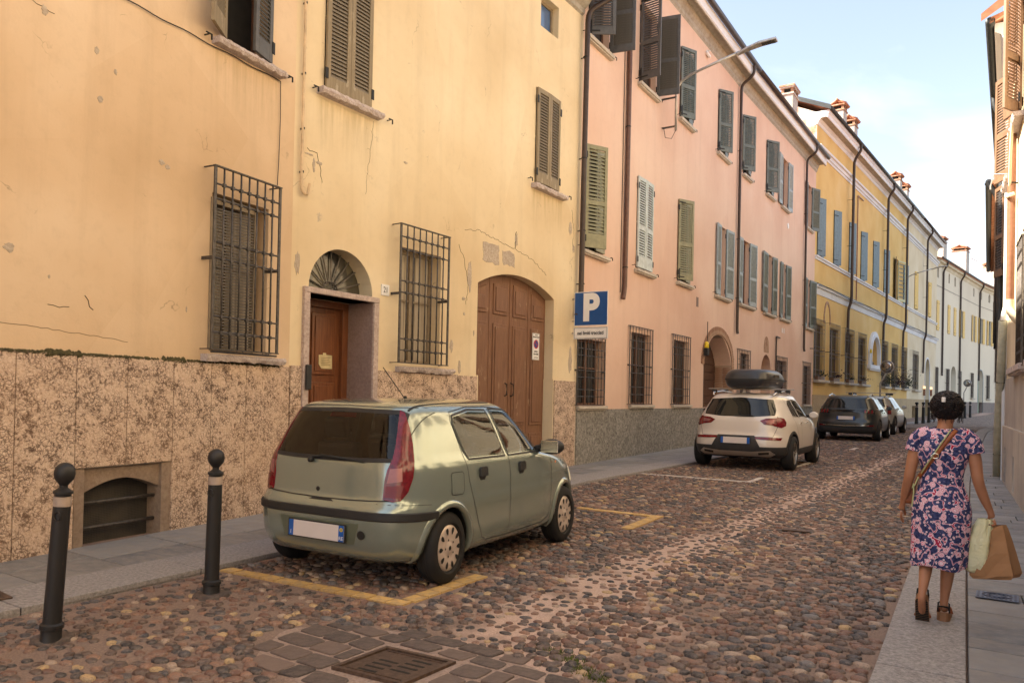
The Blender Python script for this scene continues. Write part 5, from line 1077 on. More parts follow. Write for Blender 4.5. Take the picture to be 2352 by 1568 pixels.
while y < 60:
    L = rp_.uniform(1.0, 1.5) if y < 20 else 2.2
    stoneblock(pavL, 'kerb_stone', m_kerb, lerp_tab(KL, y) - .6, lerp_tab(KL, y), lerp_tab(KL, y + L) - .6, lerp_tab(KL, y + L), y, y + L, .05 + rp_.uniform(-.003, .003)); y += L
y = -1.0
while y < 44:
    L = rp_.uniform(.45, .9) if y < 22 else 1.4; xa = wallxL(y) ; xb = lerp_tab(KL, y) - .6; xa2 = wallxL(y + L); xb2 = lerp_tab(KL, y + L) - .6; t = rp_.uniform(.35, .65)
    m1 = xa + (xb - xa) * t; m2 = xa2 + (xb2 - xa2) * t; z = .048 + rp_.uniform(-.004, .002)
    stoneblock(pavL, 'flagstone', m_flag, xa, m1, xa2, m2, y, y + L, z); stoneblock(pavL, 'flagstone', m_flag, m1, xb, m2, xb2, y, y + L, z - rp_.uniform(0, .004)); y += L
y = 2.0
while y < 56:
    L = rp_.uniform(1.1, 1.5) if y < 20 else 2.0
    stoneblock(pavR, 'kerb_stone', m_kerb, lerp_tab(KR, y), lerp_tab(KRi, y), lerp_tab(KR, y + L), lerp_tab(KRi, y + L), y, y + L, .06 + rp_.uniform(-.003, .003), .008); y += L
y = 2.0
while y < 54:
    L = rp_.uniform(.22, .5) if y < 26 else .8
    xa, xb, xa2, xb2 = lerp_tab(KRi, y), wallxR(y), lerp_tab(KRi, y + L), wallxR(y + L)
    if rp_.random() < .4 and y < 20:
        t = rp_.uniform(.4, .7); m1 = xa + (xb - xa) * t; m2 = xa2 + (xb2 - xa2) * t
        stoneblock(pavR, 'flagstone', m_flag, xa, m1, xa2, m2, y, y + L, .055 + rp_.uniform(-.005, .002)); stoneblock(pavR, 'flagstone', m_flag, m1, xb, m2, xb2, y, y + L, .055 + rp_.uniform(-.005, .002))
    else: stoneblock(pavR, 'flagstone', m_flag, xa, xb, xa2, xb2, y, y + L, .055 + rp_.uniform(-.005, .002))
    y += L
# patterned cover in the right pavement
pc = empty('pavement_cover', T(-.1, 6.96, gz(6.96) + .06), 'blue-grey patterned metal cover in the right pavement by the woman', 'drain cover')
MB().box(-.13, .15, -.12, .12, 0, .006).build('plate', flat('zinc_cover', (.13, .15, .21), .5, .5), pc, T(-.1, 6.96, gz(6.96) + .062), bevel=.002)
b = MB(); 
for k in range(9): b.box(-.12 + k * .03, -.105 + k * .03, -.1, .1, .006, .009)
for r in (.05, .08): b.tube([(r * math.cos(t * .35) * 1.2 + .01, r * math.sin(t * .35), .009) for t in range(19)], .004, 5)
b.build('relief', flat('zinc_relief', (.07, .08, .12), .5, .5), pc, T(-.1, 6.96, gz(6.96) + .062))
# dark drain in the left pavement
MB().box(-.3, .3, -.16, .16, 0, .01).build('dark_grating', m_cast, None, T(-6.2, 2.45, gz(2.4) + .052) @ RZ(-.1)); tag(bpy.data.objects['dark_grating'], 'dark metal plate in the left pavement at the picture edge', 'drain cover')
# loose sand and moss among the cobbles
sb = MB(); 
for k in range(2600):
    x = rg.uniform(-5.6, -.8); yv = 2.4 + 9 * rg.random() ** 1.5; s = rg.uniform(.0018, .0045); z0 = gz(yv) + .001
    sb.add([(x - s, yv - s, z0), (x + s, yv - s, z0), (x, yv + s, z0), (x, yv, z0 + s * 1.4)], [(0, 1, 3), (1, 2, 3), (2, 0, 3)])
sb.build('grit', stone('grit_pink', (.26, .18, .14), (.36, .26, .21), (.46, .36, .3), 200, .1), None, I4, kind='stuff')
bpy.data.objects['grit']['label'] = 'pinkish grit scattered between the cobbles'
ms = MB()
for k in range(420):
    cxm, cym = rg.choice([(-2.15, 3.95), (-2.0, 3.85), (-1.9, 3.78), (-2.3, 4.02)]); x = cxm + rg.gauss(0, .06); yv = cym + rg.gauss(0, .03); h = rg.uniform(.005, .018); a = rg.uniform(0, 6.28); z0 = gz(yv) + .003; s = .004
    ms.add([(x - s, yv, z0), (x + s, yv, z0), (x + math.cos(a) * .01, yv + math.sin(a) * .01, z0 + h + .006)], [(0, 1, 2)])
ms.build('weeds', flat('moss_green', (.09, .11, .02), .8, 0, .4, 60), None, I4, kind='stuff'); bpy.data.objects['weeds']['label'] = 'tiny green weeds growing in the joints near the manhole'

# ================================================================ street furniture
def bollard_proto(label):
    t = empty('bollard', T(0, 0, 0), label, 'bollard', 'black iron bollards')
    MB().lathe([(.0, .99), (.03, .985), (.062, .99), (.062, 1.0), (.075, 1.005), (.075, 1.02), (.055, 1.03), (.032, 1.045), (.032, 1.06), (.048, 1.078), (.072, 1.103), (.081, 1.14), (.072, 1.177), (.048, 1.20), (.02, 1.211), (0, 1.212)], 24).build('ball_finial', m_bol, t, I4, smooth=2)
    MB().lathe([(.0, .12), (.072, .12), (.070, .17), (.066, .92), (.0, .921)], 24).build('post', m_bol, t, I4, smooth=2)
    MB().lathe([(.0, .921), (.067, .921), (.067, .985), (0, .986)], 24).build('reflective_band', m_refl, t, I4, smooth=2)
    MB().lathe([(.0, -.06), (.088, -.06), (.088, 0), (.08, .01), (.079, .1), (.09, .105), (.09, .13), (.072, .14), (.07, .15), (0, .151)], 24).build('base', m_bol, t, I4, smooth=2)
    MB().tube([(.028 * math.cos(k * .7), -.075, .86 + .028 * math.sin(k * .7)) for k in range(10)], .006, 6).build('ring', m_bol, t, I4)
    return t
m_bol = (lambda n: n.out(n.mix(n.ramp(n.noise(18, 7, .75, n.vec((1, 1, .6))), (.66, 0.), (.70, .7)), (.022, .021, .022), (.22, .18, .15)), .5, .2, n.bump(n.noise(60, 3), .2, .003), .45))(NT('bollard_paint'))
m_refl = flat('reflective_band', (.38, .30, .25), .45)
def copy_tree(o, M, label=None, cat=None, group=None):
    c = o.copy(); COL.objects.link(c); c.matrix_basis = M; WM[c.name] = M.copy()
    if label: c['label'] = label
    for ch in list(o.children):
        d = ch.copy(); COL.objects.link(d); d.parent = c
        for g in list(ch.children):
            e = g.copy(); COL.objects.link(e); e.parent = d
    return c
bo = bollard_proto('black ball-topped bollard nearest the camera, leaning, at the lower left')
bo.matrix_basis = T(-4.86, 2.345, gz(2.4)) @ Matrix.Rotation(R(3.4), 4, (f0.x, f0.y, 0)) @ RZ(R(40)) @ Matrix.Diagonal((.74, .74, .905, 1))
copy_tree(bo, T(-5.0, 3.55, gz(3.5)) @ Matrix.Rotation(R(.8), 4, (f0.x, f0.y, 0)) @ RZ(R(20)) @ Matrix.Diagonal((.76, .76, .91, 1)), 'black ball-topped bollard between the leaning one and the green car')
for i, (x, y_, l) in enumerate(((-4.74, 50.1, 'far black bollard nearest the parked cars, first of three left of the woman'), (-4.55, 51.8, 'far black bollard, second of three left of the woman'), (-4.4, 53.6, 'far black bollard beside the woman\'s left ear'), (-3.42, 66.4, 'far black bollard just right of the woman\'s head'), (-3.18, 68.6, 'far black bollard, middle of three right of the woman\'s head'), (-2.97, 72.0, 'farthest black bollard, by the green doorway'))):
    copy_tree(bo, T(x, y_, gz(y_) + .02) @ Matrix.Diagonal((1.25, 1.25, 1.05, 1)), l)
# mortar collar at the first bollard
for (x, y_, r_) in ((-4.91, 2.38, .13), (-5.0, 3.55, .14)):
    MB().lathe([(r_, -.01), (r_ * .9, .02), (r_ * .7, .03), (0, .031)], 14, T(x, y_, gz(y_))).build('mortar_collar', m_slab, street, I4)
# parking sign flagged off the wall corner
ps = empty('parking_sign', SB @ T(LB - .03, -.05, 2.8), 'blue parking sign with a white P above a white text plate, at the corner downpipe', 'sign')
S_P = SB @ T(LB - .26, -.10, -.05) @ RZ(R(-90))     # local x towards street, face to the camera (-y local)
MB().box(-.04, .72, 0, .012, 3.06, 3.75).build('sign_plate', m_signw, ps, S_P, bevel=.004)
MB().box(-.028, .708, -.003, 0, 3.072, 3.738).build('blue_field', m_signb, ps, S_P, bevel=.002)
wtext(S_P, .335, -.006, 3.405, 'P', .74, m_signw, ps, .95, bold=.035, ext=.001)
pl2 = MB().box(-.05, .73, 0, .012, 2.79, 3.03).build('text_plate', m_signw, ps, S_P, bevel=.004)
b = MB()
for a, c, e, g in ((-.035, .715, 3.012, 3.02), (-.035, .715, 2.80, 2.808), (-.035, -.027, 2.808, 3.012), (.707, .715, 2.808, 3.012)): b.box(a, c, -.002, 0, e, g)
b.build('plate_border', m_signk, pl2, S_P); wtext(S_P, .34, -.003, 2.91, 'nei limiti tracciati', .105, m_signk, pl2, .82, bold=.0022, ext=.001)
MB().box(-.1, 0, .012, .03, 3.6, 3.63).box(-.1, 0, .012, .03, 3.15, 3.18).box(-.1, 0, .012, .03, 2.9, 2.93).build('bracket', m_steel, ps, S_P)
# street lamps
def street_lamp(S, x, z0, label, sc_=1.0, out=.37):
    t = empty('street_lamp', S @ T(x, 0, z0), label, 'street lamp'); M = S @ T(x, 0, 0)
    pts = [(0, -out, z0), (0, -out, z0 + 1.0), (0, -out - .03, z0 + 1.1), (0, -out - .13, z0 + 1.24), (0, -out - .35, z0 + 1.36), (0, -out - .7, z0 + 1.46), (0, -out - 1.6, z0 + 1.68)]
    MB().tube(pts, .032, 10).build('arm', m_steel, t, M, smooth=True)
    MB().box(-.03, .03, -out - .02, .02, z0 + .1, z0 + .13).box(-.03, .03, -out - .02, .02, z0 + .85, z0 + .88).build('wall_bracket', m_iron, t, M)
    vs = [(-.05, -out - 1.55, 1.66), (.05, -out - 1.55, 1.66), (.09, -out - 1.8, 1.74), (-.09, -out - 1.8, 1.74), (-.12, -out - 2.1, 1.80), (.12, -out - 2.1, 1.80), (.11, -out - 2.5, 1.82), (-.11, -out - 2.5, 1.82)]
    H = [(x_, y_, z_ + z0) for x_, y_, z_ in vs] + [(x_, y_, z_ + z0 - .06) for x_, y_, z_ in vs]
    MB().add(H, [(0, 1, 2, 3), (3, 2, 5, 4), (4, 5, 6, 7), (8, 11, 10, 9), (11, 12, 13, 10), (12, 15, 14, 13), (0, 8, 9, 1), (6, 14, 15, 7), (1, 9, 10, 2), (2, 10, 13, 5), (5, 13, 14, 6), (0, 3, 11, 8), (3, 4, 12, 11), (4, 7, 15, 12)]).build('lamp_head', m_steel, t, M, bevel=.012)
    MB().box(-.08, .08, -out - 2.45, -out - 2.1, z0 + 1.742, z0 + 1.75, None).build('led_panel', m_blackpl, t, M)
    if out > .3: MB().tube([(0, -.05, z0 + .1), (-.02, -.1, z0 - .15), (.03, -.25, z0 - .18), (0, -out, z0)], .008, 5).build('cable', m_black, t, M)
    return t
street_lamp(SCC, 4.6, 8.47, 'curved-arm street lamp on the pink house wall, its head against the sky'); street_lamp(SD, 22.3, 9.3, 'farther street lamp with a curved arm, on the yellow and cream palazzo', out=.2)
# traffic mirrors
def tmirror(x, y_, zc, r, label, bend=.3):
    t = empty('traffic_mirror', T(x, y_, gz(y_)), label, 'traffic mirror'); g0 = gz(y_)
    MB().tube([(x - bend, y_, g0), (x - bend, y_, zc - .8), (x - bend * .4, y_, zc - .45), (x, y_ + .04, zc - .2), (x, y_ + .05, zc)], .04, 8).build('pole', m_steel, t, I4, smooth=True)
    Mm = T(x, y_ - .02, zc) @ RX(R(96)) @ RY(R(-18))
    MB().lathe([(0, -.02), (r, -.02), (r, .03), (r * .9, .05), (0, .06)], 24, Mm).build('housing', flat('mirror_housing', (.45, .40, .38), .5), t, I4, smooth=2)
    MB().lathe([(0, .061), (r * .85, .055), (r * .6, .09), (r * .3, .11), (0, .118)], 24, Mm).build('mirror_glass', (lambda n: n.out((.5, .5, .5), .15, 1.0))(NT('mirror')), t, I4, smooth=True)
    MB().lathe([(r * .96, .045), (r * 1.02, .035), (r * 1.02, .05), (r * .96, .055)], 24, Mm).build('rim', m_steel, t, I4)
tmirror(-5.1, 40.4, 3.28, .32, 'round traffic mirror on a bent pole, behind the dark parked car'); tmirror(-3.2, 72.4, 3.3, .3, 'small round traffic mirror farther off, right of the woman\'s head', .25)
# flower boxes on the last three palazzo sills
m_plant = flat('plant_dark_red', (.045, .018, .022), .8, 0, .5, 20)
m_plantg = flat('plant_dark_green', (.03, .04, .018), .8, 0, .5, 20)
for i, (x0, x1, l) in enumerate(((.1, 1.6, 'first'), (2.95, 4.4, 'second'), (6.1, 7.5, 'third'), (9.1, 10.5, 'fourth'), (15.5, 17.2, 'fifth'), (18.7, 20.6, 'sixth'), (22.1, 24.1, 'seventh'))):
    t = empty('flower_box', SD @ T((x0 + x1) / 2, -.1, 2.6), 'planter behind the bars of the %s barred palazzo window from the pink house' % l, 'planter', 'planters on the palazzo sills'); n = 60 if i < 4 else 420
    MB().box(x0 + .1, x1 - .1, -.18, -.02, 2.6, 2.78).build('box', m_pipebr if i < 4 else m_black, t, SD)
    b = MB(); sp = .12 if i < 4 else .38
    for k in range(n):
        x = rg.gauss((x0 + x1) / 2, (x1 - x0) * .28); z = 2.8 + abs(rg.gauss(0, sp)); yv = -.1 - abs(rg.gauss(0, .12 + sp * .3)); s = rg.uniform(.03, .07)
        v = [Vector((rg.uniform(-s, s), rg.uniform(-s, s), rg.uniform(-s, s))) + Vector((x, yv, z)) for _ in range(4)]; b.add(v, [(0, 1, 2), (0, 2, 3)])
    b.build('plant', m_plant if i % 2 else m_plantg, t, SD, kind='stuff')
# litter bin by the palazzo, behind the parked cars
t = empty('litter_bin', T(-5.3, 41.5, gz(41)), 'dark litter bin on the pavement beside the silver estate car', 'bin')
MB().box(-.3, .3, -.25, .25, .1, 1.05).build('body', m_black, t, T(-5.3, 41.5, gz(41)), bevel=.04); MB().prism([(-.28, 1.05), (.28, 1.05), (.2, 1.3), (-.2, 1.3)], -.3, .3).build('hood', m_black, t, T(-5.3, 41.5, gz(41)))
# ================================================================ vehicles
def interp(tab, z):
    if z <= tab[0][0]: return tab[0][1:]
    n = len(tab)
    for i in range(n - 1):
        if z <= tab[i + 1][0]:
            a, b = tab[i], tab[i + 1]; h = b[0] - a[0]; t = (z - a[0]) / h; out = []
            for k in range(1, len(a)):
                def sl(j):
                    if j <= 0 or j >= n - 1: return None
                    d0 = (tab[j][k] - tab[j - 1][k]) / (tab[j][0] - tab[j - 1][0]); d1 = (tab[j + 1][k] - tab[j][k]) / (tab[j + 1][0] - tab[j][0])
                    return 0 if d0 * d1 <= 0 else 2 * d0 * d1 / (d0 + d1)
                d = (b[k] - a[k]) / h; m0 = sl(i); m1 = sl(i + 1); m0 = d if m0 is None else m0; m1 = d if m1 is None else m1
                t2 = t * t; t3 = t2 * t
                out.append((2 * t3 - 3 * t2 + 1) * a[k] + (t3 - 2 * t2 + t) * h * m0 + (-2 * t3 + 3 * t2) * b[k] + (t3 - t2) * h * m1)
            return tuple(out)
    return tab[-1][1:]
class Body:
    def __init__(s, tab, xc, nr=6., nf=4.5): s.tab = tab; s.xc = xc; s.nr = nr; s.nf = nf
    def S(s, th, z):
        xr, xf, w = interp(s.tab, z); c = math.cos(th); sn = math.sin(th); n = s.nr if c < 0 else s.nf
        p = 2 / n; X = s.xc + ((xf - s.xc) if c > 0 else (s.xc - xr)) * math.copysign(abs(c) ** p, c); Y = w * math.copysign(abs(sn) ** p, sn)
        return Vector((X, Y, z))
    def N(s, th, z):
        a = s.S(th + .004, z) - s.S(th - .004, z); b = s.S(th, z + .004) - s.S(th, z - .004); n = a.cross(b)
        return n.normalized() if n.length > 0 else Vector((0, 0, 1))
    def mesh(s, NZ=54, NT_=120):
        z0, z1 = s.tab[0][0], s.tab[-1][0]; b = MB(); vs = []; fs = []
        # even spacing of theta in arc: superellipse angle remap
        ths = []
        for k in range(NT_):
            u = 2 * math.pi * k / NT_; q = 2.2; c, sn = math.cos(u), math.sin(u); ths.append(math.atan2(math.copysign(abs(sn) ** q, sn), math.copysign(abs(c) ** q, c)))
        s.ths = ths; zs = [z0 + (z1 - z0) * (1 - (1 - k / NZ) ** 1.25) for k in range(NZ + 1)]
        for z in zs: vs += [s.S(t, z) for t in ths]
        for j in range(NZ):
            for i in range(NT_): fs.append((j * NT_ + i, j * NT_ + (i + 1) % NT_, (j + 1) * NT_ + (i + 1) % NT_, (j + 1) * NT_ + i))
        m = len(vs); vs.append(Vector((sum(v.x for v in vs[-NT_:]) / NT_, 0, z1 + .004))); fs += [(NZ * NT_ + i, NZ * NT_ + (i + 1) % NT_, m) for i in range(NT_)]
        fs.append(tuple(range(NT_ - 1, -1, -1)))
        b.add(vs, fs); return b
DIRS = {'R': (Vector((0, 1, 0)), Vector((1, 0, 0))), 'L': (Vector((0, -1, 0)), Vector((1, 0, 0))), 'B': (Vector((1, 0, 0)), Vector((0, 1, 0))), 'BR': (Vector((.7071, .7071, 0)), Vector((.7071, -.7071, 0))), 'BL': (Vector((.7071, -.7071, 0)), Vector((.7071, .7071, 0))), 'T': (Vector((0, 0, -1)), Vector((1, 0, 0)))}
class Car:
    def __init__(s, root, M, body, cutters, paint, extra=()):
        s.root = root; s.M = M; s.b = body
        mb = body.mesh(); me = mb.mesh('body', paint, True); ob = bpy.data.objects.new('body', me); COL.objects.link(ob)
        cut = MB()
        for (x, r, y0, y1) in cutters: cut.add([(x + r * math.cos(2 * math.pi * k / 40), y, r * 1.0 * math.sin(2 * math.pi * k / 40) + s_z(r)) for y in (y0, y1) for k in range(40)], [tuple(range(40))[::-1], tuple(range(40, 80))] + [(k, (k + 1) % 40, (k + 1) % 40 + 40, k + 40) for k in range(40)])
        cm = cut.mesh('cut', m_black); co = bpy.data.objects.new('cut', cm); COL.objects.link(co)
        cos = [co]
        for q in extra:
            eo = bpy.data.objects.new('cut', q.mesh('cut', m_cabin)); COL.objects.link(eo); cos.append(eo)
        for c_ in cos:
            md = ob.modifiers.new('b', 'BOOLEAN'); md.operation = 'DIFFERENCE'; md.solver = 'EXACT'; md.object = c_
            try: md.material_mode = 'TRANSFER'
            except Exception: pass
        bpy.context.view_layer.update(); dg = bpy.context.evaluated_depsgraph_get()
        nm = bpy.data.meshes.new_from_object(ob.evaluated_get(dg)); nm.name = 'body'
        bpy.data.objects.remove(ob); [bpy.data.objects.remove(c_) for c_ in cos]
        s.body = bpy.data.objects.new('body', nm); place(s.body, root, M)
        for p in nm.polygons: p.use_smooth = True
        e = s.body.modifiers.new('w', 'EDGE_SPLIT'); e.split_angle = R(40)
        s.bvh = BVHTree.FromPolygons([v.copy() for v in map(Vector, mb.v)], mb.f)
    def hit(s, d, u, z, off):
        D, U = DIRS[d]
        o = (U * u + Vector((0, 0, z)) - D * 4) if d != 'T' else Vector((u, z, 4)); r = s.bvh.ray_cast(o, D)
        if r[0] is None: return None
        n = r[1]; n = n if n.dot(D) < 0 else -n; return r[0] + n * off
    def panel(s, name, d, poly, m, off=.004, grid=.04, parent=None, depth=.012, label=None, smooth=True):
        P2 = [Vector(p) for p in poly]; P = []
        for a, c in zip(P2, P2[1:] + P2[:1]):
            n = max(1, int((c - a).length / grid)); P += [a + (c - a) * k / n for k in range(n)]
        nb = len(P); xs = [p.x for p in P]; zs = [p.y for p in P]; x = min(xs) + grid / 2; pts = list(P)
        while x < max(xs):
            z = min(zs) + grid / 2
            while z < max(zs):
                if inpoly(x, z, P) and min((Vector((x, z)) - q).length for q in P) > grid * .45: pts.append(Vector((x, z)))
                z += grid
            x += grid
        r = mgeo.delaunay_2d_cdt(pts, [], [list(range(nb))], 1, 1e-5); V = r[0]; Fc = r[2]
        v3 = [s.hit(d, v.x, v.y, off) for v in V]; back = [s.hit(d, v.x, v.y, -depth) for v in V]
        ok = [v is not None for v in v3]; fs = [tuple(f) for f in Fc if all(ok[i] for i in f)]
        n = len(V); vs = [v if v else Vector((0, 0, 0)) for v in v3] + [v if v else Vector((0, 0, 0)) for v in back]
        from collections import Counter
        ec = Counter(); 
        for f in fs:
            for i in range(len(f)): ec[frozenset((f[i], f[(i + 1) % len(f)]))] += 1
        for e, c in ec.items():
            if c == 1: a, b_ = tuple(e); fs.append((a, b_, b_ + n, a + n))
        me = bpy.data.meshes.new(name); me.from_pydata([tuple(v) for v in vs], [], fs); bm = bmesh.new(); bm.from_mesh(me); bmesh.ops.delete(bm, geom=[v for v in bm.verts if not v.link_faces], context='VERTS'); bmesh.ops.recalc_face_normals(bm, faces=bm.faces); bm.to_mesh(me); bm.free(); me.materials.append(m)
        for p in me.polygons: p.use_smooth = True
        o = bpy.data.objects.new(name, me); place(o, parent or s.root, s.M); e = o.modifiers.new('w', 'EDGE_SPLIT'); e.split_angle = R(50)
        if label: o['label'] = label
        return o
    def line(s, d, pts, w=.007, m=None, name='panel_gap', off=.0012, step=.03, closed=False, parent=None):
        pts = [Vector(p) for p in pts]; 
        if closed: pts.append(pts[0])
        Q = []
        for a, c in zip(pts[:-1], pts[1:]):
            n = max(1, int((c - a).length / step)); Q += [a + (c - a) * k / n for k in range(n)]
        Q.append(pts[-1]); vs = []; fs = []; cnt = 0
        for i, q in enumerate(Q):
            t = (Q[min(i + 1, len(Q) - 1)] - Q[max(i - 1, 0)]); t = t.normalized() if t.length > 0 else Vector((1, 0)); nn = Vector((-t.y, t.x)) * (w / 2)
            a = s.hit(d, q.x + nn.x, q.y + nn.y, off); c = s.hit(d, q.x - nn.x, q.y - nn.y, off)
            if a is None or c is None: cnt = 0; continue
            vs += [a, c]
            if cnt: k = len(vs); fs.append((k - 4, k - 2, k - 1, k - 3))
            cnt += 1
        if fs: MB().add(vs, fs).build(name, m or m_black, parent or s.body, s.M)
    def ring(s, name, z0, z1, t0, t1, m, off=.006, n=70, nz=5, parent=None, th=None):
        vs = []; fs = []; prof = [(z0, -.01), (z0, off * .5), (z0 + (z1 - z0) * .12, off)] + [(z0 + (z1 - z0) * (k / nz), off) for k in range(1, nz)] + [(z0 + (z1 - z0) * .88, off), (z1, off * .5), (z1, -.01)]
        prof = sorted(prof, key=lambda q: q[0]) if False else prof; cnt = len(prof)
        for i in range(n + 1):
            u = t0 + (t1 - t0) * i / n; q = 2.2; c, sn = math.cos(u), math.sin(u); t = math.atan2(math.copysign(abs(sn) ** q, sn), math.copysign(abs(c) ** q, c))
            for z, o_ in prof: vs.append(s.b.S(t, z) + s.b.N(t, z) * o_)
        for i in range(n):
            for k in range(cnt - 1): fs.append((i * cnt + k, i * cnt + k + 1, (i + 1) * cnt + k + 1, (i + 1) * cnt + k))
        fs += [tuple(range(cnt)), tuple(n * cnt + k for k in range(cnt))]
        o = MB().add(vs, fs).build(name, m, parent or s.root, s.M, smooth=2); return o
m_cabin = flat('cabin_lining', (.075, .065, .055), .8)
_sz = [.29]
def s_z(r): return _sz[0]
m_tyre = (lambda n: n.out((.018, .017, .017), .75, 0, n.bump(n.noise(120, 2), .3, .002), .3))(NT('tyre_rubber'))
m_hub = flat('hubcap_silver', (.62, .52, .46), .35, .35, .05)
m_alloy = flat('alloy', (.42, .38, .34), .3, .8, .05)
m_cglass = (lambda n: n.out((.010, .012, .013), .03, 0, n.bump(n.noise(1.6, 1), .06, .03), .5))(NT('car_glass'))
m_red = (lambda n: n.out(n.ramp(n.noise(30, 1), (.4, (.11, .002, .006)), (.6, (.16, .003, .009))), .12, 0, n.bump(n.node('TexWave').outputs['Fac'], 0.02, .001), .7))(NT('tail_light_red'))
m_redd = flat('tail_light_dark', (.16, .004, .012), .12, 0, .1)
m_clearl = flat('lamp_clear', (.30, .12, .12), .12, .2, .1)
m_plate = flat('plate_white', (.66, .60, .58), .4, 0, .03)
m_pblue = flat('plate_blue', (.01, .10, .42), .4)
m_chrome = flat('chrome', (.6, .58, .55), .15, 1.0, .03)
def carpaint(name, c, c2, coat=.8, rough=.34, metal=.35):
    n = NT(name); f = n.noise(700, 2); m = n.out(n.ramp(f, (.35, c), (.65, c2)), rough, metal, n.bump(n.noise(1.4, 2), .03, .05), .5)
    n.p.inputs['Coat Weight'].default_value = coat; n.p.inputs['Coat Roughness'].default_value = .06; return m
def wheel(c, x, y, r, w, kind, cap, side):
    """side -1 right. tyre, rim"""
    Mw = c.M @ T(x, y, r) @ RX(R(90) * (1 if side < 0 else -1))     # local z points outward
    t = empty('dummy', I4); bpy.data.objects.remove(t)
    h = w / 2
    ty = MB().lathe([(r * .60, -h), (r * .86, -h), (r * .97, -h * .75), (r, -h * .5), (r, h * .5), (r * .97, h * .78), (r * .88, h), (r * .70, h * 1.03), (r * .66, h * .9), (r * .6, h * .6), (0, h * .58)], 44, Mw.inverted() @ Mw).build('tyre', m_tyre, c.root, Mw, smooth=2)
    b = MB()
    for k in (-.28, 0, .28): b.lathe([(r * 1.0005, h * k - .003), (r * 1.0006, h * k + .003)], 44)
    b.build('tread_groove', m_black, ty, Mw)
    wh = ty; R_ = r * .66
    if kind == 'cap':
        pr = [(0, .0), (R_ * .22, .0), (R_ * .3, -.012), (R_ * .5, -.004), (R_ * .85, -.002), (R_ * .95, -.012), (R_, -.02)]
        b = MB().lathe([(a, h * .98 + z) for a, z in pr[::-1]] if False else [(R_, h * .7)] + [(a, h * .98 + z) for a, z in pr[::-1]], 44).build('hubcap', cap, c.root, Mw, smooth=True)
        hb = MB()
        for k in range(10):
            a = 2 * math.pi * k / 10; pts = []
            for j in range(9):
                u = j / 8 * 2 * math.pi; pts.append((math.cos(a) * (R_ * .73 + R_ * .16 * math.cos(u)) - math.sin(a) * R_ * (.075 + .035 * math.cos(u)) * math.sin(u) * 1.3, math.sin(a) * (R_ * .73 + R_ * .16 * math.cos(u)) + math.cos(a) * R_ * (.075 + .035 * math.cos(u)) * math.sin(u) * 1.3, h * .98 + .0005))
            hb = MB().add(pts[:8], [tuple(range(8))]); hb.build('vent_hole', m_black, b, Mw)
        hb = MB()
        for k in range(5):
            a = 2 * math.pi * (k + .5) / 5; hb.lathe([(0, h * .98 - .001), (R_ * .05, h * .98 - .001)], 8, T(math.cos(a) * R_ * .36, math.sin(a) * R_ * .36, 0))
        hb.lathe([(0, h * .98 + .002), (R_ * .1, h * .98 + .002)], 12); hb.build('bolt_hole', m_black, b, Mw)
    else:
        b = MB().lathe([(R_, -h * .2), (R_, h * .9), (R_ * .93, h * .95), (R_ * .9, h * .6), (R_ * .88, -h * .2)], 40).build('rim', cap, c.root, Mw, smooth=2)
        MB().lathe([(0, -h * .1), (R_ * .9, -h * .1)], 24).build('wheel_well', m_black, b, Mw)
        sp = MB()
        for k in range(10):
            a = 2 * math.pi * (k // 2) / 5 + (k % 2) * .28; d = Vector((math.cos(a), math.sin(a), 0)); e = Vector((-d.y, d.x, 0)) * R_ * .06
            p0 = d * R_ * .12; p1 = d * R_ * .92; sp.add([p0 - e + Vector((0, 0, h * .7)), p0 + e + Vector((0, 0, h * .7)), p1 + e * .8 + Vector((0, 0, h * .86)), p1 - e * .8 + Vector((0, 0, h * .86)), p0 - e, p0 + e, p1 + e, p1 - e], [(0, 1, 2, 3), (0, 4, 5, 1), (1, 5, 6, 2), (2, 6, 7, 3), (3, 7, 4, 0)])
        sp.lathe([(0, h * .74), (R_ * .18, h * .72), (R_ * .2, h * .5)], 16); sp.build('spokes', cap, b, Mw)
def arch_lip(c, x, r, zc, side, m, w=.05, off=.012, a0=-12, a1=192, name='wheel_arch'):
    d = 'R' if side < 0 else 'L'; n = 30; vs = []; fs = []
    for k in range(n + 1):
        a = R(a0 + (a1 - a0) * k / n); row = []
        for rr, o_ in ((r - .002, -.03), (r - .002, off), (r + w * .6, off), (r + w, .0005)):
            p = c.hit(d, x + rr * math.cos(a), max(zc + rr * math.sin(a), c.b.tab[0][0] + .005), o_)
            row.append(p if p else None)
        if None in row: continue
        vs += row
    m_ = len(vs) // 4
    for i in range(m_ - 1):
        for k in range(3): fs.append((i * 4 + k, i * 4 + k + 1, i * 4 + k + 5, i * 4 + k + 4))
    return MB().add(vs, fs).build(name, m, c.root, c.M, smooth=True)
def plate(c, x, z, w=.52, h=.115, tilt=4, name='number_plate', yaw=0, right=True):
    Mp = c.M @ T(x, 0, z) @ RY(R(tilt)); o = MB().box(-.012, 0, -w / 2 - .012, w / 2 + .012, -h / 2 - .01, h / 2 + .01).build('plate_holder', m_blackpl, c.root, Mp, bevel=.004)
    MB().box(-.0145, -.012, -w / 2, w / 2, -h / 2, h / 2).build(name, m_plate, o, Mp)
    MB().box(-.0155, -.0146, w / 2 - .045, w / 2, -h / 2, h / 2).build('plate_band', m_pblue, o, Mp); MB().box(-.0155, -.0146, -w / 2, -w / 2 + .05, -h / 2, h / 2).build('plate_band', m_pblue, o, Mp)
    return Mp, o
def ptext(Mp, o, y, z, s, size, m): return text(s, Mp @ T(-.0165, y, z) @ RZ(R(-90)) @ RX(R(90)), size, m, parent=o, ext=.0005)

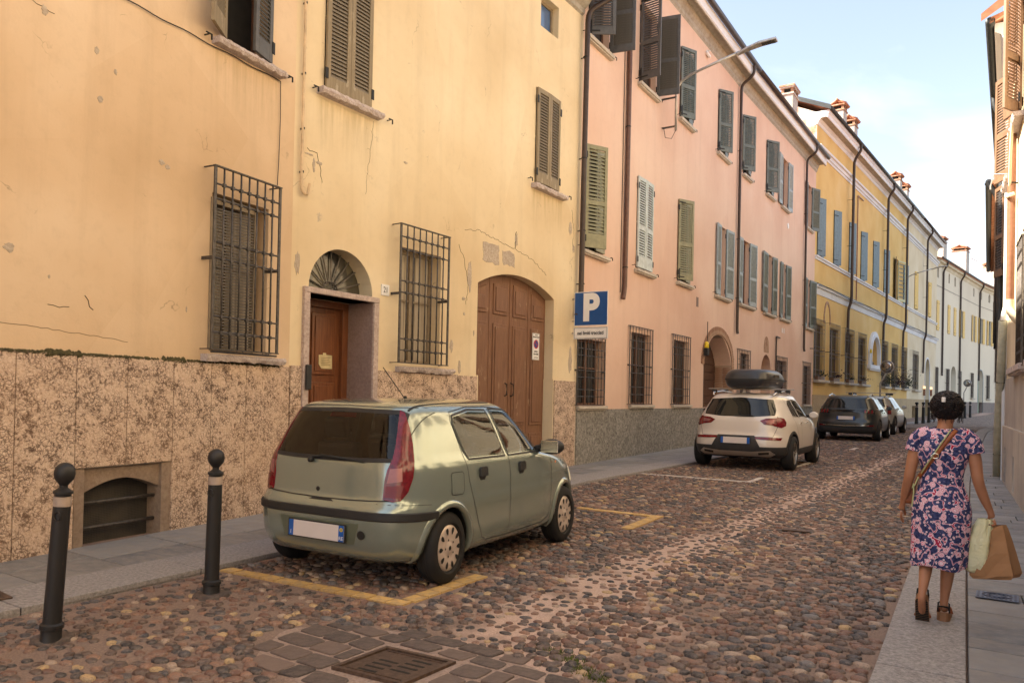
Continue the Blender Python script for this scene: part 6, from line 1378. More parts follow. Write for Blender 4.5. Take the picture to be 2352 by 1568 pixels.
# --- small green hatchback
A_H = Vector((-3.96, 6.92)) - Vector((-3.84, 4.87)); hd = math.atan2(A_H.y, A_H.x)
def carM(rr, fr, track, wb, sx, sy, sz=1.):
    """right rear and right front contact points on the ground"""
    a = Vector(rr); b_ = Vector(fr); ang = math.atan2((b_ - a).y, (b_ - a).x); y = a.y
    c = a + Vector((-math.sin(ang), math.cos(ang))) * (track / 2 * sy)
    return T(c.x, c.y, gz(c.y) + .012) @ RZ(ang) @ RY(-math.atan(G)) @ Matrix.Diagonal((sx, sy, sz, 1))
M1 = carM((-3.87, 4.86), (-3.98, 6.92), 1.46, 2.46, .845, 1.10)
c1 = empty('hatchback', M1 @ Matrix.Identity(4), 'small metallic sage-green hatchback parked nearest, in the yellow-marked bay', 'car')
tabP = [(.19, -.44, 3.02, .70), (.215, -.54, 3.12, .77), (.28, -.615, 3.18, .81), (.40, -.655, 3.21, .832), (.52, -.665, 3.21, .836), (.60, -.66, 3.20, .838), (.655, -.635, 3.17, .838), (.69, -.598, 3.14, .836), (.76, -.582, 3.08, .836), (.86, -.57, 2.92, .83), (.93, -.56, 2.62, .822), (.985, -.545, 2.22, .805), (1.03, -.525, 2.08, .785), (1.12, -.478, 1.93, .752), (1.22, -.425, 1.77, .715), (1.32, -.37, 1.60, .672), (1.385, -.325, 1.47, .635), (1.425, -.27, 1.36, .595), (1.45, -.15, 1.22, .53), (1.468, .06, 1.05, .42), (1.478, .35, .85, .22)]
paint1 = carpaint('paint_sage_green', (.245, .295, .255), (.315, .365, .325), 1.0, .2, .55)
_sz[0] = .29
WR = [(.33, 1.0), (1.0, .995), (.99, 1.04), (.925, 1.365), (.60, 1.372), (.30, 1.33), (.265, 1.27), (.30, 1.06)]
WF = [(1.10, .995), (1.93, 1.0), (1.90, 1.05), (1.60, 1.25), (1.42, 1.335), (1.30, 1.365), (1.03, 1.378)]
WB = [(-.60, .995), (-.3, .985), (0, .982), (.3, .985), (.60, .995), (.585, 1.1), (.55, 1.36), (.5, 1.385), (0, 1.395), (-.5, 1.385), (-.55, 1.36), (-.585, 1.1)]
def shrink(P, d=.018):
    cx_ = sum(p[0] for p in P) / len(P); cz_ = sum(p[1] for p in P) / len(P); w_ = max(p[0] for p in P) - min(p[0] for p in P); h_ = max(p[1] for p in P) - min(p[1] for p in P)
    return [(cx_ + (p[0] - cx_) * (1 - 2 * d / w_), cz_ + (p[1] - cz_) * (1 - 2 * d / h_)) for p in P]
def prismc(P, ax, a, c):
    n = len(P); f = {'y': lambda u, z, t: (u, t, z), 'x': lambda u, z, t: (t, u, z), 'z': lambda u, z, t: (u, z, t)}[ax]
    return MB().add([f(p[0], p[1], a) for p in P] + [f(p[0], p[1], c) for p in P], [tuple(range(n))[::-1], tuple(range(n, 2 * n))] + [(i, (i + 1) % n, (i + 1) % n + n, i + n) for i in range(n)])
tabI = [(.50, -.28, 2.0, .60), (.7, -.40, 2.05, .68), (.95, -.46, 2.0, .74), (1.0, -.47, 1.95, .735), (1.12, -.42, 1.82, .69), (1.22, -.365, 1.68, .655), (1.32, -.30, 1.5, .61), (1.385, -.24, 1.3, .56), (1.42, -.1, 1.15, .45), (1.43, .1, 1.0, .38)]
ext = [Body(tabI, 1.0, 5.5, 4.5).mesh(24, 64), prismc(shrink(WR), 'y', -1.0, -.45), prismc(shrink(WF), 'y', -1.0, -.45), prismc(shrink(WR), 'y', .45, 1.0), prismc(shrink(WF), 'y', .45, 1.0), prismc(shrink(WB), 'x', -.9, .12), prismc([(1.60, -.50), (1.97, -.56), (2.0, 0), (1.97, .56), (1.60, .50)], 'z', .97, 1.7)]
p1 = Car(c1, M1, Body(tabP, 1.2, 5.5, 4.2), [(0, .335, -1.2, -.60), (2.46, .335, -1.2, -.60), (0, .335, .60, 1.2), (2.46, .335, .60, 1.2)], paint1, ext)
def thin_glass(nm, tint):
    n = NT(nm); t = n.t; tr = n.node('BsdfTransparent'); tr.inputs[0].default_value = tint + (1,); gl_ = n.node('BsdfGlossy'); gl_.inputs['Roughness'].default_value = .02; gl_.inputs[0].default_value = (.9, .9, .9, 1)
    fr = n.node('Fresnel'); fr.inputs[0].default_value = 1.55; ms_ = n.node('MixShader'); n.lk(n.math('MULTIPLY', fr.outputs[0], .8), ms_.inputs[0]); n.lk(tr.outputs[0], ms_.inputs[1]); n.lk(gl_.outputs[0], ms_.inputs[2]); n.lk(ms_.outputs[0], t.nodes['Material Output'].inputs[0]); n.lk(n.bump(n.noise(1.6, 1), .06, .03), gl_.inputs['Normal']); return n.m
m_cg1 = thin_glass('window_glass_tinted', (.34, .38, .36)); m_cg2 = thin_glass('rear_glass_tinted', (.42, .45, .44))
# seats seen through the glass
m_seat = flat('seat_fabric', (.035, .036, .04), .85)
for x, y_ in ((.25, -.36), (.25, .36), (1.05, -.36), (1.05, .36)):
    st_ = MB().box(-.06, .06, -.22, .22, 0, .58, T(x, y_, .52) @ RY(R(-14))).build('seat', m_seat, c1, M1, bevel=.04); MB().box(-.04, .04, -.12, .12, .62, .80, T(x, y_, .52) @ RY(R(-14))).build('headrest', m_seat, st_, M1, bevel=.03)
MB().box(-.38, .12, -.60, .60, .90, .915).build('parcel_shelf', m_seat, c1, M1); MB().box(1.60, 1.95, -.62, .62, .86, .965).build('dashboard', m_seat, c1, M1, bevel=.03)
MB().tube([(1.50 + .05 * math.sin(t), .36 + .18 * math.cos(t), .93 + .17 * math.sin(t)) for t in [k * math.pi / 10 for k in range(21)]], .013, 6).build('steering_wheel', m_black, c1, M1)
for sd_x in (-1, 1):
    for x in (0, 2.46): wheel(p1, x, sd_x * .735, .292, .17, 'cap', m_hub, sd_x); arch_lip(p1, x, .335, .29, sd_x, paint1, .05, .016)
    d = 'R' if sd_x < 0 else 'L'
    gl = p1.panel('side_window', d, WR, m_cg1, .003, depth=.0)
    p1.panel('side_window', d, WF, m_cg1, .003, depth=.0)
    for P_ in ([(.33, .985), (1.015, .98), (.935, 1.385), (.60, 1.39), (.29, 1.345), (.245, 1.27), (.28, 1.06)], [(1.085, .98), (1.97, .985), (1.62, 1.27), (1.43, 1.355), (1.30, 1.385), (1.015, 1.395)]): p1.line(d, P_, .016, m_blackpl, 'window_seal', .004, closed=True, parent=gl)
    p1.line(d, [(.235, 1.3), (.24, 1.2), (.26, 1.0), (.30, .80), (.39, .60), (.48, .42), (.56, .31), (.66, .275), (1.08, .272)]); p1.line(d, [(.985, 1.41), (1.06, 1.0), (1.075, .98), (1.085, .6), (1.08, .272)]); p1.line(d, [(1.08, .272), (1.86, .285), (2.0, .33), (2.04, .45), (2.06, .9), (2.05, 1.0), (1.60, 1.31), (1.42, 1.40)]); p1.line(d, [(.235, 1.3), (.28, 1.375), (.6, 1.412), (1.0, 1.412), (1.40, 1.385)])
    p1.line(d, [(.42, .58), (1.05, .60), (1.9, .61)], .007, paint1, 'door_crease', .004)
    for x in (.47, 1.26):
        h_ = p1.panel('door_handle', d, [(x, .83), (x + .13, .835), (x + .13, .90), (x + .1, .912), (x + .02, .91), (x, .89)], m_blackpl, .022, .03); p1.panel('handle_recess', d, [(x + .02, .80), (x + .1, .80), (x + .12, .83), (x, .83)], m_black, .002, .03, parent=h_)
    # mirror
    mm = MB().lathe([(0, -.085), (.05, -.08), (.085, -.05), (.095, 0), (.09, .05), (.08, .07), (0, .071)], 18, M1.inverted() @ M1 @ T(1.80, sd_x * .93, 1.03) @ RY(R(-90)) @ Matrix.Diagonal((.8, 1.25, .9, 1))).build('door_mirror', m_blackpl, c1, M1, smooth=2)
    MB().box(1.73, 1.737, sd_x * .93 - .085, sd_x * .93 + .085, .975, 1.09).build('mirror_glass', m_chrome, mm, M1, bevel=.003); MB().tube([(1.83, sd_x * .76, 1.0), (1.82, sd_x * .88, 1.02)], .035, 8).build('mirror_arm', m_blackpl, mm, M1)
    dd = 'BR' if sd_x < 0 else 'BL'
    tl = p1.panel('tail_light', dd, [(-.015, .705), (.05, .69), (.115, .70), (.175, .77), (.215, .88), (.232, 1.0), (.235, 1.12), (.225, 1.25), (.20, 1.37), (.165, 1.385), (.14, 1.30), (.10, 1.12), (.065, 1.02), (.02, .93), (.0, .85)], m_red, .010, .03)
    p1.panel('light_lens', dd, [(.015, .83), (.13, .85), (.13, .95), (.04, .94)], m_clearl, .0125, .03, parent=tl, label='paler reversing lens'); p1.panel('light_lens', dd, [(-.005, .72), (.11, .72), (.14, .82), (.01, .81)], m_redd, .0125, .03, parent=tl)
p1.panel('fuel_flap', 'R', [(.03, .72), (.18, .72), (.2, .74), (.2, .87), (.18, .885), (.03, .885), (.02, .87), (.02, .735)], paint1, .003, .04, depth=.002); p1.line('R', [(.025, .712), (.185, .712), (.208, .735), (.208, .875), (.185, .893), (.03, .893), (.012, .875), (.012, .73)], .006, closed=True)
MB().lathe([(0, 0), (.012, .004), (.014, .0)], 10, T(2.14, -.83, .86) @ RX(R(90))).build('side_repeater', flat('lamp_amber', (.6, .2, .08), .3), c1, M1)
MB().lathe([(0, 0), (.012, .004), (.014, .0)], 10, T(1.27, -.83, .75) @ RX(R(90))).build('door_lock', m_chrome, c1, M1)
rw_ = p1.panel('rear_window', 'B', WB, m_cg2, .004, depth=.0); p1.line('B', shrink(WB, .012), .032, m_blackpl, 'window_seal', .0055, closed=True, parent=rw_); p1.panel('stop_lamp', 'B', [(-.13, 1.335), (.13, 1.335), (.12, 1.37), (-.12, 1.37)], m_redd, -.012, parent=rw_, depth=.02)
# what shows through the rear glass
p1.line('B', [(-.62, 1.37), (-.612, 1.1), (-.62, .96), (-.635, .80), (-.64, .70)], .005); p1.line('B', [(.62, 1.37), (.612, 1.1), (.62, .96), (.635, .80), (.64, .70)], .005); p1.line('B', [(-.64, .70), (-.3, .685), (0, .68), (.3, .685), (.64, .70)], .009); p1.line('B', [(-.58, 1.408), (0, 1.42), (.58, 1.408)], .004)
p1.line('R', [(-.66, .672), (-.4, .668), (-.25, .663)], .004); 
p1.ring('bumper_strip', .545, .612, math.pi * .70, math.pi * 1.30, m_blackpl, .016)
p1.panel('tailgate_grip', 'B', [(-.12, .662), (.12, .662), (.09, .676), (-.09, .676)], m_black, .003, .03)
MB().lathe([(0, .006), (.014, .006), (.019, 0)], 14, T(-.588, .06, .745) @ RY(R(-90))).build('tailgate_lock', m_black, c1, M1); MB().lathe([(0, .003), (.033, .003), (.034, 0)], 14, T(-.662, -.41, .43) @ RY(R(-90))).build('tow_eye_hole', m_black, c1, M1)
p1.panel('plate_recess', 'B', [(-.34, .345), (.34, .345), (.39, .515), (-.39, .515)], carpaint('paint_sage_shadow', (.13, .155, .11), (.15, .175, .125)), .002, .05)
Mp, po = plate(p1, -.672, .425, .54, .125, 3); ptext(Mp, po, .248, -.035, 'I', .045, m_signw); ptext(Mp, po, -.245, -.038, 'RE', .04, m_signw); MB().lathe([(0, 0), (.016, .0001)], 14, T(-.0156, -.245, .03) @ RY(R(-90))).build('year_disc', m_yel, po, Mp)
ptext(Mp @ T(-.0012, 0, 0), po, -.245, .03, '00', .02, m_signb)
wp = MB().tube([(-.585, .14, .975), (-.56, .13, 1.0), (-.56, .02, 1.012), (-.563, -.18, 1.0)], .011, 7).tube([(-.562, .06, 1.022), (-.566, -.36, .985)], .006, 6).lathe([(0, 0), (.022, 0), (.024, .03), (.015, .045), (0, .046)], 12, T(-.56, .145, .975) @ RY(R(-90))); wp.build('rear_wiper', m_black, c1, M1, smooth=True)
MB().tube([(.62, .0, 1.475), (.25, .0, 1.75)], .004, 6).lathe([(0, 0), (.02, 0), (.012, .03), (0, .031)], 10, T(.63, .0, 1.468)).build('aerial', m_black, c1, M1)
p1.line('T', [(-.20, -.53), (.1, -.545), (1.2, -.54)], .014, m_black, 'roof_gutter', .004); p1.line('T', [(-.20, .53), (.1, .545), (1.2, .54)], .014, m_black, 'roof_gutter', .004)
MB().box(-.20, -.17, -.03, .03, 1.425, 1.44).build('washer_jet', m_black, c1, M1)
MB().box(.2, 2.9, -.6, .6, .2, .24).build('underbody', m_black, c1, M1)
for sd_x in (-1, 1): p1.panel('headlight', 'R' if sd_x < 0 else 'L', [(2.78, .62), (3.05, .62), (3.02, .78), (2.82, .80)], m_chrome, .006)
p1.panel('windscreen', 'T', [(1.75, -.55), (2.05, -.62), (2.12, 0), (2.05, .62), (1.75, .55), (1.55, .5), (1.55, -.5)], m_cg1, .004, depth=.0)

# --- white SUV
M2 = carM((-3.92, 16.45), (-3.95, 18.72), 1.62, 2.64, .86, 1.10)
c2 = empty('suv', M2, 'white SUV parked in front of the pink house, carrying a black roof box', 'car')
tabS = [(.26, -.62, 3.2, .80), (.30, -.76, 3.38, .88), (.38, -.83, 3.46, .915), (.52, -.86, 3.5, .93), (.64, -.85, 3.5, .932), (.72, -.80, 3.48, .93), (.80, -.77, 3.42, .928), (.92, -.75, 3.2, .92), (1.0, -.735, 2.9, .905), (1.06, -.715, 2.35, .885), (1.12, -.68, 2.12, .86), (1.25, -.60, 1.9, .80), (1.38, -.52, 1.65, .735), (1.48, -.45, 1.45, .685), (1.54, -.38, 1.3, .64), (1.575, -.2, 1.15, .56), (1.592, .1, .95, .4), (1.6, .4, .75, .2)]
paint2 = carpaint('paint_pearl_white', (.60, .54, .49), (.66, .60, .54), .8, .35, .1); m_clad = flat('cladding_black', (.028, .027, .028), .6)
_sz[0] = .355
p2 = Car(c2, M2, Body(tabS, 1.3, 5., 4.), [(0, .405, -1.3, -.66), (2.64, .405, -1.3, -.66), (0, .405, .66, 1.3), (2.64, .405, .66, 1.3)], paint2)
def cladding(p, z1, m, t0=0, t1=2 * math.pi): return p.ring('lower_cladding', p.b.tab[0][0] + .002, z1, math.pi * .62, math.pi * 1.38, m, .008, 90, 6)
for sd_x in (-1, 1):
    d = 'R' if sd_x < 0 else 'L'; dd = 'BR' if sd_x < 0 else 'BL'
    for x in (0, 2.64): wheel(p2, x, sd_x * .83, .358, .225, 'alloy', m_alloy, sd_x); arch_lip(p2, x, .405, .355, sd_x, m_clad, .06, .014)
    p2.panel('sill_cladding', d, [(.44, .27), (2.2, .27), (2.2, .44), (.44, .44)], m_clad, .006)
    gl = p2.panel('side_window', d, [(.18, 1.13), (.72, 1.10), (.66, 1.46), (.38, 1.45), (.2, 1.36)], m_cglass, .003); p2.panel('side_window', d, [(.80, 1.10), (1.75, 1.10), (1.62, 1.22), (1.3, 1.42), (1.0, 1.465), (.75, 1.47)], m_cglass, .003)
    p2.line(d, [(.16, 1.115), (.75, 1.085), (1.85, 1.085)], .014, m_chrome, 'window_trim', .005, parent=gl)
    p2.line(d, [(.1, 1.48), (.15, 1.1), (.42, .75), (.50, .45)]); p2.line(d, [(.70, 1.5), (.78, 1.08), (.80, .45)]); p2.line(d, [(1.75, 1.1), (1.85, .9), (1.85, .45)])
    for x in (.62, 1.28): p2.panel('door_handle', d, [(x, .955), (x + .17, .96), (x + .17, .985), (x, .985)], m_chrome, .02, .04)
    tl = p2.panel('tail_light', dd, [(-.10, .985), (.05, .90), (.25, .89), (.33, .95), (.34, 1.05), (.25, 1.10), (.1, 1.11), (-.02, 1.08)] if False else [(.0, .93), (.16, .89), (.30, .93), (.33, 1.0), (.29, 1.08), (.14, 1.10), (.02, 1.075)], m_red, .010, .04)
    p2.panel('light_lens', dd, [(.08, .95), (.25, .95), (.25, 1.03), (.1, 1.04)], m_redd, .013, .04, parent=tl)
    p2.panel('tail_light_inner', 'B', [(sd_x * .42, 1.03), (sd_x * .50, .955), (sd_x * .72, .925), (sd_x * .72, 1.09), (sd_x * .52, 1.075)][::-sd_x], m_red, .010, .04); p2.panel('light_lens', 'B', [(sd_x * .50, 1.03), (sd_x * .55, .985), (sd_x * .66, .975), (sd_x * .66, 1.05)][::-sd_x], m_clearl, .012, .03, parent=tl)
    p2.panel('bumper_reflector', 'B', [(sd_x * .34, .655), (sd_x * .78, .635), (sd_x * .8, .69), (sd_x * .34, .695)][::-sd_x], m_red, .010, .04)
    mm = MB().lathe([(0, -.1), (.06, -.09), (.1, -.04), (.105, .05), (.08, .08), (0, .081)], 14, T(1.72, sd_x * 1.0, 1.13) @ RY(R(-90)) @ Matrix.Diagonal((.7, .85, .8, 1))).build('door_mirror', paint2, c2, M2, smooth=2); MB().tube([(1.75, sd_x * .82, 1.1), (1.74, sd_x * .95, 1.11)], .03, 6).build('mirror_arm', m_clad, mm, M2)
    MB().tube([(-.28, sd_x * .57, 1.55), (-.15, sd_x * .60, 1.60), (.6, sd_x * .60, 1.635), (1.3, sd_x * .58, 1.60), (1.4, sd_x * .56, 1.55)], .02, 8).build('roof_rail', m_chrome, c2, M2, smooth=True)
cladding(p2, .50, m_clad)
p2.panel('bumper_insert', 'B', [(-.46, .48), (.46, .48), (.34, .72), (-.34, .72)], m_clad, .011, .05)
p2.panel('skid_plate', 'B', [(-.70, .36), (-.62, .31), (.62, .31), (.70, .36), (.62, .43), (.3, .40), (-.3, .40), (-.62, .43)], m_alloy, .016, .05); 
for s_ in (-1, 1): p2.panel('exhaust_tip', 'B', [(s_ * .42, .345), (s_ * .60, .36), (s_ * .60, .405), (s_ * .42, .385)][::-s_], m_black, .019, .05)
p2.panel('rear_window', 'B', [(-.66, 1.14), (-.3, 1.105), (.3, 1.105), (.66, 1.14), (.66, 1.25), (.58, 1.46), (0, 1.50), (-.58, 1.46), (-.66, 1.25)], m_cglass, .004)
p2.line('B', [(-.70, 1.12), (-.72, .9), (-.66, .705), (0, .70), (.66, .705), (.72, .9), (.70, 1.12)], .007); MB().tube([(-.735, .02, 1.13), (-.70, -.3, 1.125)], .012, 6).build('rear_wiper', m_black, c2, M2)
plate(p2, -.872, .62, .54, .125, 2); MB().box(.2, 2.6, -.7, .7, .27, .32).build('underbody', m_black, c2, M2)
MB().add([(-.2, 0, 1.70), (-.05, -.04, 1.59), (.05, .04, 1.59), (-.16, .04, 1.59), (-.16, -.04, 1.59)], [(0, 1, 2), (0, 2, 3), (0, 3, 4), (0, 4, 1), (1, 4, 3, 2)]).build('fin_aerial', paint2, c2, M2)
# roof bars and box rest on the car: things of their own
rb = empty('roof_bars', M2 @ T(.5, 0, 1.6), 'pair of silver cross bars on the roof of the white SUV', 'roof bars')
for x in (.0, .95): MB().box(x - .03, x + .03, -.74, .74, 1.665, 1.69).build('bar', m_alloy, rb, M2, bevel=.008); MB().box(x - .05, x + .05, -.66, -.58, 1.60, 1.665).box(x - .05, x + .05, .58, .66, 1.60, 1.665).build('feet', m_clad, rb, M2)
bx = empty('roof_box', M2 @ T(.5, 0, 1.7), 'glossy black roof box on top of the white SUV', 'roof box')
tabB = [(0, -.38, 1.5, .30), (.03, -.46, 1.62, .37), (.12, -.52, 1.72, .41), (.17, -.53, 1.74, .42), (.2, -.52, 1.7, .42), (.28, -.48, 1.5, .40), (.35, -.40, 1.2, .35), (.375, -.2, .9, .26), (.38, 0, .6, .1)]
Mb = M2 @ T(.05, -.06, 1.69) @ Matrix.Diagonal((1, 1.08, 1.1, 1)); bb = Body(tabB, .5, 4.5, 3.2); bo_ = bb.mesh(24, 60).build('shell', (lambda n: n.out((.03, .03, .034), .3, 0, n.bump(n.noise(200, 2), .05, .002), .5))(NT('box_plastic')), bx, Mb, smooth=2)
class _c: pass
q = _c(); q.b = bb; q.root = bx; q.M = Mb; Car.ring(q, 'lid_seam', .165, .185, 0, 2 * math.pi, m_black, .006, 60, 2)
MB().box(.0, .5, -.425, -.42, .21, .27).build('lid_inset', m_cglass, bx, Mb); MB().box(.2, .4, -.43, -.42, .10, .13).build('lock', m_chrome, bx, Mb)

# --- dark SUV and silver estate further on
M3 = carM((-4.03, 29.4), (-4.05, 31.7), 1.6, 2.84, .84, 1.12)
c3 = empty('dark_suv', M3, 'dark blue-green SUV parked beyond the white one, with clawed red tail lights', 'car')
tabK = [(r[0], r[1], r[2] + .2, r[3] * .99) for r in tabS]; paint3 = carpaint('paint_dark_petrol', (.004, .009, .012), (.006, .013, .017), .6, .3, .1)
p3_ = Car(c3, M3, Body(tabK, 1.3, 5.5, 4.), [(0, .40, -1.3, -.66), (2.84, .40, -1.3, -.66), (0, .40, .66, 1.3), (2.84, .40, .66, 1.3)], paint3)
M4 = carM((-4.2, 34.9), (-4.1, 37.2), 1.6, 2.75, .84, 1.12)
c4 = empty('silver_estate', M4, 'silver estate car with roof bars, half hidden beyond the dark SUV', 'car'); paint4 = carpaint('paint_silver', (.30, .30, .30), (.36, .36, .35), .8, .3, .5)
p4_ = Car(c4, M4, Body(tabK, 1.3, 5.5, 4.), [(0, .40, -1.3, -.66), (2.84, .40, -1.3, -.66), (0, .40, .66, 1.3), (2.84, .40, .66, 1.3)], paint4)
for p, c, M, pt, dark in ((p3_, c3, M3, paint3, True), (p4_, c4, M4, paint4, False)):
    for sd_x in (-1, 1):
        d = 'R' if sd_x < 0 else 'L'
        for x in (0, 2.84): wheel(p, x, sd_x * .82, .355, .22, 'alloy', m_alloy, sd_x); arch_lip(p, x, .40, .355, sd_x, m_clad, .05, .012)
        gl = p.panel('side_window', d, [(-.15, 1.14), (.72, 1.10), (.68, 1.46), (.1, 1.44)], m_cglass, .003); p.panel('side_window', d, [(.80, 1.10), (1.85, 1.10), (1.35, 1.40), (1.0, 1.465), (.77, 1.47)], m_cglass, .003); p.line(d, [(-.2, 1.12), (1.9, 1.085)], .018, m_chrome, 'window_trim', .005, parent=gl)
        p.line(d, [(.70, 1.5), (.78, 1.08), (.80, .45)]); p.line(d, [(.15, 1.1), (.5, .5)])
        for x in (.62, 1.28): p.panel('door_handle', d, [(x, .955), (x + .17, .96), (x + .17, .985), (x, .985)], pt, .02, .04)
        MB().lathe([(0, -.1), (.06, -.09), (.1, -.04), (.105, .05), (.08, .08), (0, .081)], 12, T(1.8, sd_x * 1.0, 1.13) @ RY(R(-90)) @ Matrix.Diagonal((.7, .85, .8, 1))).build('door_mirror', pt, c, M, smooth=2)
        if dark:
            p.panel('light_cluster', 'B', [(sd_x * .48, .98), (sd_x * .80, .96), (sd_x * .82, 1.10), (sd_x * .48, 1.10)][::-sd_x], m_cglass, .008, .05)
            for k in range(3): x0 = .53 + k * .09; p.panel('light_claw', 'B', [(sd_x * x0, .975), (sd_x * (x0 + .045), .975), (sd_x * (x0 + .03), 1.085), (sd_x * (x0 - .015), 1.085)][::-sd_x], m_red, .012, .05)
            p.panel('bumper_reflector', 'B', [(sd_x * .60, .52), (sd_x * .78, .53), (sd_x * .78, .57), (sd_x * .60, .56)][::-sd_x], m_redd, .012, .05)
        else: p.panel('tail_light', 'BR' if sd_x < 0 else 'BL', [(.05, .85), (.25, .85), (.3, 1.15), (.12, 1.2)], m_red, .01, .05)
        MB().tube([(-.35, sd_x * .57, 1.56), (.6, sd_x * .60, 1.64), (1.4, sd_x * .57, 1.56)], .02, 6).build('roof_rail', m_chrome, c, M)
    p.panel('rear_window', 'B', [(-.64, 1.14), (.64, 1.14), (.56, 1.46), (0, 1.49), (-.56, 1.46)], m_cglass, .004)
    if dark: p.panel('light_bar', 'B', [(-.5, 1.0), (.5, 1.0), (.5, 1.09), (-.5, 1.09)], m_cglass, .007, .06)
    cladding(p, .46, m_clad); p.line('B', [(-.66, .56), (0, .53), (.66, .56)], .02, m_chrome, 'bumper_trim', .012); plate(p, -.80, .80, .52, .12, 6)
    MB().box(.2, 2.7, -.7, .7, .27, .32).build('underbody', m_black, c, M)
rb2 = empty('roof_bars', M4 @ T(.5, 0, 1.6), 'long pale cross bars on the roof of the silver estate car', 'roof bars')
for x in (-.05, .95): MB().box(x - .035, x + .035, -.80, .80, 1.70, 1.725).build('bar', m_alloy, rb2, M4, bevel=.008); MB().box(x - .05, x + .05, -.7, -.58, 1.62, 1.70).box(x - .05, x + .05, .58, .7, 1.62, 1.70).build('feet', m_clad, rb2, M4)
# ================================================================ person
wx, wy = -.395, 5.96; WM0 = T(wx, wy, gz(wy) + .062) @ Matrix.Scale(.965, 4)
m_skin = (lambda n: n.out(n.mix(n.ramp(n.noise(14, 4), (.3, 0.), (.7, .5)), (.40, .185, .10), (.31, .13, .07)), .5, 0, n.bump(n.noise(120, 3), .15, .002), .4))(NT('skin')); m_skin.node_tree.nodes['Principled BSDF'].inputs['Subsurface Weight'].default_value = .05
m_hair = (lambda n: n.out(n.ramp(n.noise(60, 3), (.3, (.005, .003, .004)), (.7, (.016, .007, .007))), .6, 0, n.bump(n.noise(150, 2), .4, .004), .4))(NT('hair_dark'))
def dress_mat():
    n = NT('paisley_dress'); v = n.node('TexNoise'); v.inputs['Scale'].default_value = 9; v.inputs['Detail'].default_value = 1; n.lk(n.tc.outputs['Object'], v.inputs[0])
    sc = n.node('VectorMath', operation='SCALE'); n.lk(v.outputs['Color'], sc.inputs[0]); sc.inputs['Scale'].default_value = .06; ad = n.node('VectorMath', operation='ADD'); n.lk(n.tc.outputs['Object'], ad.inputs[0]); n.lk(sc.outputs[0], ad.inputs[1])
    navy = n.ramp(n.noise(60, 3), (.35, (.015, .02, .075)), (.65, (.06, .075, .20)))
    d = n.voro(16, v=ad.outputs[0]); d2 = n.voro(40)
    ln = n.math('ABSOLUTE', n.math('SUBTRACT', n.noise(15, 1.5, .4, ad.outputs[0]), .5)); l1 = n.ramp(ln, (0, 1.), (.030, 1.), (.034, 0.)); l2 = n.ramp(ln, (.0, 1.), (.012, 1.), (.015, 0.))
    col = n.mix(l1, navy, (.78, .58, .68)); col = n.mix(l2, col, (.42, .02, .07))
    ring = n.ramp(d, (0, (.5, .03, .08)), (.07, (.80, .62, .70)), (.14, (.55, .03, .10)), (.18, (.80, .62, .70)), (.25, (.62, .08, .18)), (.29, (.80, .62, .70)), interp='CONSTANT'); rm = n.ramp(d, (0, 1.), (.33, 1.), (.34, 0.))
    sm = n.ramp(d2, (0, (.5, .03, .09)), (.12, (.72, .55, .6)), interp='CONSTANT'); smm = n.math('MULTIPLY', n.ramp(d2, (0, 1.), (.30, 1.), (.32, 0.)), n.ramp(n.noise(8, 2), (.40, 0.), (.42, 1.)))
    col = n.mix(smm, col, sm); col = n.mix(rm, col, ring); dd = n.math('FRACT', n.math('MULTIPLY', d, 34.)); col = n.mix(n.math('MULTIPLY', n.math('MULTIPLY', n.ramp(dd, (.45, 0.), (.55, 1.)), rm), .35), col, (.75, .62, .68))
    return n.out(col, .75, 0, n.bump(n.noise(30, 3), .15, .006), .25)
m_dress = dress_mat()
per = empty('person', WM0, 'woman walking away in a navy and pink paisley dress, dark curly hair, brown shoulder strap', 'person')
V = {}; sk = []
def sv_(k, p, r): V[k] = (len(sk), p); sk.append((p, r)); return k
J = [('pel', (-.025, 0, .86), .10), ('bel', (-.02, .0, .97), .082), ('che', (-.005, .01, 1.12), .082), ('upc', (.0, .0, 1.24), .078), ('nkb', (.0, .0, 1.34), .052), ('nk', (.005, .015, 1.39), .046), ('hd', (.01, .025, 1.465), .075), ('ht', (.012, .02, 1.535), .082), ('htt', (.012, .015, 1.585), .05),
     ('shl', (-.14, -.005, 1.275), .048), ('ual', (-.188, .0, 1.17), .046), ('ell', (-.214, -.02, 1.0), .038), ('fol', (-.238, .02, .90), .034), ('wrl', (-.262, .06, .795), .021), ('pal', (-.272, .075, .745), .026),
     ('shr', (.14, -.005, 1.275), .048), ('uar', (.185, .0, 1.17), .046), ('elr', (.208, -.02, 1.0), .038), ('for', (.245, .015, .88), .034), ('wrr', (.285, .04, .785), .021), ('par', (.292, .045, .745), .027),
     ('hpl', (-.10, .0, .80), .085), ('thl', (-.10, .02, .62), .07), ('knl', (-.095, .035, .45), .047), ('cal', (-.098, -.05, .36), .047), ('anl', (-.108, -.15, .215), .027), ('hel', (-.11, -.175, .17), .027), ('bal', (-.112, -.085, .055), .025),
     ('hpr', (.045, .0, .80), .085), ('thr', (.045, .03, .62), .07), ('knr', (.035, .05, .45), .047), ('car', (.03, .045, .33), .049), ('anr', (.012, .04, .13), .027), ('her', (.01, .03, .085), .028), ('bar', (.012, .15, .055), .026)]
for k, p, r in J: sv_(k, p, r)
